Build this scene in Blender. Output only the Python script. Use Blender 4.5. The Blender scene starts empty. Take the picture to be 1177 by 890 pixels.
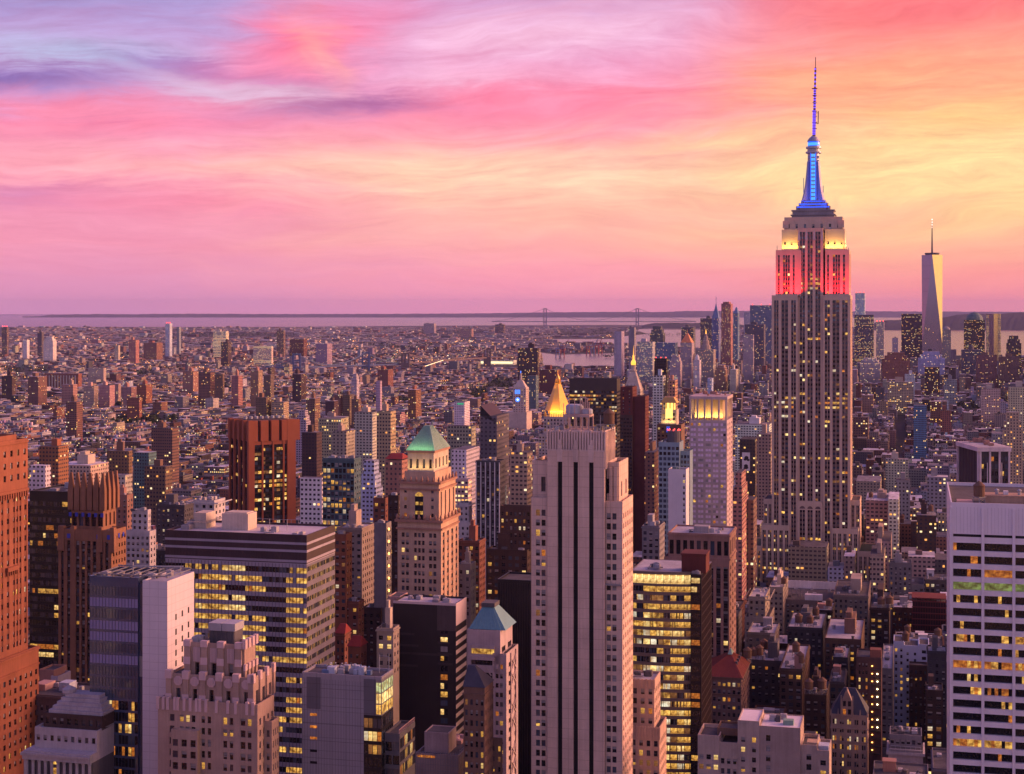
import bpy, math, random
import numpy as np
R = random.Random(7)
rad = math.radians
scene = bpy.context.scene
COL = scene.collection

# ------------------------------------------------------------------ camera
FPX, CX, Y0, EYE = 1820.0, 588.5, 355.0, 240.0      # focal length and horizon in photo pixels, eye height in metres
A = rad(14.2)                                        # street grid against the view direction
cam_d = bpy.data.cameras.new('camera'); cam = bpy.data.objects.new('camera', cam_d); COL.objects.link(cam)
cam.location = (0, 0, EYE); cam.rotation_euler = (rad(90), 0, 0)
cam_d.sensor_width = 36.0; cam_d.lens = 36.0*FPX/1177.0
cam_d.shift_y = -(445.0-Y0)/1177.0
cam_d.clip_start = 1.0; cam_d.clip_end = 200000.0
scene.camera = cam
scene.view_settings.view_transform = 'Standard'; scene.view_settings.look = 'None'
scene.view_settings.gamma = 1.0; scene.view_settings.exposure = 0.12
scene.render.engine = 'CYCLES'
scene.cycles.use_denoising = True
try: scene.cycles.denoising_prefilter = 'ACCURATE'
except Exception: pass
scene.cycles.max_bounces = 5; scene.cycles.diffuse_bounces = 2; scene.cycles.glossy_bounces = 2
scene.cycles.transmission_bounces = 2; scene.cycles.volume_bounces = 0
scene.cycles.sample_clamp_indirect = 4.0

def lin(c):
    return tuple(((v/255.0)/12.92 if v/255.0 <= 0.04045 else ((v/255.0+0.055)/1.055)**2.4) for v in c)

HAZE = 1.2e-5
# node expression helper
class NB:
    def __init__(s, tree): s.t = tree
    def n(s, typ, **kw):
        nd = s.t.nodes.new(typ)
        for k, v in kw.items(): setattr(nd, k, v)
        return nd
    def put(s, sock, v):
        if isinstance(v, bpy.types.NodeSocket): s.t.links.new(v, sock)
        elif v is not None:
            if hasattr(sock.default_value, '__len__') and isinstance(v, (int, float)): v = (v,)*len(sock.default_value)
            if hasattr(sock.default_value, '__len__') and len(sock.default_value) == 4 and len(v) == 3: v = tuple(v)+(1,)
            sock.default_value = v
    def m(s, op, a, b=None, c=None, clamp=False):
        nd = s.n('ShaderNodeMath', operation=op, use_clamp=clamp)
        for i, v in enumerate((a, b, c)):
            if v is not None: s.put(nd.inputs[i], v)
        return nd.outputs[0]
    def mr(s, v, a, b, c=0.0, d=1.0, smooth=False):
        nd = s.n('ShaderNodeMapRange'); nd.clamp = True
        if smooth: nd.interpolation_type = 'SMOOTHSTEP'
        for i, x in enumerate((v, a, b, c, d)): s.put(nd.inputs[i], x)
        return nd.outputs[0]
    def mix(s, f, a, b, blend='MIX'):
        nd = s.n('ShaderNodeMix', data_type='RGBA', blend_type=blend)
        s.put(nd.inputs[0], f); s.put(nd.inputs[6], a); s.put(nd.inputs[7], b)
        return nd.outputs[2]
    def mixf(s, f, a, b):
        nd = s.n('ShaderNodeMix', data_type='FLOAT')
        s.put(nd.inputs[0], f); s.put(nd.inputs[2], a); s.put(nd.inputs[3], b)
        return nd.outputs[0]
    def xyz(s, x, y, z):
        nd = s.n('ShaderNodeCombineXYZ')
        for i, v in enumerate((x, y, z)): s.put(nd.inputs[i], v)
        return nd.outputs[0]
    def sep(s, v):
        nd = s.n('ShaderNodeSeparateXYZ'); s.put(nd.inputs[0], v); return nd.outputs
    def noise(s, vec, scale, detail=3.0, rough=0.55, dist=0.0):
        nd = s.n('ShaderNodeTexNoise'); s.put(nd.inputs['Vector'], vec); nd.inputs['Scale'].default_value = scale
        nd.inputs['Detail'].default_value = detail; nd.inputs['Roughness'].default_value = rough; nd.inputs['Distortion'].default_value = dist
        return nd.outputs[0]
    def white(s, vec):
        nd = s.n('ShaderNodeTexWhiteNoise', noise_dimensions='3D'); s.put(nd.inputs['Vector'], vec); return nd.outputs[0]
    def ramp(s, f, stops):
        nd = s.n('ShaderNodeValToRGB'); s.put(nd.inputs[0], f); e = nd.color_ramp.elements
        while len(e) > 1: e.remove(e[0])
        for i, (p, c) in enumerate(stops):
            q = e[0] if i == 0 else e.new(p)
            q.position = p; q.color = tuple(c)+(1,)
        return nd.outputs[0]

# ------------------------------------------------------------------ world: afterglow sky over a Nishita base
SUN_AZ, SUN_EL = rad(84), rad(15)          # azimuth measured from the view direction towards the right
world = bpy.data.worlds.new('World'); scene.world = world; world.use_nodes = True
wt = world.node_tree; wt.nodes.clear(); nb = NB(wt)
d3 = nb.sep(nb.n('ShaderNodeTexCoord').outputs['Generated'])
DEG = 57.29578
hyp = nb.m('SQRT', nb.m('ADD', nb.m('MULTIPLY', d3[0], d3[0]), nb.m('MULTIPLY', d3[1], d3[1])))
az = nb.m('MULTIPLY', nb.m('ARCSINE', nb.m('DIVIDE', d3[0], nb.m('ADD', hyp, 1e-6))), DEG)
el = nb.m('MULTIPLY', nb.m('ARCSINE', d3[2]), DEG)
# cloud streaks: long, tilted up to the right, warped
warp = nb.noise(nb.xyz(nb.m('MULTIPLY', az, 0.09), nb.m('MULTIPLY', el, 0.26), 3.0), 1.0, 3, 0.5)
tl = nb.m('MULTIPLY', nb.m('MULTIPLY', nb.m('ADD', az, 4.0), 0.085), nb.mr(el, 3.0, 11.0))
e2 = nb.m('ADD', nb.m('SUBTRACT', el, tl), nb.m('MULTIPLY', nb.m('SUBTRACT', warp, 0.5), 3.2))
st1 = nb.noise(nb.xyz(nb.m('MULTIPLY', az, 0.055), nb.m('MULTIPLY', e2, 0.50), 1.7), 1.0, 5, 0.55, 0.35)
st2 = nb.noise(nb.xyz(nb.m('MULTIPLY', az, 0.10), nb.m('MULTIPLY', e2, 1.15), 7.3), 1.0, 6, 0.6, 0.5)
st3 = nb.noise(nb.xyz(nb.m('MULTIPLY', az, 0.13), nb.m('MULTIPLY', e2, 0.42), 12.1), 1.0, 5, 0.55, 0.6)
elw = nb.m('ADD', el, nb.m('MULTIPLY', nb.m('SUBTRACT', st1, 0.5), 3.2))
er = nb.mr(elw, -0.5, 13.5)
def P(e): return (e+0.5)/14.0
left = nb.ramp(er, [(P(0), lin((224,148,186))), (P(1.2), lin((230,148,182))), (P(2.3), lin((242,150,176))), (P(3.4), lin((240,150,178))), (P(4.6), lin((252,158,180))), (P(5.6), lin((250,160,182))), (P(6.6), lin((238,136,178))), (P(7.6), lin((200,156,208))), (P(9.5), lin((186,164,216))), (P(12.5), lin((170,146,206)))])
mid = nb.ramp(er, [(P(0), lin((254,154,176))), (P(1.2), lin((255,162,172))), (P(2.6), lin((255,178,166))), (P(4.0), lin((255,192,168))), (P(5.2), lin((255,202,172))), (P(6.4), lin((255,168,176))), (P(7.6), lin((252,148,180))), (P(9.0), lin((240,160,200))), (P(11), lin((214,160,206))), (P(12.5), lin((186,160,210)))])
right = nb.ramp(er, [(P(0), lin((255,148,152))), (P(1.2), lin((255,156,148))), (P(2.6), lin((255,184,148))), (P(3.9), lin((255,212,150))), (P(5.2), lin((255,218,158))), (P(6.4), lin((255,198,134))), (P(7.6), lin((255,178,134))), (P(9.2), lin((255,158,138))), (P(11), lin((252,134,132))), (P(12.5), lin((248,124,132)))])
azw = nb.m('ADD', az, nb.m('MULTIPLY', nb.m('SUBTRACT', st3, 0.5), 14.0))
base = nb.mix(nb.mr(azw, 1.0, 16.0, smooth=True), nb.mix(nb.mr(azw, -15.0, 1.0, smooth=True), left, mid), right)
wz = nb.noise(nb.xyz(nb.m('MULTIPLY', az, 0.16), nb.m('MULTIPLY', e2, 0.55), 21.0), 1.0, 7, 0.62, 0.25)
wf = nb.noise(nb.xyz(nb.m('MULTIPLY', az, 0.22), nb.m('MULTIPLY', e2, 2.1), 31.0), 1.0, 9, 0.74, 0.08)
azs = nb.m('ADD', az, nb.m('MULTIPLY', nb.m('SUBTRACT', st3, 0.5), 8.0))
els = nb.m('ADD', el, nb.m('ADD', nb.m('MULTIPLY', nb.m('SUBTRACT', wz, 0.5), 1.9), nb.m('MULTIPLY', nb.m('SUBTRACT', wf, 0.5), 1.1)))
c3 = base
for a0, e0, sx, sy, tilt, colr, amt in (
    (-16.5, 11.0, 6.0, 0.9, 0.00, (146,132,190), .85), (-13, 9.6, 7.0, 1.0, 0.02, (196,160,212), .7), (-15.2, 8.9, 3.4, .50, -.05, (186,188,224), .95), (-9.8, 7.7, 2.6, .50, -.10, (208,204,232), .95),
    (-16.8, 8.0, 3.2, .50, -.03, (138,108,176), .95), (-11.2, 8.5, 3.0, .30, -.12, (146,114,182), .8), (-14.5, 6.7, 5.0, .55, .10, (252,138,166), .8), (-6.0, 7.3, 3.4, .45, .06, (160,106,166), .95),
    (-7.4, 9.5, 3.1, 1.35, .22, (255,122,156), 1.0), (-7.2, 9.2, .7, 1.1, .30, (255,176,164), .6), (1.0, 9.9, 5.0, .85, .10, (246,192,220), .8), (-1.5, 8.4, 4.0, .45, .03, (240,186,216), .6), (1.5, 7.4, 6.0, .8, .05, (255,132,164), .85),
    (-8.0, 5.1, 8.0, .45, .02, (255,190,176), .7), (-1.0, 4.8, 5.0, .7, .0, (255,210,178), .75), (-17, 3.9, 3.6, .45, -.03, (200,126,178), .7), (-12, 3.7, 6.0, .5, .0, (255,140,166), .5),
    (16.5, 11.0, 7.0, 1.4, .10, (252,122,130), .85), (5.0, 11.3, 4.5, .35, .05, (190,124,168), .65), (12.0, 8.0, 6.0, .9, .12, (255,172,132), .7), (15.0, 5.0, 7.5, 1.0, .05, (255,219,156), .8), (8.0, 6.1, 4.0, .35, .06, (255,196,150), .6), (6.0, 3.5, 7.0, .5, 0.0, (255,188,160), .5)):
    da = nb.m('DIVIDE', nb.m('SUBTRACT', azs, a0), sx)
    de = nb.m('DIVIDE', nb.m('SUBTRACT', nb.m('SUBTRACT', els, e0), nb.m('MULTIPLY', nb.m('SUBTRACT', azs, a0), tilt)), sy)
    g = nb.m('EXPONENT', nb.m('MULTIPLY', nb.m('ADD', nb.m('MULTIPLY', da, da), nb.m('MULTIPLY', de, de)), -1.0))
    c3 = nb.mix(nb.m('MULTIPLY', g, amt), c3, lin(colr))
fine = nb.m('MULTIPLY', nb.mr(wf, 0.35, 0.68, -0.5, 0.5), nb.mr(el, 0.5, 5.0, 0.06, 0.40))
fv = nb.m('ADD', 1.0, fine)
c3 = nb.mix(1.0, c3, nb.xyz(nb.m('ADD', 1.0, nb.m('MULTIPLY', fine, .45)), fv, nb.m('ADD', 1.0, nb.m('MULTIPLY', fine, .8))), 'MULTIPLY')
# above and behind the picture: pale violet overhead, glowing orange where the sun went down
over = nb.mix(nb.mr(az, -30, 70), (0.20, 0.22, 0.85), (0.48, 0.34, 0.70))
c4 = nb.mix(nb.mr(el, 12, 26, smooth=True), c3, over)
glow = nb.m('MULTIPLY', nb.m('MULTIPLY', nb.mr(az, 24, 62, smooth=True), nb.mr(d3[1], -0.55, -0.27)), nb.mr(el, 62, 34, smooth=True))
salmon = nb.mix(nb.mr(d3[1], -0.25, 0.0), (0.9, 0.5, 0.7), (8.0, 3.2, 2.5))
c5 = nb.mix(glow, c4, nb.mix(nb.mr(el, 13, 22), (5.4, 2.9, 0.50), salmon))
sky = nb.n('ShaderNodeTexSky'); sky.sky_type = 'NISHITA'; sky.sun_disc = False
sky.sun_elevation = SUN_EL; sky.sun_rotation = SUN_AZ
bg1 = nb.n('ShaderNodeBackground'); nb.put(bg1.inputs[0], sky.outputs[0]); bg1.inputs[1].default_value = 0.05
# the eastern and northern half of the sky, behind the picture, is brightened violet-pink to fill the north faces
north = nb.mr(d3[1], 0.15, -0.35, smooth=True)
c6 = nb.mix(nb.m('MULTIPLY', nb.m('MULTIPLY', north, nb.mr(az, 70, 40)), nb.mr(el, 50, 15)), c5, nb.mix(nb.mr(az, -20, 60), (0.72, 0.56, 0.92), (0.86, 0.60, 0.80)))
bg2 = nb.n('ShaderNodeBackground'); nb.put(bg2.inputs[0], c6)
SKYB = nb.mixf(nb.m('MULTIPLY', north, nb.mr(el, 60, 20)), nb.mr(el, 12, 30, 1.03, 0.50), 0.84); nb.put(bg2.inputs[1], SKYB)
mx = nb.n('ShaderNodeMixShader'); mx.inputs[0].default_value = 0.97
wt.links.new(bg1.outputs[0], mx.inputs[1]); wt.links.new(bg2.outputs[0], mx.inputs[2])
wo = nb.n('ShaderNodeOutputWorld'); wt.links.new(mx.outputs[0], wo.inputs[0])
world.cycles.sampling_method = 'MANUAL'; world.cycles.sample_map_resolution = 1024

# ------------------------------------------------------------------ sun: the last broad glow from the west
sd = bpy.data.lights.new('sun', 'SUN'); sun = bpy.data.objects.new('sun', sd); COL.objects.link(sun)
sd.energy = 3.6; sd.angle = rad(26); sd.color = (1.0, 0.44, 0.36)
sun.rotation_euler = (rad(90)-SUN_EL, 0, math.pi-SUN_AZ)

# ------------------------------------------------------------------ materials
MATS = {}
def newmat(name):
    m = bpy.data.materials.new(name); m.use_nodes = True; m.node_tree.nodes.clear()
    return m, NB(m.node_tree)
def bsdf(nb, color, rough=0.8, spec=0.3, metal=0.0, emc=None, ems=0.0):
    p = nb.n('ShaderNodeBsdfPrincipled')
    nb.put(p.inputs['Base Color'], color); nb.put(p.inputs['Roughness'], rough)
    nb.put(p.inputs['Specular IOR Level'], spec); nb.put(p.inputs['Metallic'], metal)
    if emc is not None:
        nb.put(p.inputs['Emission Color'], emc); nb.put(p.inputs['Emission Strength'], ems)
    o = nb.n('ShaderNodeOutputMaterial'); nb.t.links.new(p.outputs[0], o.inputs[0])
    return p
def wall(name, c, rough=0.85, spec=0.2, var=0.35, joint=0.0, metal=0.0):
    """masonry or cladding: blotches, rain streaks and optional panel joints"""
    if name in MATS: return MATS[name]
    m, b = newmat(name)
    pos = b.n('ShaderNodeTexCoord').outputs['Object']
    x = b.sep(pos)
    n1 = b.noise(pos, 0.11, 4, 0.6)
    n2 = b.noise(b.xyz(b.m('MULTIPLY', x[0], 1.3), b.m('MULTIPLY', x[1], 1.3), b.m('MULTIPLY', x[2], 0.05)), 1.0, 4, 0.65)
    n3 = b.noise(pos, 2.2, 2, 0.6)
    v = b.m('ADD', b.m('ADD', b.m('MULTIPLY', n1, 0.5), b.m('MULTIPLY', n2, 0.35)), b.m('MULTIPLY', n3, 0.15))
    f = b.mr(v, 0.32, 0.68, 1.0-var, 1.0+var*0.6)
    col = b.mix(1.0, tuple(c)+(1,), b.xyz(f, f, f), 'MULTIPLY')
    if joint:
        fr = b.m('FRACT', b.m('DIVIDE', x[2], joint))
        fx = b.m('FRACT', b.m('DIVIDE', b.m('ADD', x[0], x[1]), joint*1.15))
        l = b.m('MAXIMUM', b.m('LESS_THAN', fr, 0.05), b.m('LESS_THAN', fx, 0.05))
        col = b.mix(b.m('MULTIPLY', l, 0.45), col, (c[0]*.45, c[1]*.45, c[2]*.45, 1))
    bsdf(b, col, rough, spec, metal)
    MATS[name] = m; return m
PAL = dict(
    limestone=(.50,.41,.36), tan=(.42,.31,.23), cream=(.52,.44,.36), brick=(.26,.105,.07), orange=(.32,.125,.072), brown=(.19,.115,.085),
    dkbrown=(.075,.048,.042), white=(.68,.64,.64), grey=(.30,.28,.29), dkgrey=(.11,.105,.115), black=(.018,.017,.02), teal=(.10,.17,.20),
    blue=(.13,.20,.34), pink=(.48,.31,.28), paleblue=(.46,.52,.62), stone=(.35,.28,.24), rose=(.36,.20,.16), maroon=(.12,.036,.034), lilac=(.44,.40,.46))
def W(c, **k): return wall(c+'_wall', PAL[c], **k)
def emis(name, c, s, clutter=0.0, scale=0.8):
    if name in MATS: return MATS[name]
    m, b = newmat(name)
    col = tuple(c)+(1,); st = s
    if clutter:
        pos = b.n('ShaderNodeTexCoord').outputs['Object']; x = b.sep(pos)
        n = b.noise(b.xyz(b.m('MULTIPLY', b.m('ADD', x[0], x[1]), scale), b.m('MULTIPLY', x[1], scale*.7), b.m('MULTIPLY', x[2], scale*1.2)), 1.0, 3, 0.7)
        f = b.m('MULTIPLY', b.mr(n, 0.36, 0.62, 1.0-clutter, 1.15), b.mr(b.noise(pos, .16, 2, .6), .35, .65, .45, 1.25))
        oi = b.n('ShaderNodeObjectInfo').outputs['Random']
        st = b.m('MULTIPLY', b.m('MULTIPLY', f, s), b.mr(oi, 0, 1, 0.75, 1.2))
        col = b.mix(b.mr(n, 0.35, 0.6), (c[0], c[1]*.62, c[2]*.35, 1), tuple(c)+(1,))
    bsdf(b, (.05,.04,.03), 0.3, 0.4, 0, col, st)
    m.cycles.emission_sampling = 'NONE'
    MATS[name] = m; return m
def plain(name, c, rough=0.6, spec=0.4, metal=0.0):
    return wall(name, c, rough, spec, 0.18, 0, metal)
sky_pane = plain('pink_sky_pane', (.84,.64,.82), 0.45, 0.5)  # mirrored pink sky painted into a flat pane colour
glass = plain('dark_glass', (.013,.014,.018), 0.09, 0.5)
glass_b = plain('sky_glass', (.05,.075,.11), 0.06, 0.9)
glass_c = plain('grey_glass', (.055,.055,.075), 0.15, 0.7)
blind = plain('window_blind', (.30,.28,.28), 0.7, 0.2)
lit_w = emis('lit_warm', (1.0,.58,.12), 1.15, 0.85, 0.42)
lit_o = emis('lit_amber', (1.0,.33,.04), 0.7, 0.75, 0.8)
lit_p = emis('lit_pale', (1.0,.76,.30), 1.4, 0.6, 0.3)
lit_d = emis('lit_dim', (1.0,.46,.14), .32, 0.7, 0.35)
lit_c = emis('lit_cool', (.95,.88,.66), .95, 0.5, 0.3)
lit_g = emis('lit_green', (.42,.55,.16), 0.5, 0.7, 0.5)
frame_m = plain('frame_metal', (.05,.046,.05), 0.5)
dark_m = plain('dark_recess', (.012,.012,.014), 0.6, 0.2)
roof_d = wall('roof_felt', (.10,.095,.10), 0.9, 0.1, 0.5)
roof_l = wall('roof_silver', (.42,.40,.42), 0.8, 0.2, 0.45)
unit_m = wall('unit_metal', (.36,.36,.38), 0.5, 0.4, 0.3)
steel_m = plain('steel', (.25,.25,.27), 0.4, 0.5, 0.4)
copper_m = wall('green_copper', (.20,.33,.27), 0.7, 0.3, 0.3)
gold_m = plain('gold_leaf', (.75,.42,.10), 0.38, 0.6, 0.7)
wood_m = wall('tank_wood', (.17,.105,.075), 0.9, 0.1, 0.4)
lilac_p = plain('lilac_panel', (.24,.22,.38), 0.5, 0.4)
PANE = [glass, lit_w, lit_o, lit_p, blind, glass_b, lit_g, frame_m, sky_pane, glass_c, lilac_p, lit_d, lit_c]     # window state -> material slot
WMIX = [1,1,2,3,11,11,12]

# ------------------------------------------------------------------ mesh builder
class MB:
    def __init__(s): s.v = []; s.f = []; s.m = []
    def quad(s, a, b, c, d, m=0):
        i = len(s.v); s.v += [a, b, c, d]; s.f.append((i, i+1, i+2, i+3)); s.m.append(m)
    def box(s, x0, x1, y0, y1, z0, z1, m=0, skip=''):
        if x1 <= x0 or y1 <= y0 or z1 <= z0: return
        i = len(s.v)
        s.v += [(x0,y0,z0),(x1,y0,z0),(x1,y1,z0),(x0,y1,z0),(x0,y0,z1),(x1,y0,z1),(x1,y1,z1),(x0,y1,z1)]
        for k, f in (('f',(0,1,5,4)),('r',(1,2,6,5)),('b',(2,3,7,6)),('l',(3,0,4,7)),('t',(4,5,6,7)),('d',(3,2,1,0))):
            if k not in skip: s.f.append(tuple(i+j for j in f)); s.m.append(m)
    def frus(s, a, za, c, zc, m=0, cap=True):
        """a, c: (x0,x1,y0,y1) rectangles at heights za, zc"""
        i = len(s.v)
        for (x0,x1,y0,y1), z in ((a,za),(c,zc)): s.v += [(x0,y0,z),(x1,y0,z),(x1,y1,z),(x0,y1,z)]
        fs = [(0,1,5,4),(1,2,6,5),(2,3,7,6),(3,0,4,7)] + ([(4,5,6,7)] if cap else [])
        for f in fs: s.f.append(tuple(i+j for j in f)); s.m.append(m)
    def lathe(s, cx, cy, prof, n=12, m=0, a0=0.0, a1=2*math.pi):
        i = len(s.v); full = abs(a1-a0-2*math.pi) < 1e-6; k = n if full else n+1
        for r, z in prof:
            for j in range(k):
                t = a0+(a1-a0)*j/n; s.v.append((cx+r*math.cos(t), cy+r*math.sin(t), z))
        for q in range(len(prof)-1):
            for j in range(n):
                j2 = (j+1) % k
                s.f.append((i+q*k+j, i+q*k+j2, i+(q+1)*k+j2, i+(q+1)*k+j)); s.m.append(m)
        if full and prof[-1][0] > 0.01:
            s.f.append(tuple(i+(len(prof)-1)*k+j for j in range(k))); s.m.append(m)
    def prism(s, poly, z0, z1, m=0):
        i = len(s.v); n = len(poly)
        s.v += [(x,y,z0) for x,y in poly]+[(x,y,z1) for x,y in poly]
        for j in range(n): s.f.append((i+j, i+(j+1)%n, i+n+(j+1)%n, i+n+j)); s.m.append(m)
        s.f.append(tuple(i+n+j for j in range(n))); s.m.append(m)
    def bar(s, p, q, r, m=0):
        """square bar from p to q"""
        p, q = np.array(p, float), np.array(q, float); d = q-p; L = np.linalg.norm(d)
        if L < 1e-6: return
        d /= L; u = np.cross(d, (0,0,1.0))
        if np.linalg.norm(u) < 1e-3: u = np.array((1.0,0,0))
        u /= np.linalg.norm(u); w = np.cross(d, u); i = len(s.v)
        for o in (p, q):
            for sx, sy in ((-1,-1),(1,-1),(1,1),(-1,1)): s.v.append(tuple(o+u*sx*r+w*sy*r))
        for j in range(4): s.f.append((i+j, i+(j+1)%4, i+4+(j+1)%4, i+4+j)); s.m.append(m)
        s.f.append((i+3,i+2,i+1,i)); s.f.append((i+4,i+5,i+6,i+7)); s.m += [m, m]
    def mesh(s, name, mats):
        me = bpy.data.meshes.new(name); me.from_pydata(s.v, [], s.f)
        for mt in (mats if isinstance(mats, (list, tuple)) else [mats]): me.materials.append(mt)
        if any(s.m): me.polygons.foreach_set('material_index', s.m)
        return me
    def build(s, name, mats, parent=None):
        o = bpy.data.objects.new(name, s.mesh(name, mats)); COL.objects.link(o)
        if parent: o.parent = parent
        return o
def tag(o, label, cat, group=None, kind=None):
    if label: o['label'] = label
    if cat: o['category'] = cat
    if group: o['group'] = group
    if kind: o['kind'] = kind
    return o
def empty(name, loc, rz=0.0):
    o = bpy.data.objects.new(name, None); COL.objects.link(o); o.location = loc; o.rotation_euler = (0,0,rz)
    o.empty_display_size = 5; return o

def ground_pt(px, py):
    d = EYE*FPX/(py-Y0); return ((px-CX)/FPX*d, d)
WINMESH = {}
def win_geo(mb, w, h, states, sash, ox=0, oz=0, T=None):
    """panes of one window opening, facing -y, base-centre at the origin; T maps to the place on the wall"""
    n = len(states); pw = w/n
    i0 = len(mb.v)
    for k, st in enumerate(states):
        a, b = -w/2+k*pw, -w/2+(k+1)*pw
        if st >= 20:            # blind drawn over the upper part
            zz = h*(0.35+0.12*(st-20 if st < 24 else st-24)); lo = 0 if st < 24 else 1
            mb.quad((a,0,0),(b,0,0),(b,0,h-zz),(a,0,h-zz), lo); mb.quad((a,-.02,h-zz),(b,-.02,h-zz),(b,-.02,h),(a,-.02,h), 4)
        else: mb.quad((a,0,0),(b,0,0),(b,0,h),(a,0,h), st)
        if k and n < 8: mb.box(a-.05,a+.05,-.10,-.01,0,h,7,'bdt')
    if sash: mb.box(-w/2,w/2,-.09,-.025,h*.5-.045,h*.5+.045,7,'bd')
    if T is not None:
        for i in range(i0, len(mb.v)): mb.v[i] = T(mb.v[i])

def states_for(n, lit, sashy=True):
    r = R.random(); out = []
    if n == 1:
        if r < lit: return (R.choice(WMIX) if R.random() < .75 or not sashy else 24+R.randrange(3),)
        return ((20+R.randrange(4)) if sashy and R.random() < .38 else (4 if sashy and R.random() < .05 else R.choice((0,0,0,9,5))),)
    on = r < lit; base = R.choice((1,1,3,1,2))
    for k in range(n):
        if on: out.append(base if R.random() < .86 else R.choice((0,1,3)))
        else: out.append(R.choice((0,0,9)) if R.random() > lit*.25 else R.choice((1,2)))
    return tuple(out)

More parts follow.
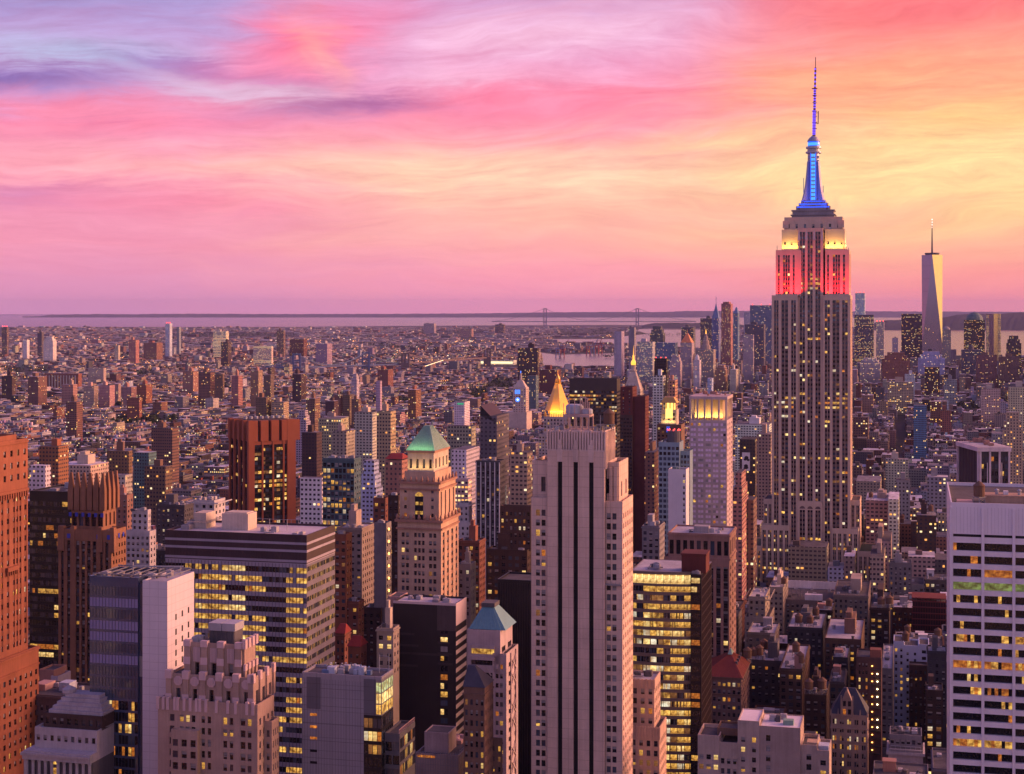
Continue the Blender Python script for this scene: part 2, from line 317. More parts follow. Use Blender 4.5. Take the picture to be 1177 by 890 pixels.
BLDS = []
class Bld:
    """one building: local x runs along the street grid to the right, local y away, origin at its near left corner"""
    def __init__(s, name, label, cat, px, d, ang=A, group=None, yb=700, auto=None, lm=None):
        s.name, s.label, s.cat, s.group, s.yb, s.auto, s.lm = name, label, cat, group, yb, auto, lm
        s.ox, s.oy = (px-CX)/FPX*d, d; s.c, s.s = math.cos(ang), math.sin(ang); s.ang = ang; s.d = d
        s.parts = {}; s.wins = []; s.boxes = []; s.extra = []; s.lights = []; s.single = []
        BLDS.append(s)
    def w(s, x, y): return (s.ox+x*s.c+y*s.s, s.oy-x*s.s+y*s.c)
    def X(s, px, y=0):
        t = (px-CX)/FPX; bx, by = s.w(0, y); return (t*by-bx)/(s.c+t*s.s)
    def Y(s, px, x):
        t = (px-CX)/FPX; bx, by = s.w(x, 0); return (t*by-bx)/(s.s-t*s.c)
    def Z(s, py, x=0, y=0): return EYE-(py-Y0)*s.w(x, y)[1]/FPX
    def P(s, x, y, z):
        X_, Y_ = s.w(x, y); Y_ = max(Y_, 5); return (CX+FPX*X_/Y_, Y0-FPX*(z-EYE)/Y_)
    def m(s, part, mat):
        k = (part, mat.name)
        if k not in s.parts: s.parts[k] = (MB(), mat)
        return s.parts[k][0]
    def piece(s, part, mat, label=None):
        mb = MB(); s.single.append((part, mat, mb, label)); return mb
    def facade(s, face, x0, x1, y0, y1, z0, z1, mat, sp):
        a0, a1 = (x0, x1) if face == 'F' else (y0, y1)
        dp = sp.get('dp', .45); L = a1-a0
        def bx(mb, p0, p1, q0, q1, d0, d1):
            if face == 'F': mb.box(p0,p1,y0+d0,y0+d1,q0,q1,0,'b')
            elif face == 'R': mb.box(x1-d1,x1-d0,p0,p1,q0,q1,0,'l')
            else: mb.box(x0+d0,x0+d1,p0,p1,q0,q1,0,'r')
        wm = s.m(sp.get('part', 'wall'), mat)
        fl = sp.get('fl', 3.7); whf = sp.get('wh', .5)
        top, bot, side = sp.get('top', 1.2), sp.get('bot', 0.0), sp.get('side', 0.0)
        if 'cols' in sp: cols = list(sp['cols'])
        else:
            n = sp.get('n') or max(1, int(round((L-2*side)/sp.get('bay', 3.2)))); bay = (L-2*side)/n; cf = sp.get('cw', .5); cols = []
            g = sp.get('pair', 1)
            for k in range(n):
                c = a0+side+(k+.5)*bay
                if g == 1: cols.append((c-bay*cf/2, c+bay*cf/2))
                else:
                    wv = bay*cf/g
                    for q in range(g): cols.append((c-bay*cf/2+q*wv+.12, c-bay*cf/2+(q+1)*wv-.12))
        zl = max(z0+bot, sp.get('zlo', -1e9))
        rows = []; z = z1-top
        while z-fl >= zl-1e-6:
            rows.append((z-fl+fl*(1-whf)*sp.get('sill', .5), z-fl+fl*(1-whf)*sp.get('sill', .5)+fl*whf)); z -= fl
        zbot = rows[-1][0]-.001 if rows else z1
        # piers
        e = a0
        for c0, c1 in cols+[(a1, a1)]:
            if c0 > e+.01: bx(wm, e, c0, z0, z1, 0, dp)
            e = max(e, c1)
        smat = sp.get('sm', mat); sr = sp.get('sr', 0.0 if smat is mat else .12)
        sm = s.m(sp.get('spart', 'spandrel') if smat is not mat else 'wall', smat)
        rowlit = {i: (R.choice((.3,.5,.8,1,1.2,2.6)) if sp.get('rowvar', True) else 1) for i in range(len(rows))}
        for c0, c1 in cols:
            e = z1
            for i, (r0, r1) in enumerate(rows):
                if e > r1+.01: bx(sm if (i or sp.get('topsp')) else wm, c0, c1, r1, e, sr if (i or sp.get('topsp')) else 0, dp)
                e = r0
                ca = (c0+c1)/2; w = c1-c0; np_ = sp.get('panes', 1)
                lit = sp.get('lit', .12)*rowlit[i]
                if 'litf' in sp: lit = sp['litf'](i, ca)
                st = sp['stf'](i, ca) if 'stf' in sp else states_for(np_, lit, sp.get('sash', True))
                if face == 'F': loc, rz = (ca, y0+dp-.03, r0), 0
                elif face == 'R': loc, rz = (x1-dp+.03, ca, r0), math.pi/2
                else: loc, rz = (x0+dp-.03, ca, r0), -math.pi/2
                s.wins.append((loc, rz, round(w, 2), round(r1-r0, 2), st, sp.get('sash', True) and np_ == 1))
            if e > z0+.01: bx(wm if not sp.get('botsp') else sm, c0, c1, z0, e, sr if sp.get('botsp') else 0, dp)
    def tier(s, x0, x1, y0, y1, z0, z1, mat, F=None, R=None, L=None, roof=None, par=.9, part='wall'):
        s.boxes.append((x0,x1,y0,y1,z0,z1))
        f = F.get('dp', .45) if F else 0; r = R.get('dp', .45) if R else 0; l = L.get('dp', .45) if L else 0
        core = (F or R or L or {}).get('core', None)
        cm = s.m('wall' if core is None else 'core', core or mat) if part == 'wall' else s.m(part, mat)
        cm.box(x0+l, x1-r, y0+f, y1, z0, z1, 0, 'd')
        if F: s.facade('F', x0, x1, y0, y1, z0, z1, F.get('m', mat), F)
        if R: s.facade('R', x0, x1, y0+f, y1, z0, z1, R.get('m', mat), R)
        if L: s.facade('L', x0, x1, y0+f, y1, z0, z1, L.get('m', mat), L)
        s.roof(x0, x1, y0, y1, z1, roof, mat, par)
    def roof(s, x0, x1, y0, y1, z1, roof, mat, par=.9):
        if roof is None: roof = roof_d
        t = min(.4, (x1-x0)*.1)
        s.piece('roof', roof).box(x0+t, x1-t, y0+t, y1-t, z1+.02, z1+.12, 0, 'd')
        if par:
            p = s.piece('parapet', mat)
            p.box(x0,x1,y0,y0+t,z1+.002,z1+par,0,'d'); p.box(x0,x1,y1-t,y1,z1+.002,z1+par,0,'d')
            p.box(x0,x0+t,y0+t,y1-t,z1+.002,z1+par,0,'d'); p.box(x1-t,x1,y0+t,y1-t,z1+.002,z1+par,0,'d')
    def ledge(s, x0, x1, y0, y1, z, h, o, mat, part='cornice'):
        """a band running round the outside of a block, o metres proud"""
        mb = s.m(part, mat)
        mb.box(x0-o,x1+o,y0-o,y0+.02-.025,z,z+h); mb.box(x1+.005,x1+o,y0,y1,z,z+h); mb.box(x0-o,x0-.005,y0,y1,z,z+h)
    def units(s, x0, x1, y0, y1, z, n, mat=None, big=3.0):
        for _ in range(n):
            w, l, h = R.uniform(1.2, big), R.uniform(1.2, big), R.uniform(.9, big*.7)
            x, y = R.uniform(x0, max(x0+.1, x1-w)), R.uniform(y0, max(y0+.1, y1-l))
            mb = s.piece('roof_unit', mat or R.choice((unit_m, roof_l, W('grey'), W('dkgrey'))))
            if R.random() < .14:
                y2 = min(y1, y+R.uniform(3, 9)); mb.box(x,x+.6,y,y2,z+.5,z+1.0); mb.box(x+.2,x+.4,y+.2,y+.4,z+.1,z+.5); mb.box(x+.6,min(x1+1,x+R.uniform(1.5,5)),y,y+.6,z+.5,z+1.0)
            elif R.random() < .75:
                mb.box(x,x+w,y,y+l,z+.25,z+.25+h); mb.box(x+w*.3,x+w*.7,y+l*.3,y+l*.7,z+.25+h,z+.4+h); mb.box(x+.1,x+w-.1,y+.1,y+l-.1,z+.1,z+.25)
            else:
                mb.lathe(x+w/2,y+l/2,[(w*.4,z+.1),(w*.4,z+h),(w*.5,z+h+.05),(w*.5,z+h+.3),(.05,z+h+.5)],10)

# visible-id buffer, far to near rectangles
ZB = np.zeros((900, 1180), np.int32)
def zrect(box, b):
    x0,x1,y0,y1,z0,z1 = box
    F0, F1 = b.P(x0,y0,z1), b.P(x1,y0,z1); Bk = b.P(x1,y1,z1); Lk = b.P(x0,y1,z1)
    xs = [F0[0],F1[0],Bk[0],Lk[0]]; bot = b.P(x0,y0,z0)[1]
    return min(xs), max(xs), min(F0[1],F1[1],Bk[1],Lk[1]), bot
# ================================================================== near towers
def pxc(b, pairs, y=0): return [(b.X(p, y), b.X(q, y)) for p, q in pairs]
def ZL(b, py=900, y=0): return b.Z(py, 0, y)

# --- brick tower at the frame's left edge
b = Bld('brick_tower', 'tall orange brick tower with corbelled cornice, cut off by the left edge', 'office tower', -62, 540, yb=890, lm='the orange brick edge tower')
mt = wall('edge_brick', (.27,.10,.06)); x1 = b.X(-7); y1 = b.Y(32, x1); z1 = b.Z(506.5, x1, y1)
xb = x1+1.6; yb_ = b.Y(44.5, xb); zb = b.Z(745, xb, yb_)
NF = dict(n=9, fl=3.6, wh=.5, cw=.36, lit=.08, dp=.4, top=.8)
b.tier(0, x1, 0, y1, zb, z1-17, mt, F=NF, R=dict(cols=[(b.Y(p_, x1), b.Y(q_, x1)) for p_, q_ in ((-4.0,-2),(1.5,3.6),(8,10.6),(15.2,17.2),(18.8,20.8),(22.4,24.4),(28,30.6))], fl=3.6, wh=.5, lit=.08, dp=.5, top=.8, sm=wall('edge_brick_dark', (.19,.07,.045)), sr=.12), roof=roof_d, par=0)
b.tier(0, x1, 0, y1, z1-17+.01, z1, mt, F={**NF, 'fl': 4.2, 'top': 1.6}, R=dict(n=5, fl=4.2, wh=.5, cw=.34, lit=.12, dp=.5, top=1.6), roof=roof_d)
b.ledge(0, x1, 0, y1, z1-17.4, 1.0, .55, mt); b.ledge(0, x1, 0, y1, z1-.5, .7, .4, mt)
cb = b.m('corbel', mt)
for k in range(14):
    yy = (k+.5)/14*y1; cb.box(x1+.01, x1+.5, yy-.35, yy+.35, z1-19.2, z1-17.45)
bal = b.piece('balcony', mt); bal.box(x1+.01, x1+1.1, y1*.33, y1*.66, z1-44, z1-42.6)
for k in range(5): bal.box(x1+.01, x1+.8, y1*.34+k*y1*.065, y1*.34+k*y1*.065+.4, z1-45.5, z1-44.01)
b.tier(0, x1*.9, y1*.12, y1*.8, z1+.2, z1+1.6, mt)
b.tier(0, xb, -1.5, yb_, 0, zb-5, mt, F={**NF, 'n': 10, 'zlo': b.Z(905)}, R=dict(n=8, fl=3.6, wh=.52, cw=.4, lit=.2, dp=.4, zlo=b.Z(905, xb, 0)), roof=roof_d, par=0)
b.tier(0, xb, -1.5, yb_, zb-5+.01, zb, mt, R=dict(n=8, fl=4, wh=.5, cw=.4, lit=.3), roof=roof_d)
b.ledge(0, xb, -1.5, yb_, zb-5.5, .5, .4, mt); b.ledge(0, xb, -1.5, yb_, zb-.2, .7, .6, mt)

# --- black office block behind it
b = Bld('office_block', 'black glass office block with rows of lit floors, between two brick towers', 'office block', 34, 800, yb=800)
x1 = b.X(90); z1 = b.Z(566); y1 = 30
b.tier(0, x1, 0, y1, 0, z1, W('black', rough=.3, spec=.3), F=dict(n=6, fl=4.0, wh=.58, cw=.95, panes=3, dp=.2, top=3.5,
       litf=lambda i, c: (.9 if i in (11, 18, 19) and c < 17 else .35 if i in (4, 5, 22, 24) else .05), sash=False, zlo=b.Z(820)), roof=roof_d)
b.units(2, x1-2, 4, 26, z1, 8, big=5)
b.extra.append(('rail', z1))

# --- art deco tower with a crown of buttresses
b = Bld('art_deco_tower', 'brown art deco tower topped by a crown of pointed buttresses', 'office tower', 67, 720, yb=800, lm='the buttress-crowned deco tower')
mt = W('orange'); mt2 = wall('deco_brown', (.25,.125,.075)); dk = wall('deco_spandrel', (.07,.045,.038))
xs = b.X(128); ys = b.Y(145, xs); zs = b.Z(610)
b_x0, b_x1 = b.X(99), b.X(112)
cols = pxc(b, [(70,73),(77,80.5),(87,91),(93.5,97.5),(100,104),(106.5,110.5),(115,118),(121,124.5)])
b.tier(0, xs, 0, ys, 0, zs, mt2, F=dict(cols=cols, fl=3.6, wh=.55, lit=.10, dp=.9, sm=dk, sr=.25, top=3.5, zlo=b.Z(810),
       litf=lambda i, c: (.8 if (b_x0 < c < b_x1 and i in (17,18,22,25,26,27,31)) else .12 if b_x0 < c < b_x1 else .06)),
       R=dict(n=5, fl=3.6, wh=.5, cw=.45, lit=.05, dp=.7, sm=mt2, zlo=b.Z(700)), roof=roof_d)
cx0, cx1 = b.X(82, 5), b.X(118.5, 5); cy1 = b.Y(133.5, cx1); zc = b.Z(563, cx0, 5)
cc = [(cx0+(k+.5)/5*(cx1-cx0)-1.2, cx0+(k+.5)/5*(cx1-cx0)+1.2) for k in range(5)]
b.tier(cx0, cx1, 5, cy1, zs, zc, mt2, F=dict(cols=cc, fl=(zc-zs-4)/2, wh=.8, dp=1.0, lit=.12, top=3), R=dict(n=3, fl=(zc-zs-4)/2, wh=.8, cw=.4, dp=1.0, lit=0, top=3), roof=roof_d)
for yy, z0_, z1_ in ((5, zc, b.Z(543, cx0, 5)),):
    pts = [(cx0+k/5*(cx1-cx0), 5) for k in range(6)] + [(cx1, 5+(k+1)/3*(cy1-5)) for k in range(3)]
    for (px_, py_) in pts:
        q = b.piece('buttress', mt2)
        q.box(px_-1.3, px_+1.3, py_-1.0, py_+1.0, zc-9, zc); q.frus((px_-1.3,px_+1.3,py_-1.0,py_+1.0), zc+.01, (px_-.5,px_+.5,py_-.4,py_+.4), z1_)
bl = plain('blue_tile', (.03,.05,.42), .4)
for k in range(6):
    xx = cx0+k/5*(cx1-cx0); b.m('tile_panel', bl).box(xx-.7, xx+.7, 3.9, 4.09, zc-12, zc-10.2)
for xx in (b.X(69), b.X(79), b.X(113), b.X(125)): b.m('tile_panel', bl).box(xx-.8, xx+.8, -.15, -.01, zs-3.2, zs-1.2)
for k in range(3): b.m('tile_panel', bl).box(xs+.01, xs+.15, ys*(.2+.3*k)-.7, ys*(.2+.3*k)+.7, zs-3.2, zs-1.2)
for i, (xx, w) in enumerate(((b.X(67), 3.2), (b.X(81.5), 2.2), (b.X(112.5), 2.4), (b.X(127), 2.2))):
    b.piece('pier', mt2).frus((xx-.2, xx+w, -.6, 2.2), zs-9, (xx, xx+w-.4, -.3, 2), zs+2.2)

# --- glass and white panel tower
b = Bld('glass_tower', 'blue glass tower with blank white panel side and open machinery roof', 'office tower', 103, 510, yb=890, lm='the blue glass tower')
xg = b.X(158.5); xw0 = b.X(164.5); xw1 = b.X(193); z1 = b.Z(667.5); yd = b.Y(223, xw1)
cg = wall('curtain_glass', (.055,.075,.13), .12, .8, .25); wp = wall('white_panel', (.62,.57,.60), .55, .3, .10, 2.6)
def st5(i, c):
    k = i
    if 1 <= k <= 6 and k not in (2, 5): return (10,)*3 if .5 < c < xg-.5 else (5,)*3
    if k < 10: return (5,)*3
    p = R.random()
    return tuple(R.choice((1,1,2,3)) if R.random() < (.55 if p < .22 else .07) else 5 if R.random() < .3 else 0 for _ in range(3))
b.tier(0, xg, 0, yd, 0, z1, cg, F=dict(n=5, fl=3.65, wh=.78, cw=.97, dp=.12, stf=st5, top=1.2, sash=False, panes=3, zlo=b.Z(905)), roof=roof_d, par=1.6)
b.tier(xg+.01, xw0, .8, yd, 0, z1-.3, cg, F=dict(n=1, fl=7.3, wh=.9, cw=.9, dp=.12, stf=lambda i, c: (R.choice((5,5,4)),), top=1, sash=False, zlo=b.Z(905)), roof=roof_d, par=0)
b.boxes.append((xw0, xw1, 0, yd, 0, z1+.3))
b.m('panel_wall', wp).box(xw0+.01, xw1, -.4, yd, 0, z1+.5); b.roof(xw0+.01, xw1, -.4, yd, z1+.5, roof_l, wp, .5)
for r, py in enumerate((708, 725, 737, 749, 761)):
    for k in range(3):
        zz = b.Z(py, xw1, yd*.4)-(k*.0); yy = yd*(.30+.24*k)
        q = b.piece('slot_window', dark_m); q.box(xw1+.005, xw1+.06, yy-.45, yy+.45, zz-.95+k*.3, zz+.95+k*.3)
rm = b.m('roof_steel', steel_m)
for k in range(9): rm.box(1+k*(xw1-2)/8, 1.25+k*(xw1-2)/8, 1, yd-1, z1+1.7, z1+2.0)
rm.box(.6, xw1-.6, .9, 1.15, z1+2.01, z1+2.4); rm.box(.6, xw1-.6, yd-1.15, yd-.9, z1+2.01, z1+2.4)
b.units(2, xw1-4, 2, yd-4, z1, 10)
br = b.piece('davit_rail', unit_m); br.bar((xg*.55, yd*.6, z1+3.2), (xw1-2, yd*.8, z1+3.2), .18); br.bar((xg*.55, yd*.6, z1+.2), (xg*.55, yd*.6, z1+4.6), .15); br.bar((xw1-3, yd*.8, z1+.2), (xw1-3, yd*.8, z1+3.2), .15)

# --- stepped foreground tower with light stone caps
b = Bld('stepped_tower', 'stepped stone tower with pale caps and octagonal panels, at the lower left', 'office tower', 181.5, 490, yb=890, lm='the octagon-panelled tower')
mt = wall('stepped_stone', (.42,.30,.24)); cp = wall('pale_cap', (.60,.44,.43), .8, .2, .15)
xC = b.X(296); yC = b.Y(315, xC); zC = b.Z(806)
cC = pxc(b, [(195,200.5),(206.5,211),(213.5,218),(220,224.5),(231.5,235.5),(238.5,242.5),(256.5,261),(264,268),(276.5,282),(284.5,289)])
b.tier(0, xC, 0, yC, 0, zC, mt, F=dict(cols=cC, fl=3.55, wh=.60, lit=.22, dp=.5, top=3.0, zlo=b.Z(905), litf=lambda i, c: (.45 if i < 2 else .12)),
       R=dict(n=4, fl=3.55, wh=.58, cw=.42, lit=.05, dp=.5, top=3, zlo=b.Z(905)), roof=roof_d)
for k, px in enumerate((181.8,188,193,201,204.5,212,219,226,230,237,249,262,271,284,291)):
    xx = b.X(px); b.piece('cap', cp).box(xx-.45, xx+.45, -.35, .6, zC-2.4, zC+1.5)
# string courses along each floor
yB = 2.2; x0 = b.X(192.5, yB); x1 = b.X(290.5, yB); y1 = b.Y(314, x1); zB = b.Z(777, x0, yB)
cB = pxc(b, [(202.5,207.5),(221.5,226.5),(240.5,245.5),(260,265),(280.5,285.5)], yB)
b.tier(x0, x1, yB, y1, zC, zB, mt, F=dict(cols=cB, fl=zB-zC-3.4, wh=.97, lit=0, dp=.9, top=3.4, sill=0), R=dict(n=3, fl=zB-zC-3.4, wh=.95, cw=.4, lit=0, dp=.8, top=3.4), roof=roof_d)
for c0, c1 in cB:
    c = (c0+c1)/2; o = b.piece('octagon_panel', cp); r = 1.55
    poly = [(c+r*math.cos(math.pi/8+t*math.pi/4), zB-1.2+r*math.sin(math.pi/8+t*math.pi/4)) for t in range(8)]
    i = len(o.v); o.v += [(px_, yB-.30, pz_) for px_, pz_ in poly]+[(px_, yB+.05, pz_) for px_, pz_ in poly]
    o.f.append(tuple(i+t for t in range(8))); o.m.append(0)
    for t in range(8): o.f.append((i+(t+1)%8, i+t, i+8+t, i+8+(t+1)%8)); o.m.append(0)
    for t in range(4): o.box(c-1.0+t*.55, c-.82+t*.55, yB-.42, yB-.305, zB-2.2, zB-.2)
for px in (194.5, 214, 233.5, 252.5, 272, 289):
    xx = b.X(px, yB)
    b.piece('pier', mt).box(xx-.9, xx+.9, yB-.55, yB-.005, zC, zB-.6); b.piece('cap', cp).box(xx-1.1, xx+1.1, yB-.8, yB+.8, zB-.55, zB+1.9); b.piece('cap', cp).box(xx-1.1, xx+1.1, yB-.8, yB-.56, zC+.3, zC+2.2)
for k in range(4):
    yy = yB+k/3*(y1-yB); b.piece('cap', cp).box(x1-.4, x1+.6, yy-.8, yy+.8, zB-.6, zB+2.2); b.piece('pier', mt).box(x1+.01, x1+.5, yy-.7, yy+.7, zC, zB-.61)
yA = 5.5; x0 = b.X(212, yA); x1 = b.X(281, yA); y1 = b.Y(293.5, x1); zA = b.Z(741, x0, yA)
cA = pxc(b, [(224,229),(243,248.5),(262.5,268)], yA)
b.tier(x0, x1, yA, y1, zB, zA, mt, F=dict(cols=cA, fl=zA-zB-5.2, wh=.97, lit=0, dp=1.0, top=5.2, sill=0), R=dict(n=2, fl=zA-zB-5, wh=.95, cw=.35, lit=0, dp=.8, top=5), roof=roof_d)
for px in (216, 235.5, 254.5, 275):
    xx = b.X(px, yA)
    b.piece('pier', mt).box(xx-1.0, xx+1.0, yA-.7, yA-.005, zB, zA-.3)
    b.piece('cap', cp).box(xx-1.15, xx+1.15, yA-.95, yA+.9, zA-.29, zA+1.6); b.piece('cap', cp).box(xx-1.15, xx+1.15, yA-.95, yA-.71, zA-5.8, zA-3.6)
for (c0, c1) in cA:
    q = b.piece('fluted_panel', cp); c = (c0+c1)/2
    for t in range(5): q.box(c-1.1+t*.46, c-.8+t*.46, yA-.25, yA-.01, zA-5.0, zA-.6)
for k in range(4):
    yy = yA+k/3*(y1-yA); b.piece('cap', cp).box(x1-.4, x1+.7, yy-.8, yy+.8, zA-.3, zA+2.6); b.piece('cap', cp).box(x1+.01, x1+.7, yy-.8, yy+.8, zA-7, zA-5); b.piece('pier', mt).box(x1+.01, x1+.55, yy-.7, yy+.7, zB, zA-7.01)
ym = yA+3; xm0, xm1 = b.X(239.5, ym), b.X(270, ym); zm = b.Z(716, xm0, ym); q = b.piece('cooling_plant', unit_m); xh = (xm0+xm1)/2
q.box(xm0, xh-.1, ym, ym+7, zA+4.2, zm); q.box(xh+.1, xm1, ym, ym+7, zA+4.2, zm)
q = b.piece('louvre_base', W('dkgrey')); q.box(xm0+.3, xm1-.3, ym+.3, ym+6.7, zA+.13, zA+4.19)
for k in range(11): q.box(xm0+.2+k*(xm1-xm0)/11, xm0+.35+k*(xm1-xm0)/11, ym+.1, ym+.29, zA+.2, zA+4.1)
b.units(x0+1, xm0-1, yA+2, y1-3, zA, 5)
bx0, bx1 = b.X(198, -1.2), b.X(228.5, -1.2)
b.tier(bx0, bx1, -2.2, -.01, 0, b.Z(840, 0, -2.2), mt, F=dict(n=3, fl=3.55, wh=.6, cw=.6, lit=.12, dp=.4, top=1.4, zlo=b.Z(905)), roof=cp, par=.8)
tx0 = b.X(300, 6); tx1 = tx0+4.0; b.tier(xC+.01, b.X(312.5, 5), 5, b.Y(320.5, b.X(312.5, 5)), 0, b.Z(832, xC, 5), mt, F=dict(n=1, fl=3.55, wh=.6, cw=.4, lit=.1, zlo=b.Z(905)), R=dict(n=3, fl=3.55, wh=.6, cw=.4, lit=.05, zlo=b.Z(905)), roof=roof_d)

# --- banded office slab with lit yellow floors
b = Bld('office_slab', 'wide office slab with lit yellow window bands and dark top storeys', 'office slab', 190, 640, yb=890, lm='the lit-banded office slab')
x1 = b.X(352.5); y1 = b.Y(385, x1); z1 = b.Z(612); gl = wall('lilac_spandrel', (.33,.30,.36), .45, .4, .2); db = wall('dark_band', (.055,.035,.04), .5, .3)
zt = b.Z(641.5)
b.tier(0, x1, 0, y1, zt, z1, db, roof=wall('roof_pale', (.50,.46,.48), .85, .2, .25), par=1.0)
for k, py in enumerate((619, 627.5, 639)):
    b.ledge(0, x1, 0, y1, b.Z(py)-.5, .95, .12, gl, 'band')
mm = b.m('fin', db)
for k in range(45): xx = (k+.5)*x1/45; mm.box(xx-.05, xx+.05, -.11, -.005, zt, z1)
def st7(i, c):
    base = .86 if i < 9 else .72; t = c/x1
    if t < .10: base *= .45
    if .76 < t < .87: base *= .22
    if i in (10, 12): base *= .45
    if R.random() > base: return tuple(0 if R.random() < .8 else 5 for _ in range(6))
    k = 3 if .42 < t < .58 and R.random() < .6 else 1
    return tuple(k if R.random() < .86 else R.choice((0, 4, 5, 2, 3)) for _ in range(6))
def st7r(i, c): return tuple(R.choice((5,0,4,1,1)) for _ in range(5))
b.tier(0, x1, 0, y1, 0, zt-.02, gl, F=dict(n=7, fl=3.95, wh=.55, cw=1.0, panes=6, dp=.25, stf=st7, top=.3, sash=False, sm=gl, sr=0, zlo=b.Z(905), sill=.2),
       R=dict(n=6, fl=3.95, wh=.48, cw=1.0, panes=5, dp=.25, stf=st7r, top=.3, sash=False, zlo=b.Z(905, x1, 0)), par=0, roof=roof_d)
mf = b.m('mullion', W('dkgrey'))
for k in range(43): xx = k*x1/42; mf.box(max(0, xx-.06), min(x1, xx+.06), -.16, -.005, b.Z(905), zt-.3)
for k in range(31): yy = .3+k*(y1-.5)/30; mf.box(x1+.005, x1+.14, yy-.06, yy+.06, b.Z(905, x1), zt-.3)
hx = b.X(255, 12); q = b.piece('roof_hut', W('cream')); q.box(hx, b.X(285, 12), 12, 21, z1+.13, z1+6.8); q.box(hx+1, b.X(285, 12)-1, 13, 20, z1+6.81, z1+7.2); q.box(hx+6, hx+7.4, 11.9, 11.98, z1+2, z1+3.6, 0)
hx = b.X(223, 13); q = b.piece('roof_hut', W('cream')); q.box(hx, b.X(237, 13), 13, 22, z1+.13, z1+6.5)
q = b.piece('roof_hut', W('grey')); q.box(3, b.X(220, 10), 8, y1-4, z1+.13, z1+1.9); q.box(4, b.X(218, 10), 9, y1-5, z1+1.91, z1+2.3)
for k in range(9): q.bar((4+k*1.3, 9, z1+3.2), (4+k*1.3, y1-5, z1+3.2), .09)
rl = b.m('roof_rail', unit_m)
for k in range(20): rl.bar((x1*k/19, y1-.3, z1+1.05), (x1*k/19, y1-.3, z1+2.4), .05)
rl.bar((0, y1-.3, z1+2.4), (x1, y1-.3, z1+2.4), .06)
for px in (330, 310): xx = b.X(px, 14); rl.bar((xx, 14, z1), (xx, 14, z1+5), .08)
b.units(b.X(290, 8), x1-2, 3, 14, z1, 5)

# --- grey panel block with a lit glass corner
b = Bld('office_block', 'grey panel-clad block with brightly lit glass corner and slot windows', 'office block', 347, 500, yb=890, lm='the glass-cornered grey block')
gp = wall('grey_panel', (.27,.255,.29), .6, .3, .16, 4.2); gd = wall('grey_panel_dark', (.12,.115,.14), .6, .3, .16, 4.2)
xa, xb_, x1 = b.X(418), b.X(432), b.X(438.5); y1 = b.Y(452, x1); z1 = b.Z(776)
b.boxes.append((0, x1, 0, y1, 0, z1))
g = b.m('wall', gp); g.box(0, xa, 0, y1, 0, z1)
d = b.piece('dark_panel', gd); d.box(b.X(352.5), b.X(368.5), -.06, -.004, b.Z(814), b.Z(777.5)); 
d = b.piece('dark_panel', gd); d.box(xa+.005, xb_, 0, y1, b.Z(817), z1)
sl = b.m('panel_joint', gd)
for k in range(1, 22): sl.box(xa*k/22-.04, xa*k/22+.04, -.05, -.004, 0, z1-1)
for k in range(6): sl.box(0, xa, -.045, -.006, b.Z(790+k*20)-.06, b.Z(790+k*20)+.06)
zl0 = b.Z(817)
for k in range(3):                                                   # three lit storeys wrap the corner
    za, zz = zl0+k*(z1-1-zl0)/3, zl0+(k+1)*(z1-1-zl0)/3
    q = b.piece('lit_bay', [lit_p, lit_w][k == 0] if k < 2 else emis('lit_soft', (.62,.72,.36), .75, .5, .5))
    q.box(xb_+.01, x1-.06, .06, y1-.2, za+.35, zz, 0, 'b')
    b.m('slab_edge', steel_m).box(xb_+.01, x1, 0, y1, za, za+.34)
fm = b.m('mullion', steel_m)
for k in range(3): xx = xb_+.05+k*(x1-xb_-.15)/2; fm.box(xx-.05, xx+.05, -.06, .05, zl0, z1-1)
for k in range(6): yy = .1+k*(y1-.3)/5; fm.box(x1-.055, x1+.06, yy-.05, yy+.05, zl0, z1-1)
b.m('slab_edge', steel_m).box(xb_+.01, x1, 0, y1, z1-1, z1)
b.tier(xa+.01, x1, .02, y1, 0, zl0-.01, W('black', rough=.3, spec=.3), F=dict(n=4, fl=4.1, wh=.72, cw=.92, dp=.25, lit=.4, sash=False, top=.4, zlo=b.Z(905)), R=dict(n=6, fl=4.1, wh=.75, cw=.9, dp=.2, lit=.18, sash=False, top=.4, zlo=b.Z(905)), par=0)
for py in (820.5, 834.5, 847.5, 862, 875.5):
    q = b.piece('slot_window', [dark_m, lit_o][py < 850]); zz = b.Z(py); q.box(b.X(356.5), b.X(364.5), -.09, -.055, zz-.4, zz+.4)
b.roof(0, x1, 0, y1, z1, roof_d, gp, .9)
for k in range(14):
    x, y = R.uniform(b.X(360), b.X(425)), R.uniform(2, y1-4); q = b.piece('roof_unit', R.choice((unit_m, W('paleblue'), W('blue'))))
    w_ = R.uniform(1, 2.6); q.box(x, x+w_, y, y+R.uniform(1, 2.5), z1+.13, z1+R.uniform(1.2, 2.6)); q.box(x+w_*.3, x+w_*.6, y+.2, y+.8, z1+2.61, z1+2.9)
q = b.piece('roof_mast', unit_m); q.bar((b.X(436, 8), 8, z1), (b.X(436, 8), 8, z1+6), .1); q.bar((b.X(447, 8), 8, z1), (b.X(447, 8), 8, z1+6.5), .1); q.bar((b.X(436, 8), 8, z1+5.6), (b.X(447, 8), 8, z1+5.6), .07)
xl = b.X(443, 1); yl = b.Y(477, xl+4); zl = b.Z(845, xl, 4)
b.tier(x1+.01, xl+4, 3, yl, 0, zl, W('dkgrey', rough=.3, spec=.5), R=dict(n=6, fl=4.2, wh=.75, cw=.95, dp=.15, panes=3, lit=.25, sash=False, top=.4, zlo=b.Z(905, xl, 0)), F=dict(n=2, fl=4.2, wh=.7, cw=.9, lit=.1, sash=False, zlo=b.Z(905)), roof=roof_d)
rl = b.m('terrace_rail', W('pink'));
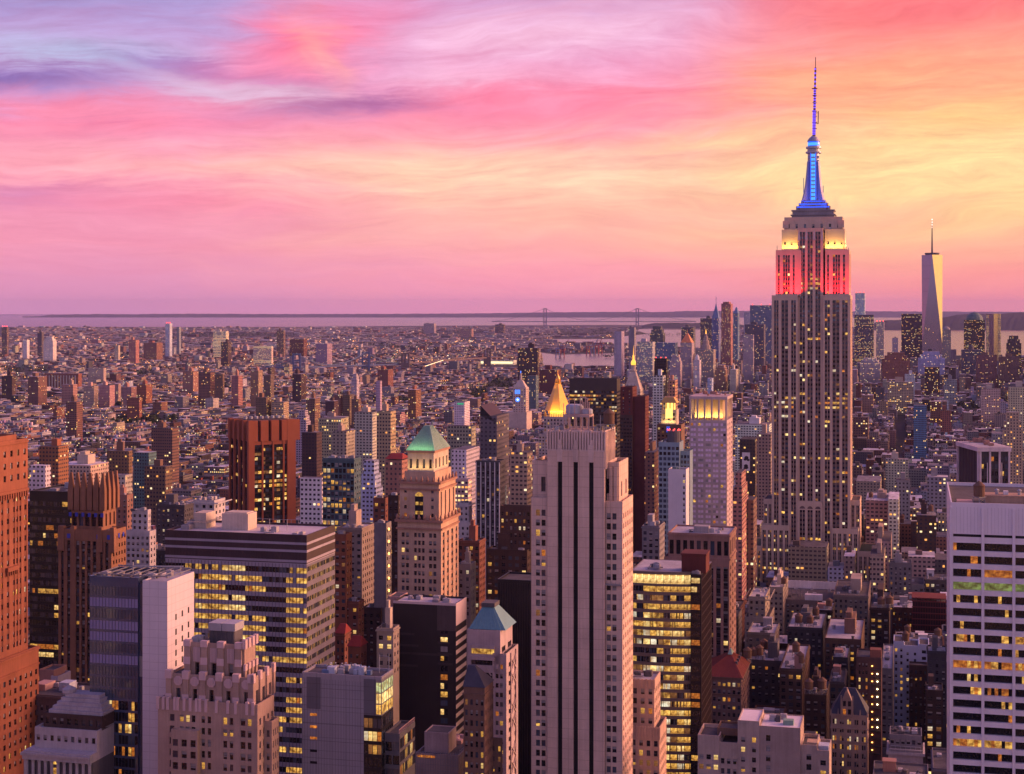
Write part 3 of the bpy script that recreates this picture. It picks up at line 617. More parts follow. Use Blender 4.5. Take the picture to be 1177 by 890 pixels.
for k in range(26): yy = 3+k*(yl-3)/25; rl.bar((xl+3.8, yy, zl+.9), (xl+3.8, yy, zl+2.1), .05)
rl.bar((xl+3.8, 3, zl+2.1), (xl+3.8, yl, zl+2.1), .07)

# --- dark slab with striped side
b = Bld('office_slab', 'near-black blank slab with pink and dark striped side wall', 'office slab', 452, 680, yb=870, lm='the black slab with the striped side')
bk = wall('black_cladding', (.022,.018,.022), .5, .35, .3); x1 = b.X(524); y1 = b.Y(536, x1); z1 = b.Z(693)
stp = wall('pale_stripe', (.62,.50,.50), .6, .3, .1)
b.tier(0, x1, 0, y1, 0, z1, bk, roof=wall('roof_pale', (.50,.46,.48)), par=.9)
b.m('grey_panel', wall('panel_taupe', (.085,.066,.07), .6)).box(b.X(502.5), x1-.01, -.12, -.004, b.Z(722), z1-.2)
lt = b.m('parapet_band', stp); lt.box(-.02, x1, -.1, -.004, z1-.1, z1+.95)
lt2 = b.m('joint_band', wall('joint_taupe', (.055,.045,.05), .6))
for py, p0, p1 in ((728,460,476),(741,460,481),(750,460,516),(764,460,480),(736,503,517),(748.5,503,520),(760,503,520)): lt2.box(b.X(p0), b.X(p1), -.08, -.004, b.Z(py)-.45, b.Z(py)+.45)
for k, py in enumerate((722, 732.5, 743, 753, 765, 775, 785, 794.5, 804.5, 814.5, 824.5)):
    z = b.Z(py); st = (0, 3, 4, 1, 0, 2, 3, 1, 5, 3, 5)[k]
    b.wins.append(((b.X(510.5), -.02, z-1.2), 0, round(b.X(514.5)-b.X(506.5), 2), 2.3, (st, st if k % 3 else 0), False))
sm_ = b.m('stripe', stp); k = 0
sm_.box(x1+.005, x1+.10, .0, y1, z1-8.6, z1+.9)
z = z1-11.4
while z > b.Z(905): sm_.box(x1+.005, x1+.12, .05, y1-.05, z-1.75, z); z -= 3.85
b.units(b.X(490), x1-3, 3, y1-4, z1, 7); b.units(3, b.X(485), 3, y1-4, z1, 3)
b.tier(-5.5, -.01, 9, 20, 0, z1+.5, W('pink'), par=.5)

# --- limestone tower with green copper pyramid
b = Bld('setback_tower', 'buff stone tower with floodlit belfry and green copper pyramid roof', 'office tower', 457, 760, yb=700, lm='the green pyramid roof')
mt = wall('buff_stone', (.52,.36,.25)); tr = wall('buff_trim', (.36,.20,.14)); dk = wall('bronze', (.05,.04,.04))
x1 = b.X(507); y1 = b.Y(527, x1); zs = b.Z(600)
cols = pxc(b, [(461.5,465),(466.5,470),(476,479),(480.5,483.5),(485,488),(493,496.5),(498,501.5)])
b.tier(0, x1, 0, y1, 0, zs, mt, F=dict(cols=cols, fl=3.65, wh=.58, lit=.2, dp=.55, top=4.2, sm=mt, zlo=b.Z(720)), R=dict(n=4, fl=3.65, wh=.62, cw=.42, lit=.04, dp=.6, top=4.2, sm=tr, sr=.2, zlo=b.Z(720)), roof=roof_d)
b.ledge(0, x1, 0, y1, zs-3.4, .9, .7, tr); b.ledge(0, x1, 0, y1, zs+.2, 1.2, 1.2, tr)
for k in range(9): xx = k*x1/8; b.m('urn', tr).lathe(xx, -.4, [(.5, zs+1.41), (.8, zs+2.2), (.5, zs+3.2), (.15, zs+4.0)], 6)
for k in range(1, 6): b.m('urn', tr).lathe(x1+.4, k*y1/5, [(.5, zs+1.41), (.8, zs+2.2), (.5, zs+3.2), (.15, zs+4.0)], 6)
yu = 1.6; u0, u1 = b.X(459.5, yu), b.X(504.5, yu); uy = b.Y(523.5, u1); zu = b.Z(556, 0, yu)
cols = pxc(b, [(464.5,467.5),(495.5,498.5)], yu)
b.tier(u0, u1, yu, uy, zs, zu, mt, F=dict(cols=cols, fl=3.8, wh=.45, lit=.3, dp=.5, top=1.5), R=dict(n=4, fl=zu-zs-6, wh=.95, cw=.30, lit=0, dp=.7, top=3.5, sash=False), roof=roof_d)
ax = (b.X(477, yu), b.X(486.5, yu)); az0 = b.Z(597, 0, yu); az1 = b.Z(570, 0, yu); ac = (ax[0]+ax[1])/2; ar = (ax[1]-ax[0])/2
aw = b.piece('arched_window', [dark_m, lit_w]); aw.box(ax[0], ax[1], yu-.06, yu-.004, az0, az1)
i = len(aw.v); aw.v += [(ac+ar*math.cos(t*math.pi/10), yu-.05, az1+.01+ar*math.sin(t*math.pi/10)) for t in range(11)]; aw.f.append(tuple(range(i, i+11))); aw.m.append(1)
for k in range(3):
    for q_ in range(2): aw.box(ax[0]+.3+q_*(ar), ax[0]+ar-.2+q_*ar, yu-.12, yu-.065, az1-4.2-k*4.4, az1-2.6-k*4.4, 1)
b.ledge(u0, u1, yu, uy, zu-2.8, .8, .8, tr); b.ledge(u0, u1, yu, uy, zu+.2, 1.0, 1.1, tr)
for k in range(8): xx = u0+k*(u1-u0)/7; b.m('urn', tr).lathe(xx, yu-.3, [(.4, zu+1.21), (.7, zu+2), (.4, zu+3), (.12, zu+3.8)], 6)
for k in range(1, 6): b.m('urn', tr).lathe(u1+.3, yu+k*(uy-yu)/5, [(.4, zu+1.21), (.7, zu+2), (.4, zu+3), (.12, zu+3.8)], 6)
ya = 4.2; a0, a1 = b.X(465, ya), b.X(500, ya); ay = b.Y(518.5, a1); za = b.Z(543, 0, ya)
b.tier(a0, a1, ya, ay, zu, za, mt, F=dict(n=7, fl=4.5, wh=.45, cw=.42, lit=.6, dp=.4, top=1.0), R=dict(n=5, fl=4.5, wh=.45, cw=.42, lit=.1, top=1.0), par=.5)
yb2 = 6.6; c0, c1 = b.X(468.5, yb2), b.X(498.5, yb2); cy = b.Y(515.5, c1); zc = b.Z(518.5, 0, yb2)
b.tier(c0, c1, yb2, cy, za, zc, wall('belfry_stone', (.5,.41,.33)), F=dict(n=4, fl=zc-za-2.6, wh=.58, cw=.40, lit=0, dp=.8, top=2.2, sash=False), R=dict(n=4, fl=zc-za-2.6, wh=.62, cw=.4, lit=0, dp=.8, top=2.2, sash=False), roof=roof_d, par=0)
b.ledge(c0, c1, yb2, cy, zc-.6, 1.0, .8, tr)
q = b.piece('pyramid_roof', copper_m); o = .7; zp = b.Z(490, 0, 12)
xm, ymid = (c0+c1)/2, (yb2+cy)/2
q.frus((c0-o, c1+o, yb2-o, cy+o), zc+.45, (xm-1.6, xm+1.6, ymid-2.4, ymid+2.4), zp)
for k in range(1, 12):
    t = k/12; q.bar((c0-o+t*(c1-c0+2*o), yb2-o, zc+.5), (xm-1.6+t*3.2, ymid-2.4, zp), .09); q.bar((c1+o, yb2-o+t*(cy-yb2+2*o), zc+.5), (xm+1.6, ymid-2.4+t*4.8, zp), .09)
b.lights += [('AREA', (xm, yb2-2.2, za+.6), (xm, yb2+1.5, zc-2), 520, (1,.62,.20), (c1-c0, .5)), ('AREA', (c1+2.2, ymid, za+.6), (c1-1.5, ymid, zc-2), 480, (1,.62,.20), (cy-yb2, .5)),
             ('AREA', (xm, yb2-2.6, zc+1.3), (xm, ymid-4, zp-5), 420, (.60,1,.40), (c1-c0, .4))]

# --- teal hipped roof building
b = Bld('postmodern_tower', 'pale stone tower with teal hipped roof and cross-braced side', 'office tower', 537, 635, yb=890, lm='the teal hipped roof')
mt = wall('pale_stone', (.46,.38,.38)); x1 = b.X(575); y1 = b.Y(589, x1); z1 = b.Z(726)
b.tier(0, x1, 0, y1, b.Z(772), z1, mt, F=dict(cols=[(b.X(541.5), b.X(568))], fl=4.4, wh=.62, panes=6, lit=.5, dp=.6, top=5.2, sash=False), R=dict(n=2, fl=4.4, wh=.55, cw=.6, panes=3, lit=.05, dp=.5, top=5.2), roof=roof_d)
q = b.piece('balcony_band', mt); q.box(b.X(540.5), b.X(569), -.8, -.005, z1-6.4, z1-5.1); q.box(b.X(540.5), b.X(569), -.8, -.005, z1-11.0, z1-9.7)
hr = b.piece('hipped_roof', wall('teal_copper', (.13,.29,.33), .55, .3, .25)); zt = b.Z(697, 0, 6)
hr.frus((b.X(538), b.X(580.5), 1, y1-1), z1+.95, (b.X(554, 6), b.X(567.5, 6), 6.5, y1-6.5), zt)
for k in range(1, 8): t = k/8; hr.bar((b.X(538)+t*(b.X(580.5)-b.X(538)), 1, z1+1), (b.X(554, 6)+t*(b.X(567.5, 6)-b.X(554, 6)), 6.5, zt), .1)
q = b.piece('roof_cap', W('dkgrey')); q.box(b.X(553, 6), b.X(568.5, 6), 6, y1-6, zt+.01, zt+1.6)
xr = b.X(582); yr = b.Y(595.5, xr); zr = b.Z(752)
b.tier(0, b.X(566), 2, y1, 0, b.Z(772)-.01, W('black'), F=dict(n=5, fl=3.8, wh=.5, cw=.7, lit=.1, sash=False, zlo=b.Z(905)), par=0)
b.tier(b.X(566)+.01, xr, 0, yr, 0, zr, mt, F=dict(cols=pxc(b, [(569.5,573),(574.5,578)]), fl=3.75, wh=.5, lit=.35, dp=.5, zlo=b.Z(905), top=2.5), R=dict(n=2, fl=3.75, wh=.5, cw=.3, lit=.08, dp=.6, zlo=b.Z(905), top=2.5), roof=roof_d)
xb2 = b.m('cross_brace', mt); nB = 6; H_ = (zr-b.Z(905))/9
for k in range(9):
    za = zr-2-k*H_
    if k % 3 != 2:
        xb2.bar((xr+.25, yr*.36, za), (xr+.25, yr*.74, za-H_*.9), .22); xb2.bar((xr+.35, yr*.74, za), (xr+.35, yr*.36, za-H_*.9), .22)
xb2.box(xr+.005, xr+.5, yr*.32, yr*.36, b.Z(905), zr); xb2.box(xr+.005, xr+.5, yr*.74, yr*.78, b.Z(905), zr)
tb = b.m('truss', mt)
for k in range(3): tb.bar((b.X(541+8*k), -.3, b.Z(764)), (b.X(549+8*k), -.3, b.Z(775)), .22)

# --- small dark-roofed brown building in front of it
b = Bld('brick_building', 'brown brick building with steep dark metal roof beside the black slab', 'building', 533, 560, yb=890)
mt = W('brown'); x1 = b.X(557); y1 = b.Y(567, x1); z1 = b.Z(791)
b.tier(0, x1, 0, y1, 0, z1, mt, F=dict(n=4, fl=3.7, wh=.55, cw=.5, lit=.35, dp=.45, zlo=b.Z(905), top=3), R=dict(n=4, fl=3.7, wh=.5, cw=.42, lit=.04, dp=.4, zlo=b.Z(905), top=3), roof=roof_d, par=.5)
b.ledge(0, x1, 0, y1, z1-2.2, .5, .4, mt)
q = b.piece('steep_roof', wall('slate', (.055,.055,.07), .6, .3)); q.frus((-.3, x1+.3, -.3, y1+.3), z1+.55, (0, x1*.35, y1*.45, y1*.55), b.Z(765, 0, 5))
x2 = b.X(567); b.tier(b.X(546), x2, y1+.5, b.Y(577.5, x2), 0, b.Z(852, x2, y1), mt, R=dict(n=5, fl=3.7, wh=.5, cw=.42, lit=.04, zlo=b.Z(905, x2)), F=dict(n=3, fl=3.7, wh=.5, cw=.4, lit=.1, zlo=b.Z(905)), roof=roof_d)

# --- scaffold wrapped low building
b = Bld('low_building', 'low pale building wrapped in scaffold netting at the bottom edge', 'building', 478, 575, yb=890)
mt = wall('net_wrap', (.38,.30,.29), .95, .1, .4); x1 = b.X(527); y1 = b.Y(551, x1); z1 = b.Z(868)
b.tier(0, x1, 0, y1, 0, z1, mt, roof=roof_d); b.tier(b.X(484), b.X(512), 4, 14, z1+.13, b.Z(842, 0, 4), mt, par=.4)
sc = b.m('scaffold', steel_m)
for k in range(18): xx = k*x1/17; sc.bar((xx, -.5, b.Z(905)), (xx, -.5, z1+2), .07)
for k in range(5): sc.bar((0, -.5, z1+1.5-k*2.2), (x1, -.5, z1+1.5-k*2.2), .06)
for k in range(14): yy = k*y1/13; sc.bar((x1+.5, yy, b.Z(905)), (x1+.5, yy, z1+3), .07)
for k in range(6): sc.bar((x1+.5, 0, z1+2.5-k*2.2), (x1+.5, y1, z1+2.5-k*2.2), .06)
q = b.piece('lit_strip', lit_o); q.box(.5, x1*.45, -.12, -.02, z1-.6, z1+.2)
b.units(2, x1-2, 15, y1-3, z1, 8, W('pink'))

# --- black void tower
b = Bld('dark_tower', 'featureless black tower standing behind the black-striped stone tower', 'office tower', 572, 690, yb=860)
bk = W('black', rough=.3, spec=.3); x1 = b.X(640); b.tier(0, x1, 0, 20, 0, b.Z(668), bk, roof=roof_d)
fm = b.m('fin', wall('black_fin', (.03,.028,.032), .4))
for k in range(24): fm.box(k*x1/24, k*x1/24+.15, -.25, -.005, 0, b.Z(670))

# --- the black-striped stone tower
b = Bld('striped_tower', 'tall grey-tan stone tower with three black vertical window stripes', 'office tower', 610.5, 570, yb=890, lm='the black-striped stone tower')
mt = wall('tower_stone', (.62,.45,.36), .9, .15, .26, 3.6); cp = wall('tower_crown', (.62,.47,.40))
zlo = b.Z(905); F_ = dict(fl=3.6, wh=.62, lit=.1, dp=.4, top=2.0, zlo=zlo, bot=0)
xl = b.X(629.2, -1.5); xm = b.X(695, -1.5); xr = b.X(715.5); yR = b.Y(727.5, xr); zw = b.Z(577)
cols = pxc(b, [(616,620.6),(622.4,627)])
b.tier(0, xl, 0, yR, 0, zw, mt, F=dict(cols=cols, **F_), roof=roof_d, par=1.6)
cols = pxc(b, [(697.3,702),(703.8,708.5)])
b.tier(xm, xr, 0, yR, 0, zw-.5, mt, F=dict(cols=cols, **F_), R=dict(n=5, fl=3.6, wh=.55, cw=.38, lit=.03, dp=.3, top=2, zlo=b.Z(905, xr)), roof=roof_d, par=1.6)
yS = 2.6; zS = b.Z(533, 0, yS); s0, s1 = b.X(612.5, yS), b.X(711.5, yS); yS1 = b.Y(722, s1)
b.tier(s0, xl, yS, yS1, zw, zS, mt, F=dict(cols=pxc(b, [(622,627)], yS), fl=zS-zw-8, wh=.97, lit=0, dp=.8, top=4.5, sill=0, sash=False), roof=roof_d, par=1.2)
b.tier(xm, s1, yS, yS1, zw, zS, mt, F=dict(cols=pxc(b, [(697.5,702.5)], yS), fl=zS-zw-8, wh=.97, lit=0, dp=.8, top=4.5, sill=0, sash=False), R=dict(n=2, fl=zS-zw-6, wh=.7, cw=.25, lit=0, dp=.6, top=5), roof=roof_d, par=1.2)
for px_, w_ in ((704.5, 1.2), (708.5, 1.4)): xx = b.X(px_, yS); b.piece('pier', mt).box(xx-w_, xx+.4, yS-.6, yS-.005, zw, zS-.5)
zc0, zc1 = b.Z(517.5, xl, -1.5), b.Z(497, xl, -1.5); strips = pxc(b, [(641,646.2),(659,664.2),(677,682.2)], -1.5)
b.boxes.append((xl, xm, -1.5, yS1-2, 0, zc1))
core = b.m('core', dark_m); core.box(xl+.01, xm-.01, -.6, yS1-2.5, 0, zc0)
g = b.m('wall', mt); e = xl
ztop = b.Z(528.5, xl, -1.5)
for c0, c1 in strips+[(xm, xm)]:
    g.box(e, c0, -1.5, -.61, 0, zc0); e = c1
for c0, c1 in strips:
    g.box(c0, c1, -1.3, -.61, ztop, zc0)
    k = b.m('stripe_head', cp); cxx = (c0+c1)/2
    for t in range(3): k.box(cxx-1.1+.28*t, cxx+1.1-.28*t, -1.9+.05*t, -1.505, zc0-1.2+t*1.7, zc0+.45+t*1.7)
    k.box(cxx-.95, cxx+.95, -1.75, -1.505, ztop-.6, zc0-1.21)
    wm = b.m('stripe_mullion', plain('black_steel', (.012,.012,.014), .5, .2)); z = ztop-3
    wm.box(cxx-.06, cxx+.06, -.75, -.62, zlo, ztop)
    while z > zlo: wm.box(c0, c1, -.72, -.62, z-1.3, z); z -= 3.6
g.box(xl, xm, -1.5, yS1-2, zc0+.001, zc1-1.2) if False else None
cr = b.m('crown', cp); cr.box(xl, xm, -1.5+.8, yS1-2, zc0+.002, zc1)
n = 21
for k in range(n+1):
    xx = xl+k*(xm-xl)/n; cr.box(xx-.30, xx+.30, -1.5, -.705, zc0+.002, zc1+(1.0 if k % 4 == 0 else .35))
for k in range(8): yy = -1.2+k*(yS1-2)/8; cr.box(xm+.005, xm+.45, yy, yy+.7, zS-1, zc1+.5)
cr.box(xl-.02, xm+.02, -1.62, -1.52, zc0-.2, zc0+.35)
b.roof(xl, xm, -.7, yS1-2, zc1, roof_d, cp, .8)
yq = 7; q = b.piece('water_plant', wall('tank_blue', (.34,.38,.45), .4, .5)); q.lathe((b.X(650, yq)+b.X(667, yq))/2, yq+3, [(3.3, zc1+6.2), (3.3, b.Z(467, xl, yq)), (2.6, b.Z(465, xl, yq))], 12)
q = b.piece('water_plant', wall('tank_blue', (.34,.38,.45), .4, .5)); xx = b.X(672, yq); q.lathe(xx, yq+3, [(2.4, zc1+6.2), (2.4, b.Z(471, xl, yq)), (2, b.Z(470, xl, yq))], 12)
q = b.piece('roof_frame', wall('frame_pink', (.45,.33,.31)))
x0_, x1_ = b.X(648, 5), b.X(678, 5)
q.box(x0_, x1_, 4, 12, zc1+5.2, zc1+6.0); q.box(x0_, x1_, 4, 12, zc1+.1, zc1+.7)
for k in range(5): xx = x0_+k*(x1_-x0_-.5)/4; q.box(xx, xx+.45, 4, 4.45, zc1+.71, zc1+5.19); q.box(xx, xx+.45, 11.5, 12, zc1+.71, zc1+5.19)
for k in range(3): q.bar((x0_+k*2, 5, zc1+6), (x0_+k*2, 5, zc1+10+k), .12)
for k in range(6): xx = b.X(667+k*2, 8); q.bar((xx, 8, zc1+6), (xx, 8, zc1+12.5-(k % 3)), .16)
q.bar((b.X(667, 8), 8, zc1+12.4), (b.X(677, 8), 8, zc1+11.5), .18)
b.units(xl+1, xl+5, 2, 12, zc1, 4); b.units(b.X(680, 2), xm-3, 3, 12, zc1, 5)
q = b.piece('roof_mast', unit_m); xx = b.X(690, 4); q.bar((xx, 4, zc1), (xx, 4, zc1+6), .09)
q = b.piece('platform', steel_m); q.box(b.X(692.5), b.X(715), -.9, -.1, b.Z(669), b.Z(667)); 
for k in range(5): q.bar((b.X(693+5*k), -.8, b.Z(667)), (b.X(693+5*k), -.8, b.Z(664.5)), .06)

# --- its stepped neighbour
b = Bld('stepped_block', 'low stepped stone block at the foot of the black-striped tower', 'office block', 716.5, 588, yb=890)
x1 = b.X(752); y1 = b.Y(759, x1); mtb = wall('tower_stone2', (.50,.35,.28))
b.tier(0, x1, 0, y1, b.Z(836), b.Z(783), mtb, F=dict(n=4, fl=3.6, wh=.6, cw=.5, lit=.3, top=1.6), R=dict(n=4, fl=3.6, wh=.55, cw=.4, lit=.03, top=1.6), roof=roof_l, par=1.0)
for k in range(9): b.m('finial', mtb).box(x1*k/8-.3, x1*k/8+.3, -.35, -.01, b.Z(790), b.Z(779))
x2 = b.X(758, -1.5); b.tier(0, x2, -1.5, b.Y(766, x2), 0, b.Z(836)-.01, mtb, F=dict(n=5, fl=3.6, wh=.6, cw=.5, lit=.3, top=3.2, zlo=b.Z(905)), R=dict(n=6, fl=3.6, wh=.55, cw=.4, lit=.03, top=3, zlo=b.Z(905, x2)), roof=roof_d)
for k in range(14): b.m('finial', mtb).box(x2*k/13-.3, x2*k/13+.3, -1.85, -1.51, b.Z(846), b.Z(832))
b.units(2, x1-2, 2, y1-3, b.Z(783), 4)

# --- brightly lit curved glass office building
b = Bld('glass_office', 'dark glass office with gently curved front, nearly every floor lit yellow', 'office block', 724, 676, yb=890, lm='the brightly lit curved office')
xN = b.X(793.5); xD = b.X(806); yW = b.Y(818, xD); z1 = b.Z(658)
bk = W('black', rough=.3, spec=.3); sp_ = wall('bronze_spandrel', (.15,.12,.105), .35, .5, .2)
nb_ = 9; top = b.Z(658)
def yc(x): return 3.2*(x/xN-.35)**2*1.6-.3
b.boxes.append((0, xD, 0, yW, 0, z1))
g = b.m('wall', bk); g.box(xN+.01, xD-.5, 1.0, yW, 0, z1)
body = b.m('core', dark_m)
poly = [(x_*xN/nb_, yc(x_*xN/nb_)+.4) for x_ in range(nb_+1)]+[(xN, yW), (0, yW)]
body.prism(poly, 0, z1-.05)
zf = z1-.4; i = 0
while zf > b.Z(905):
    fl = 5.0 if i == 0 else 3.75; spm = b.piece('spandrel', sp_)
    for k in range(nb_):
        xa_, xb_ = k*xN/nb_, (k+1)*xN/nb_; ya_, yb_ = yc(xa_), yc(xb_)
        ang = math.atan2(yb_-ya_, xb_-xa_); w_ = math.hypot(xb_-xa_, yb_-ya_)
        h_ = fl*.62 if i else fl*.78; z0_ = zf-h_
        if i == 0: st = (3,)*8
        elif i == 1: st = (1,)*8 if k > 1 else (0, 0, 5, 0, 0, 0, 9, 0)
        else:
            pr = .45 if i in (2, 8, 9) else .95 if (3 <= k <= 7) else .72
            k0 = R.choice((1, 1, 1, 3, 12, 11)); st = tuple((k0 if R.random() < .85 else R.choice((0, 11, 1))) for _ in range(8)) if R.random() < pr else tuple(R.choice((9,0,0,5)) for _ in range(8))
        b.wins.append((((xa_+xb_)/2, (ya_+yb_)/2+.25, z0_), ang, round(w_-.12, 2), round(h_, 2), st, False))
        spm.quad((xa_, ya_, zf-fl), (xb_, yb_, zf-fl), (xb_, yb_, z0_), (xa_, ya_, z0_)); spm.quad((xa_, ya_, z0_), (xb_, yb_, z0_), (xb_, yb_+.3, z0_), (xa_, ya_+.3, z0_))
    zf -= fl; i += 1
b.piece('roof_edge', sp_).prism([(k*xN/nb_, yc(k*xN/nb_)-.05) for k in range(nb_+1)]+[(xN, 3), (0, 3)], z1-.4, z1+.8)
g2 = b.m('dark_corner', bk); g2.box(xN+.02, xD-.01, .3, .99, 0, z1)
zf = z1-1; i = 0
while zf > b.Z(905):
    st = 3 if i < 2 else 2 if R.random() < .25 else 1 if R.random() < .08 else 0
    b.wins.append((((xN+xD)/2-.1, .26, zf-2.5), 0, round(xD-xN-1.0, 2), 2.2, (st, st, 0 if R.random() < .4 else st), False)); zf -= 3.75; i += 1
rf = b.m('side_wall', wall('bronze_dark', (.05,.035,.033), .35, .4, .2)); rf.box(xD-.49, xD, 1.0, yW, 0, z1)
mm = b.m('side_fin', wall('bronze_fin', (.075,.05,.046), .35))
for k in range(20): yy = 1.1+k*(yW-1.2)/20; mm.box(xD+.005, xD+.16, yy, yy+.12, b.Z(905), z1)
zf = z1-2
while zf > b.Z(905): mm.box(xD+.004, xD+.09, 1, yW, zf-.5, zf); zf -= 3.75
b.roof(0, xD, 3, yW, z1, roof_l, sp_, .3)
q = b.piece('roof_hut', W('maroon')); hx = b.X(783, 3); q.box(hx, b.X(811, 3), 4, 16, z1+.13, b.Z(636, 0, 3)); q.box(hx-.3, b.X(811, 3)+.3, 3.7, 16.3, b.Z(636, 0, 3)+.01, b.Z(636, 0, 3)+.7)
b.units(b.X(742, 6), b.X(765, 6), 8, 16, z1, 6, big=4); b.units(b.X(790, 1), b.X(805, 1), 1, 4, z1, 3, big=2)

# --- pinkish stone tower behind it
b = Bld('stone_tower', 'pink-brown stone tower with tall vertical strips, behind the lit curved office', 'office tower', 768, 820, yb=760)
mt = wall('rose_stone', (.30,.175,.14)); dk = wall('dark_bronze', (.045,.035,.035), .4); x1 = b.X(838.5); y1 = b.Y(846, x1); z1 = b.Z(614); z2 = b.Z(641)
b.tier(0, x1, 0, y1, z2, z1, mt, F=dict(n=9, fl=z1-z2-3.5, wh=.85, cw=.62, dp=.9, lit=0, top=2.2, sash=False), R=dict(n=3, fl=z1-z2-3.5, wh=.85, cw=.4, dp=.6, lit=0, top=2.2), roof=roof_l)
b.ledge(0, x1, 0, y1, z2-.3, .9, .5, mt); b.ledge(0, x1, 0, y1, z1-.4, .8, .5, mt)
b.tier(-2, x1, -.8, y1, 0, z2-.31, mt, F=dict(n=9, fl=3.8, wh=.6, cw=.6, dp=1.0, lit=.10, sm=dk, sr=.2, top=2.5, zlo=b.Z(790)), R=dict(n=3, fl=3.8, wh=.55, cw=.4, lit=.02, dp=.5, top=2.5, zlo=b.Z(790, x1)), roof=roof_d)
q = b.piece('roof_hut', W('grey')); q.box(b.X(798, 10), b.X(815, 10), 8, 15, z1+.13, z1+3.4)
b.units(3, x1-3, 4, y1-4, z1, 6)

# --- white tower with lit crown
b = Bld('pale_tower', 'pale pink tower whose open crown of columns is lit yellow', 'office tower', 792.5, 1060, yb=610, lm='the crown-lit pink tower')
mt = wall('pale_rose', (.47,.37,.37)); x1 = b.X(835.5); y1 = b.Y(842, x1); z1 = b.Z(483)
refl = 5
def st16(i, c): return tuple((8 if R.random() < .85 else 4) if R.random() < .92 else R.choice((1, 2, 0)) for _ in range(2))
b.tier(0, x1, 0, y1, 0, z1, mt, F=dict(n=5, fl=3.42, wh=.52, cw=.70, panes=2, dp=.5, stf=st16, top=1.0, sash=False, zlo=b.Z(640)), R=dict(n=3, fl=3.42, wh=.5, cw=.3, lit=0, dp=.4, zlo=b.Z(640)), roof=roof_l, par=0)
ztop = b.Z(459); cm = b.m('crown_column', mt)
for k in range(6): xx = k*(x1-1.1)/5; cm.box(xx, xx+1.1, 0, 2.0, z1+.13, ztop)
for k in range(1, 5): yy = k*(y1-1.1)/4; cm.box(x1-2, x1, yy, yy+1.1, z1+.13, ztop); cm.box(0, 2, yy, yy+1.1, z1+.13, ztop)
b.boxes.append((0, x1, 0, y1, z1, ztop))
b.m('crown_roof', mt).box(-.3, x1+.3, -.3, y1+.3, ztop+.01, ztop+2.0); b.m('crown_core', wall('warm_stone', (.45,.33,.25))).box(3.2, x1-3.2, 3.2, y1-2, z1+.13, ztop)
for k in range(5): b.lights.append(('AREA', ((k+.5)*(x1-1.1)/5+.5, 1.4, z1+.8), ((k+.5)*(x1-1.1)/5+.5, 3.2, z1+9), 900, (1, .6, .14), (3.2, .6)))
b.lights.append(('AREA', (x1-1.2, y1/2, z1+.8), (x1-3.2, y1/2, z1+9), 1500, (1, .6, .14), (y1*.7, .6)))
b.units(2, x1-2, 2, y1-3, ztop+2.0, 9, W('rose'))

# --- teal glass tower and white blank wall
b = Bld('glass_tower', 'narrow blue-grey glass tower right beside the pink crowned tower', 'office tower', 757, 1020, yb=640)
x1 = b.X(781); z1 = b.Z(510); tl_ = wall('teal_clad', (.20,.30,.36), .4, .5, .2)
b.tier(0, x1, 0, 18, 0, z1, tl_, F=dict(n=5, fl=3.4, wh=.6, cw=.72, lit=.03, dp=.15, stf=lambda i, c: (R.choice((5, 5, 0, 5)),), sash=False, zlo=b.Z(660)), roof=roof_d)
b.tier(x1+.01, b.X(792), 4, 18, 0, b.Z(520), tl_, F=dict(n=3, fl=3.4, wh=.6, cw=.7, stf=lambda i, c: (R.choice((5, 0)),), sash=False, dp=.15, zlo=b.Z(600)), roof=roof_d)
q = b.piece('roof_drum', W('dkgrey')); q.lathe(b.X(774, 6), 8, [(4.2, z1+.2), (4.2, z1+7.5), (3.6, z1+8)], 14)
rs = b.piece('aviation_lamp', emis('red_lamp', (1, .06, .05), 3)); 
for k in range(8): rs.lathe(b.X(774, 6)+4*math.cos(k*.8), 8+4*math.sin(k*.8), [(.35, z1+8.1), (.35, z1+8.9), (.02, z1+9.1)], 6)
b.units(1, 5, 4, 12, z1, 3)
b = Bld('blank_slab', 'blank white slab with one column of small dark windows, by blue-grey glass', 'building', 768, 985, yb=635)
x1 = b.X(788.5); z1 = b.Z(541)
b.tier(0, x1, 0, 14, 0, z1, wall('white_render', (.62,.58,.60), .8, .2, .14), F=dict(cols=[(b.X(785), b.X(787.2))], fl=3.6, wh=.5, lit=.03, zlo=b.Z(640)), roof=roof_d)
b.units(1, x1-2, 2, 12, z1, 3, W('teal'))

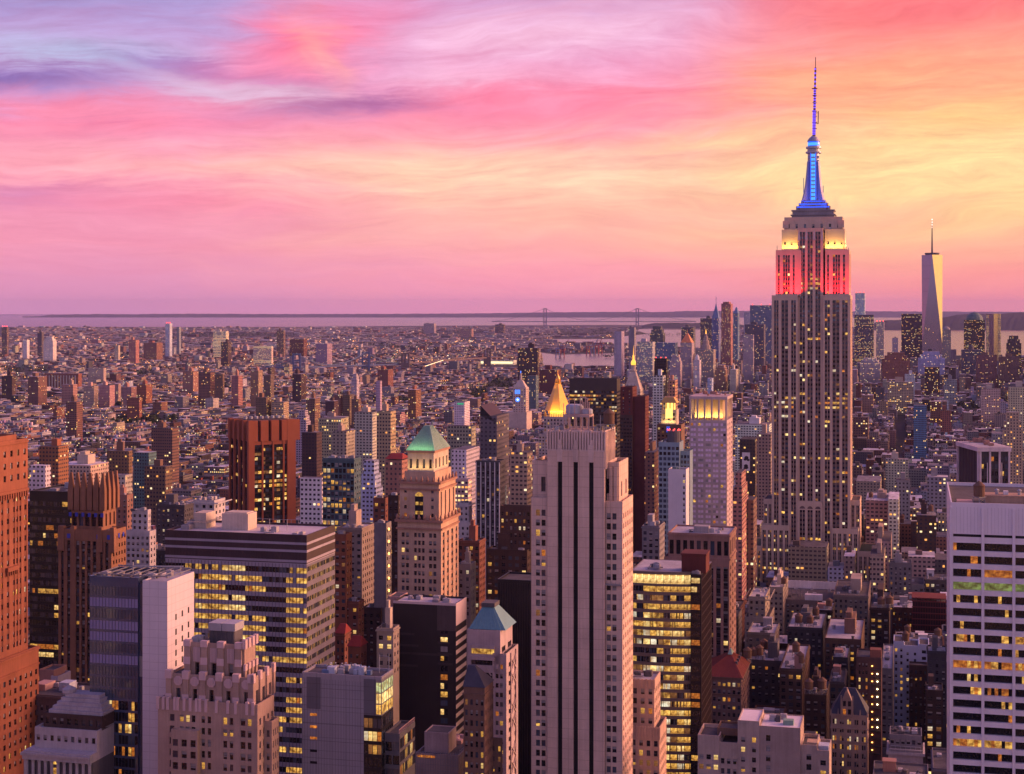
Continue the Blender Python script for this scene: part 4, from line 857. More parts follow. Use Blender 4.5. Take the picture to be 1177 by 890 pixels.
# --- white grid tower at the frame's right edge
b = Bld('white_tower', 'white office tower with black window bands, cut off by the right edge', 'office tower', 1092.8, 480, yb=890, lm='the white banded tower')
wt_ = wall('white_marble', (.68,.62,.66), .5, .35, .12, 0); x1 = b.X(1270); z1 = b.Z(582); y1 = 30.0
y1 = b.Y(1088.2, 0)
cols = pxc(b, [(1095.6,1128.0),(1131.4,1163.6),(1167.0,1199.2),(1202.6,1234.8)])
fz = b.Z(626)-b.Z(641)
def st19(i, c):
    col = [k for k, q in enumerate(cols) if q[0] < c < q[1]][0]
    d_ = {(1,0): (0,0,0,0,0,2,2,0), (2,1): (2,)*8, (3,0): (6,)*8, (3,1): (6,)*8, (3,2): (6,)*8, (7,1): (0,)*5+(1,1,0), (7,0): (0,1,1,2,0,1,0,0), (7,2): (1,)*8, (9,0): (2,2,2,2,1,2,1,2), (9,1): (2,2,1,1,0,2,2,2), (9,2): (2,1,2,2,0,0,2,2),
          (10,0): (0,0,0,0,3,0,1,0), (11,0): (0,0,0,0,0,1,2,1), (11,1): (0,2,0,2,0,2,2,0), (15,0): (2,1,2,2,1,1,2,1), (15,1): (1,1,2,1,1,0,1,1), (18,0): (2,2,2,0,0,0,0,0), (18,1): (0,0,2,2,2,2,0,0)}
    if (i, col) in d_: return d_[(i, col)]
    return tuple(R.choice((1, 2)) if R.random() < .07 else 0 for _ in range(8))
g = dict(cols=cols, fl=fz, wh=.60, panes=8, dp=1.1, stf=st19, top=z1-b.Z(620.5), sash=False, zlo=b.Z(910))
b.tier(0, x1, 0, y1, 0, z1, wt_, F=g, L=dict(n=max(4, int(y1/3)), fl=fz, wh=.5, cw=.6, lit=.06, dp=.5, zlo=b.Z(910), top=z1-b.Z(620.5)), roof=roof_d, par=1.2)
sl = b.m('slot_band', dark_m)
for c0, c1 in cols: sl.box(c0, c1, -.03, -.004, b.Z(616.5), b.Z(613.5))
pj = b.m('panel_joint', wall('marble_joint', (.34,.30,.34)))
for c0, c1 in cols:
    for k in range(1, 8): pj.box(c0+(c1-c0)*k/8-.03, c0+(c1-c0)*k/8+.03, -.02, -.004, b.Z(612), z1-.1)
cm = b.m('column', wt_)
for px in (1093.2, 1129.7, 1165.3, 1200.9): xx = b.X(px); cm.box(xx-.42, xx+.42, -.55, -.005, 0, b.Z(583))
q = b.piece('roof_hut', wall('tan_hut', (.42,.28,.20))); q.box(b.X(1133, 8), x1-2, 8, 16, z1+.13, b.Z(569.5, 0, 8)); q.box(b.X(1133, 8)-.2, x1-1.8, 7.8, 16.2, b.Z(569.5, 0, 8)+.01, b.Z(569.5, 0, 8)+.4)
q = b.piece('roof_curb', W('pink')); q.box(2, b.X(1118, 5), 5, 12, z1+.13, z1+.9)
q = b.piece('roof_unit', W('white')); q.box(b.X(1153.5, 10), b.X(1159, 10), 10, 12, b.Z(569.5, 0, 8)+.45, b.Z(563, 0, 10))
for px in (1146, 1172): q = b.piece('roof_vent', unit_m); q.lathe(b.X(px, 10), 11, [(.5, b.Z(569, 0, 8)), (.5, b.Z(563, 0, 10)), (.8, b.Z(562.5, 0, 10)), (.1, b.Z(560.5, 0, 10))], 8)
WHITE_B = b

# --- black tower with white columns (other street angle)
b = Bld('column_tower', 'black tower with slim white columns and white roof edge, behind the white tower', 'office tower', 1125.5, 800, ang=rad(-1.5), yb=600, lm='the white-columned black tower')
bk = wall('dark_glass_wall', (.03,.022,.026), .3, .5); x1 = b.X(1160.5); y1 = b.Y(1101.5, 0); z1 = b.Z(519)
b.tier(0, x1, 0, y1, 0, z1, bk, F=dict(n=6, fl=3.7, wh=.6, cw=.8, lit=.12, dp=.3, top=2, zlo=b.Z(620), sash=False), roof=roof_l, par=0)
wc = wall('white_column', (.6,.5,.52)); cm = b.m('column', wc)
for k in range(4): xx = k*(x1-.9)/3; cm.box(xx, xx+.9, -.9, -.005, 0, z1)
for k in range(2): xx = (k*2+1)*(x1-.9)/4; cm.box(xx+.2, xx+.6, -.6, -.005, 0, b.Z(532))
cm.box(-.9, -.005, 0, .9, 0, z1); cm.box(-.9, -.005, y1-.9, y1, 0, z1)
for k in range(12): yy = 2+k*(y1-4)/12; b.m('side_fin', wall('side_fin_dark', (.10,.07,.085))).box(-.3, -.005, yy, yy+.5, 0, z1)
b.m('roof_band', wc).box(-1.2, x1+.5, -1.2, y1+.5, z1+.01, z1+2.2)
b.m('roof', roof_l).box(.2, x1-1, .2, y1-1, z1+2.21, z1+2.3)
b.units(2, x1-2, 4, y1-4, z1+2.3, 8, W('rose'))

# --- foreground pale building, lower right
b = Bld('low_building', 'grey-tan loft building with blank side wall and bright roof, at the bottom edge', 'building', 802, 560, yb=890)
mt = wall('loft_stone', (.44,.345,.29)); zlo = b.Z(905)
xa, xb_, xc, xd, xe = b.X(827), b.X(848), b.X(873), b.X(920), b.X(939); xf = b.X(953)
b.tier(0, xa, 0, 16, 0, b.Z(849), mt, F=dict(n=3, fl=3.5, wh=.5, cw=.6, lit=.75, dp=.4, top=4.5, zlo=zlo), roof=roof_d, par=1.4)
b.tier(xa+.01, xb_, .3, 16, 0, b.Z(856), mt, F=dict(n=3, fl=3.5, wh=.55, cw=.55, lit=.3, dp=.4, top=3.5, zlo=zlo), roof=roof_d, par=1.4)
b.tier(b.X(822), xb_, 6, 16, b.Z(849)+.2, b.Z(838, 0, 6), W('brown'), roof=roof_d)
b.tier(xb_+.01, xc, -.3, 17, 0, b.Z(826), mt, F=dict(n=2, fl=3.5, wh=.5, cw=.36, lit=.25, dp=.4, top=4.5, zlo=zlo), roof=wall('roof_white', (.66,.62,.66), .8, .2, .2), par=.4)
b.tier(xc+.01, xd, 0, 18, 0, b.Z(831), wall('loft_brick', (.38,.29,.25)), F=dict(cols=[(b.X(880.5), b.X(885.5))], fl=3.55, wh=.6, lit=.2, dp=.4, top=2, stf=lambda i, c: ((0,), (4,), (20,), (4,), (0,), (0,))[min(i, 5)], zlo=zlo), roof=wall('roof_white', (.66,.62,.66), .8, .2, .2), par=.4)
b.tier(xd+.01, xe, 1.0, 16, 0, b.Z(853), mt, F=dict(n=1, fl=3.5, wh=.6, cw=.3, lit=.1, zlo=zlo), roof=roof_d, par=1.3)
b.tier(xe+.01, xf, .6, 16, 0, b.Z(858), mt, F=dict(n=1, fl=3.6, wh=.5, cw=.45, lit=.5, zlo=zlo), roof=roof_d, par=1.3)
q = b.piece('roof_hut', W('tan')); q.box(b.X(927), b.X(939), 2, 7, b.Z(853), b.Z(845, 0, 2)); q = b.piece('roof_unit', W('paleblue')); q.box(b.X(940), b.X(952), 3, 8, b.Z(858), b.Z(848, 0, 3))
q = b.piece('roof_unit', copper_m); q.box(b.X(900, 4), b.X(912, 4), 4, 7, b.Z(831)+.2, b.Z(822, 0, 4))
b.units(xc+2, xd-3, 6, 15, b.Z(831), 5)

# --- red hipped roof building
b = Bld('brick_building', 'brown brick building with red tiled hipped roof, beside the lit curved office', 'building', 807, 775, yb=840, lm='the red tiled hipped roof')
mt = W('brown'); x1 = b.X(852); y1 = b.Y(861, x1); z1 = b.Z(778)
b.tier(0, x1, 0, y1, 0, z1, wall('brown_brick', (.21,.14,.125)), F=dict(n=8, fl=3.7, wh=.52, cw=.55, dp=.45, zlo=b.Z(860), top=1.2, litf=lambda i, c: (.55 if i == 0 else .6 if i == 2 else .12)), R=dict(n=6, fl=3.7, wh=.5, cw=.45, lit=.03, zlo=b.Z(860), top=1.2), roof=roof_d, par=0)
b.ledge(0, x1, 0, y1, z1-.2, .8, .9, mt); b.ledge(0, x1, 0, y1, z1-8.2, .5, .5, mt); b.ledge(0, x1, 0, y1, z1-4.6, .4, .4, mt)
q = b.piece('hipped_roof', wall('red_tile', (.18,.04,.032), .8, .2, .3)); zt = b.Z(754, 0, 9)
q.frus((-.8, x1+.8, -.8, y1+.8), z1+.62, (x1*.58, x1*.66, y1*.42, y1*.58), zt)
for k in range(1, 14): t = k/14; q.bar((-.8+t*(x1+1.6), -.8, z1+.7), (x1*.58+t*x1*.08, y1*.42, zt), .07); q.bar((x1+.8, -.8+t*(y1+1.6), z1+.7), (x1*.66, y1*.42+t*y1*.16, zt), .07)
q = b.piece('roof_cap', copper_m); q.frus((x1*.56, x1*.68, y1*.4, y1*.6), zt+.01, (x1*.61, x1*.63, y1*.49, y1*.51), zt+2.4)
for k in range(4): q = b.piece('skylight', W('dkgrey')); t = .25+.17*k; q.box(x1*.80, x1*.80+1, y1*t, y1*t+1.4, z1+4.6, z1+6.2)

# --- gothic gable building
b = Bld('gothic_building', 'narrow tan stone building with steep slate roof and ornate gothic gable', 'building', 955, 700, yb=890, lm='the gothic gabled building')
mt = wall('gothic_stone', (.30,.225,.185)); x1 = b.X(997); y1 = 16; z1 = b.Z(822)
b.tier(0, x1, 0, y1, 0, z1, mt, F=dict(n=5, fl=3.7, wh=.6, cw=.58, pair=2, lit=.3, dp=.6, top=.8, zlo=b.Z(905)), roof=roof_d, par=.6)
b.ledge(0, x1, 0, y1, b.Z(837), .5, .4, mt); b.ledge(0, x1, 0, y1, b.Z(852), .4, .3, mt)
sl = b.piece('slate_roof', wall('slate_blue', (.035,.04,.065), .55, .3, .25)); zt = b.Z(790, 0, 6)
sl.frus((-.3, x1+.3, .3, y1), z1+.65, (x1*.34, x1*.66, y1*.42, y1*.48), zt)
q = b.piece('gable', mt); c = b.X(973.5); i = len(q.v); hw = b.X(980)-c; zg = b.Z(804)
q.v += [(c-hw, -.4, z1), (c+hw, -.4, z1), (c+hw, -.4, zg-1), (c, -.4, zg+5), (c-hw, -.4, zg-1)]+[(c-hw, 4, z1), (c+hw, 4, z1), (c+hw, 4, zg-1), (c, 4, zg+5), (c-hw, 4, zg-1)]
for f in ((0,1,2,3,4), (9,8,7,6,5), (1,6,7,2), (2,7,8,3), (3,8,9,4), (4,9,5,0)): q.f.append(tuple(i+k for k in f)); q.m.append(0)
for s_ in (-1, 0, 1): q.box(c+s_*hw-.3, c+s_*hw+.3, -.8, -.41, z1, zg+(5.8 if s_ == 0 else 2.2))
for k in range(2):
    for s_ in (-1, 1): b.wins.append(((c+s_*1.1, -.46, z1+.8+k*3.6), 0, 1.3, 2.3, (2 if k == 0 and s_ < 0 else 0,), False))
for k in range(6): xx = k*x1/5; b.m('pinnacle', mt).frus((xx-.4, xx+.4, -.5, .3), z1, (xx-.05, xx+.05, -.2, 0), z1+3.2)

# --- brick building with a string of stair lamps
b = Bld('brick_building', 'dark brick building with two strings of bright stair lamps down its side', 'building', 984, 770, yb=890)
x1 = b.X(1013); z1 = b.Z(757)
b.tier(0, x1, 0, 20, 0, z1, wall('dim_brick', (.10,.055,.05)), F=dict(cols=pxc(b, [(987,989),(991,993),(995,997)]), fl=3.6, wh=.5, lit=.22, zlo=b.Z(905)), roof=roof_d)
for k in range(12): z = z1-5-k*3.7; fe = b.piece('fire_stair', plain('black_iron', (.02,.02,.022), .5)); fe.box(b.X(1001), b.X(1012), -1.2, -.01, z, z+.12)
for k in range(12):
    for px, e_ in ((1002.5, 'lamp_amber'), (1008.5, 'lamp_white')):
        if R.random() < .18: continue
        q = b.piece('stair_lamp', emis(e_, (1, .42, .10) if e_ == 'lamp_amber' else (1, .82, .45), 5.0 if e_ == 'lamp_amber' else 8.0)); z = z1-3.2-k*3.7; xx = b.X(px); q.lathe(xx, -.5, [(.02, z-.3), (.38, z-.1), (.38, z+.2), (.02, z+.4)], 6)
q = b.piece('roof_hut', W('brick')); q.box(b.X(1000, 3), b.X(1013, 3), 3, 9, z1+.13, z1+4)

# --- white ornate building at the bottom
b = Bld('stone_building', 'pale ornate stone building with arched top windows, left of the white tower', 'building', 1021, 690, yb=890)
mt = wall('ornate_stone', (.46,.42,.43)); x1 = b.X(1061); z1 = b.Z(866); zt = b.Z(846, 0, 2)
b.tier(0, x1, 0, 18, 0, z1, mt, F=dict(cols=pxc(b, [(1026,1033),(1037,1044),(1048,1055)]), fl=7.5, wh=.75, lit=0, dp=.9, top=2.8, zlo=b.Z(910), sash=False), roof=roof_d, par=0)
for px in (1029.5, 1040.5, 1051.5):
    q = b.piece('arch', mt); c = b.X(px); zz = z1-4.6
    for t in range(8):
        a0_, a1_ = t*math.pi/8, (t+1)*math.pi/8
        q.bar((c+1.75*math.cos(a0_), -.25, zz+1.75*math.sin(a0_)), (c+1.75*math.cos(a1_), -.25, zz+1.75*math.sin(a1_)), .22)
b.ledge(0, x1, 0, 18, z1-.3, 1.2, .8, mt)
q = b.m('balustrade', mt)
for k in range(30): q.box(x1*k/30+.1, x1*k/30+.38, -.6, -.3, z1+.92, z1+2.0)
q.box(0, x1, -.7, -.2, z1+2.01, z1+2.3)
b.tier(.5, x1-.5, 2, 16, z1+.2, zt, wall('attic_grey', (.20,.19,.21)), F=dict(n=6, fl=3.2, wh=.6, cw=.6, lit=.05, top=.6), roof=roof_d)
b.units(2, x1-2, 5, 14, zt, 7); q = b.piece('balcony_frame', unit_m)
for k in range(7): q.bar((1+k*(x1-2)/6, 1, z1+.2), (1+k*(x1-2)/6, 1, z1+3.2), .09)
q.bar((1, 1, z1+3.2), (x1-1, 1, z1+3.2), .1)

# --- blue-white stuccoed building
b = Bld('apartment_building', 'blue-white plastered building with wooden water tank, among dark lofts', 'building', 1027, 860, yb=830, lm='the blue-white plastered building')
mt = wall('blue_plaster', (.50,.54,.68), .8, .2, .12); x1 = b.X(1068); z1 = b.Z(743)
b.tier(0, b.X(1039), 0, 18, 0, b.Z(739), mt, F=dict(n=2, fl=3.5, wh=.5, cw=.42, lit=.12, top=2, zlo=b.Z(840)), roof=roof_d)
b.tier(b.X(1039)+.01, b.X(1056), .4, 18, 0, z1, mt, F=dict(n=2, fl=3.5, wh=.45, cw=.3, lit=.12, top=2, zlo=b.Z(840)), roof=roof_d)
b.tier(b.X(1056)+.01, x1, .2, 18, 0, b.Z(741), mt, F=dict(n=1, fl=3.5, wh=.5, cw=.4, lit=.3, top=1.5, zlo=b.Z(840)), roof=roof_d)
b.tier(b.X(1045), b.X(1066), -9, -.4, 0, b.Z(765, 0, -9), W('dkbrown'), F=dict(n=4, fl=3.5, wh=.5, cw=.4, lit=.1, zlo=b.Z(850, 0, -9)), roof=roof_d)

# --- building under red scaffold
b = Bld('scaffolded_building', 'building wrapped in dark red scaffold decks, left of the white tower', 'building', 1049, 1010, yb=730)
mt = wall('red_net', (.16,.035,.035), .9); x1 = b.X(1087); z1 = b.Z(690)
b.tier(0, x1, 0, 20, 0, z1-1, wall('dark_shell', (.04,.02,.022)), roof=roof_d, par=0)
q = b.m('scaffold_deck', mt)
for k in range(6): q.box(-.5, x1+.5, -1.6, -.1, z1-k*3.8-.5, z1-k*3.8)
q2 = b.m('scaffold_pole', mt)
for k in range(14): q2.bar((k*x1/13, -1.5, 0), (k*x1/13, -1.5, z1+2), .12)
q.box(-.5, x1+.5, 0, 20, z1+1.2, z1+1.8); b.units(2, x1-2, 3, 16, z1-1, 4)

# --- ornate temple-topped building at bottom left
b = Bld('stone_building', 'ornate pale stone building with columned attic and stepped roof, bottom left', 'building', 30, 500, yb=890)
mt = wall('ornate_grey', (.42,.39,.41)); x1 = b.X(106); zc = b.Z(862)
b.tier(0, x1, 0, 20, 0, zc-2.6, W('dkgrey'), roof=roof_d, par=0)
cm = b.m('column', mt)
for k in range(11):
    xx = .6+k*(x1-1.2)/10; cm.lathe(xx, -.5, [(.55, b.Z(910)), (.5, zc-3.4), (.7, zc-2.7)], 8)
cm.box(-.2, .8, -1, -.02, b.Z(910), zc-2.61)
q = b.piece('lit_window', lit_w); q.box(b.X(61.5), b.X(66), -.08, -.02, b.Z(876), b.Z(870)); q = b.piece('lit_window', lit_w); q.box(b.X(61.5), b.X(66), -.08, -.02, b.Z(888), b.Z(880))
en = b.m('entablature', mt); en.box(-.6, x1, -1.3, 20, zc-2.59, zc-1.3); en.box(-1, x1, -1.7, 20, zc-1.29, zc-.4); en.box(-.4, x1, -1, 20, zc-.39, zc+.1)
z2 = b.Z(838, 0, 3); b.tier(b.X(40, 3), x1, 3, 19, zc+.11, z2, mt, F=dict(n=9, fl=3.3, wh=.55, cw=.5, lit=.05, top=.8, dp=.4), roof=roof_l, par=.8)
z3 = b.Z(820, 0, 6); x3 = b.X(50, 6); b.tier(x3, x1, 6, 18, z2+.13, z3, W('dkbrown'), F=dict(n=8, fl=3.2, wh=.6, cw=.5, lit=.06, top=.4), roof=roof_d, par=.4)
x4 = b.X(56, 7); q = b.piece('stepped_roof', mt); zz = z3+.15
for k in range(5): q.box(x4+k*1.0, x1-k*.8, 7+k*.8, 18-k*.6, zz+k*1.15, zz+1.12+k*1.15)
q = b.piece('lantern', mt); q.lathe(b.X(74, 9), 12, [(2.2, zz+5.8), (2.2, zz+6.9), (1.2, zz+7.4), (.1, zz+8)], 12)
b = Bld('low_building', 'dark low building with two rows of lit windows beside the orange brick tower', 'building', 25, 560, yb=870)
x1 = b.X(104); z1 = b.Z(800); b.tier(0, x1, 0, 20, 0, z1, wall('dim_stone', (.13,.10,.10)), F=dict(n=12, fl=3.7, wh=.5, cw=.5, lit=.3, zlo=b.Z(905), top=1.8), roof=roof_d)
b.ledge(0, x1, 0, 20, z1-.2, .7, .6, wall('dim_stone', (.13,.10,.10)))
q = b.piece('roof_hut', W('pink')); q.box(b.X(39, 8), b.X(52, 8), 8, 15, z1+.13, z1+2.4); q = b.piece('roof_hut', W('paleblue')); q.box(b.X(66, 8), b.X(78, 8), 9, 14, z1+.13, z1+3.2)
b.units(3, x1-3, 3, 17, z1, 9)
b = Bld('small_block', 'small pinkish block with a bright corner, in front of the black office block', 'building', 45, 640, yb=800)
b.tier(0, b.X(62), 0, 10, 0, b.Z(772), W('rose'), roof=roof_d); b.tier(b.X(60), b.X(68), -1, 9, 0, b.Z(778), W('lilac'), F=dict(n=2, fl=3.6, wh=.5, cw=.4, zlo=b.Z(800)), roof=roof_d)
# ================================================================== the floodlit spire skyscraper
b = Bld('spire_skyscraper', 'great stepped limestone skyscraper with blue-lit spire and red-lit upper setback', 'skyscraper', 887, 1287, yb=690, lm='the great floodlit skyscraper')
ESB = b
mt = wall('esb_limestone', (.57,.42,.32), .85, .2, .18); sp_ = wall('esb_spandrel', (.125,.08,.075), .5, .4, .2); mu = wall('esb_mullion', (.25,.10,.08), .5)
def g3(strips, y=0, n=2):
    out = []
    for p, q in strips:
        w = (q-p)/n
        for k in range(n): out.append((b.X(p+k*w+.22, y), b.X(p+(k+1)*w-.22, y)))
    return out
FL = 3.72; xs = b.X(977.5); D_ = 41.0
z340, z288, z263, z250, z240 = b.Z(341), b.Z(289), b.Z(264), b.Z(251), b.Z(241)
z576, z604, z626 = b.Z(576), b.Z(604), b.Z(628)
S = [(889.5,895),(898,906),(909.2,915),(947.8,954),(956.7,965),(967.8,974.5)]; SC = [(919,925.4),(928,934.2),(937,943.2)]
def litf(i, c): return .12 if i % 9 else .55
spec = dict(fl=FL, wh=.52, dp=1.1, sm=sp_, sr=.35, top=2.2, sash=False)
xcl, xcr = b.X(917), b.X(946)
# wings of the shaft and the recessed centre bay
rowp = [R.choice((.02,.03,.05,.07,.10,.16,.30,.70)) for _ in range(90)]
def lr(i, c): return rowp[i]
LX = b.X(917)
b.tier(0, b.X(917), 0, D_, 0, z340, mt, F=dict(cols=g3(S[:3]), litf=lr, zlo=b.Z(700), **spec), L=dict(n=8, fl=FL, wh=.5, cw=.45, lit=.08, sm=sp_, zlo=b.Z(700)), roof=roof_d, par=1.0)
b.tier(b.X(946), xs, 0, D_, 0, z340, mt, F=dict(cols=g3(S[3:]), litf=lr, zlo=b.Z(700), **spec), R=dict(n=9, fl=FL, wh=.5, cw=.45, lit=.03, sm=mt, sr=.3, zlo=b.Z(700)), roof=roof_d, par=1.0)
b.tier(b.X(917)+.01, b.X(946)-.01, 2.6, D_-3, 0, z263+1, mt, F=dict(cols=g3([(b_-.0, e_-.0) for b_, e_ in SC], 2.6), litf=lambda i, c: rowp[(i+11) % 90], zlo=b.Z(700), **spec), roof=roof_d, par=0)
# centre bay below the arches stands forward
xa_, xb_ = b.X(916.5, -.8), b.X(945.5, -.8)
b.tier(xa_, xb_, -.8, 2.4, 0, z576, mt, F=dict(cols=g3(SC, -.8), litf=lambda i, c: rowp[(i*3+5) % 90]*1.3, zlo=b.Z(700), **{**spec, 'top': 5.5}), roof=mt, par=.6)
for p, q in SC:
    c = (b.X(p, -.8)+b.X(q, -.8))/2; r = (b.X(q, -.8)-b.X(p, -.8))/2; am = b.piece('arch', sp_); i = len(am.v)
    am.v += [(c+r*math.cos(t*math.pi/10), -.86, z576-5.4+r*math.sin(t*math.pi/10)) for t in range(11)]; am.f.append(tuple(range(i, i+11))); am.m.append(0)
# upper wings, red lit
y1 = 1.8
ul0, ul1, ur0, ur1 = b.X(891.6, y1), b.X(921, y1), b.X(948.5, y1), b.X(976, y1)
US = [(894,896.4),(899.8,908),(911,913.6),(950.5,953),(957,965.8),(968.6,971.6)]
b.tier(ul0, ul1, y1, D_-2, z340, z288, mt, F=dict(cols=g3(US[:1], y1, 1)+g3(US[1:2], y1, 3)+g3(US[2:3], y1, 1), litf=lambda i, c: .12, **{**spec, 'sr': .3}), roof=roof_d, par=1.0)
b.tier(ur0, ur1, y1, D_-2, z340, z288, mt, F=dict(cols=g3(US[3:4], y1, 1)+g3(US[4:5], y1, 3)+g3(US[5:], y1, 1), litf=lambda i, c: .12, **{**spec, 'sr': .3}), R=dict(n=6, fl=FL, wh=.5, cw=.45, lit=.03, sm=mt, sr=.3), roof=roof_d, par=1.0)
# yellow shoulders
y2 = 6.0; s0, s1, s2, s3 = b.X(898.5, y2), b.X(921.5, y2), b.X(948, y2), b.X(971, y2)
for q0, q1 in ((s0, s1), (s2, s3)):
    b.tier(q0, q1, y2, D_-6, z288, z263-.5, wall('esb_shoulder', (.46,.38,.32), .85, .2, .12), F=dict(n=3, fl=6.2, wh=.42, cw=.26, lit=.05, dp=.6, top=7.5), R=dict(n=4, fl=6, wh=.4, cw=.25, lit=0, dp=.5, top=7), roof=roof_d, par=.6)
for p in (918.5, 927, 936, 945):                       # winged heads over the centre piers
    c = b.X(p, 2.4); q = b.m('pier_head', wall('pale_metal', (.55,.47,.45)))
    q.frus((c-1.1, c+1.1, 1.6, 2.58), z263-9, (c-.3, c+.3, 2.2, 2.58), z263-1)
y3 = 8.0; t0, t1 = b.X(901.5, y3), b.X(968.5, y3)
b.tier(t0, t1, y3, D_-8, z263-.4, z250, mt, F=dict(n=7, fl=6.5, wh=.5, cw=.28, lit=.05, dp=.6, top=3.0), roof=roof_d, par=1.0)
for q0, q1 in ((t0-1.2, t0+3.6), (t1-3.6, t1+1.2)): b.m('wall', mt).box(q0, q1, y3-.9, y3-.005, z263+1.2, z250-2)
y4 = 10.0; q0, q1 = b.X(910, y4), b.X(959, y4); dk = wall('deck_metal', (.27,.24,.26), .5, .4)
b.boxes.append((q0, q1, y4, D_-10, z250, z240))
q = b.piece('observation_deck', dk); hz = (z240-z250)
q.box(q0, q1, y4, D_-10, z250+.13, z250+hz*.35); q.box(q0-1, q1+1, y4-1, D_-9, z250+hz*.36, z250+hz*.46); q.box(q0+.5, q1-.5, y4+.5, D_-10.5, z250+hz*.47, z250+hz*.85); q.box(q0-.3, q1+.3, y4-.3, D_-9.7, z250+hz*.86, z240)
for k in range(26): xx = q0+k*(q1-q0)/26; q.box(xx, xx+.25, y4-1.2, y4-1.01, z250+hz*.36, z250+hz*.62)
ym = 20.5; cxm = b.X(935.2, ym); blue = emis('blue_led', (.015,.10,1.0), 1.3); cyan = emis('cyan_led', (.06,.38,1.0), 1.25); vio = emis('violet_led', (.16,.07,1.0), 1.5)
wq = lambda px, py: (px)*1.0*(EYE*0+ (1287+ym)/FPX)
def zq(py): return b.Z(py, cxm, ym)
mst = wall('mast_metal', (.36,.35,.40), .4, .5, .15, 0, .3); sc_ = (1287+ym)/FPX
q = b.piece('mast_base', dk); w_ = 19*sc_
q.box(cxm-w_, cxm+w_, ym-8, ym+8, z240+.01, zq(237.6)); q.box(cxm-w_*.85, cxm+w_*.85, ym-7, ym+7, zq(237.59), zq(234.2)); q.box(cxm-w_*.72, cxm+w_*.72, ym-6, ym+6, zq(234.19), zq(231))
lb = b.piece('light_band', blue); lb.box(cxm-w_*.95, cxm+w_*.95, ym-8.3, ym-8.02, zq(239.4), zq(238.2)); lb.box(cxm-w_*.8, cxm+w_*.8, ym-7.3, ym-7.02, zq(236), zq(234.9)); lb.box(cxm-w_*.5, cxm+w_*.5, ym-6.2, ym-6.02, zq(232.6), zq(231.8))
q = b.piece('mast_shaft', mst); r0, r1 = 8.0*sc_, 7.2*sc_
q.lathe(cxm, ym, [(r0, zq(231)), (r1*.98, zq(205)), (r1*.92, zq(177))], 16)
for a_ in range(4):                                    # four flaring wings
    t = a_*math.pi/2+math.pi/4
    for k in range(5):
        e0 = (13.5, 11.2, 9.6, 8.6, 7.8)[k]*sc_; zz0, zz1 = zq(231-k*9), zq(222-k*9.0)
        e1 = (11.2, 9.6, 8.6, 7.8, 7.0)[k]*sc_
        dx, dy = math.cos(t), math.sin(t); nx, ny = -dy*1.3, dx*1.3; i = len(q.v)
        for e, z in ((e0, zz0), (e1, zz1)): q.v += [(cxm+dx*2+nx, ym+dy*2+ny, z), (cxm+dx*e*1.25+nx*.6, ym+dy*e*1.25+ny*.6, z), (cxm+dx*e*1.25-nx*.6, ym+dy*e*1.25-ny*.6, z), (cxm+dx*2-nx, ym+dy*2-ny, z)]
        for f in ((0,1,5,4), (1,2,6,5), (2,3,7,6), (4,5,6,7)): q.f.append(tuple(i+j for j in f)); q.m.append(0)
ws = b.piece('lit_window_strip', cyan); n = 12
for k in range(n):
    z0_, z1_ = zq(230.5-k*4.5), zq(230.5-k*4.5-3.0)
    for s_ in (-1, 1): ws.box(cxm-.9+s_*.85*1.0-.72+.9, cxm-.9+s_*.85+.72+.9, ym-r0-1.2+.055*k, ym-r0-1.0+.055*k, z0_, z1_)
ss = b.piece('strip_surround', blue); ss.box(cxm-2.3, cxm-1.75, ym-r0-1.1, ym-r0+.4, zq(231), zq(177)); ss.box(cxm+1.75, cxm+2.3, ym-r0-1.1, ym-r0+.4, zq(231), zq(177))
q.box(cxm-1.74, cxm+1.74, ym-r0-.5, ym-3, zq(231), zq(177))
for s_ in (-1, 1):
    for k in range(8): q.box(cxm+s_*r1*.78-.45, cxm+s_*r1*.78+.45, ym-r1*.62-.3, ym-r1*.4, zq(215-k*4.6), zq(212-k*4.6))
    q.bar((cxm+s_*11*sc_, ym-3, zq(222)), (cxm+s_*11*sc_, ym-3, zq(205 if s_ < 0 else 214)), .25)
q = b.piece('observation_drum', mst); R0 = 8.6*sc_
q.lathe(cxm, ym, [(R0*.86, zq(177)), (R0*1.05, zq(176.2)), (R0*1.05, zq(174.6)), (R0*.82, zq(174.4)), (R0*.82, zq(171.4)), (R0*1.02, zq(171)), (R0*1.0, zq(168.9)), (R0*.75, zq(168.6)), (R0*.72, zq(163)), (R0*.86, zq(162.6)), (R0*.8, zq(161.6)), (R0*.62, zq(159.2)), (R0*.35, zq(157.2)), (R0*.16, zq(156))], 18)
q = b.piece('lit_ring', cyan); q.lathe(cxm, ym, [(R0*.755, zq(167.6)), (R0*.78, zq(166)), (R0*.755, zq(164.4))], 18)
q = b.piece('blue_ring', blue); q.lathe(cxm, ym, [(R0*.74, zq(168.5)), (R0*.765, zq(168)), (R0*.765, zq(167.65))], 18); q.lathe(cxm, ym, [(R0*.765, zq(164.3)), (R0*.765, zq(163.4)), (R0*.72, zq(163.1))], 18)
an = b.piece('antenna', wall('antenna_red', (.22,.06,.09), .5)); px_a = lambda p: b.X(p, ym)
an.bar((cxm+.3, ym, zq(156)), (cxm+.7, ym, zq(128)), 1.25); an.bar((cxm+.7, ym, zq(128)), (cxm+1.1, ym, zq(102)), .95); an.bar((cxm+1.1, ym, zq(102)), (cxm+1.5, ym, zq(78)), .7); an.bar((cxm+1.5, ym, zq(78)), (cxm+1.6, ym, zq(66)), .28)
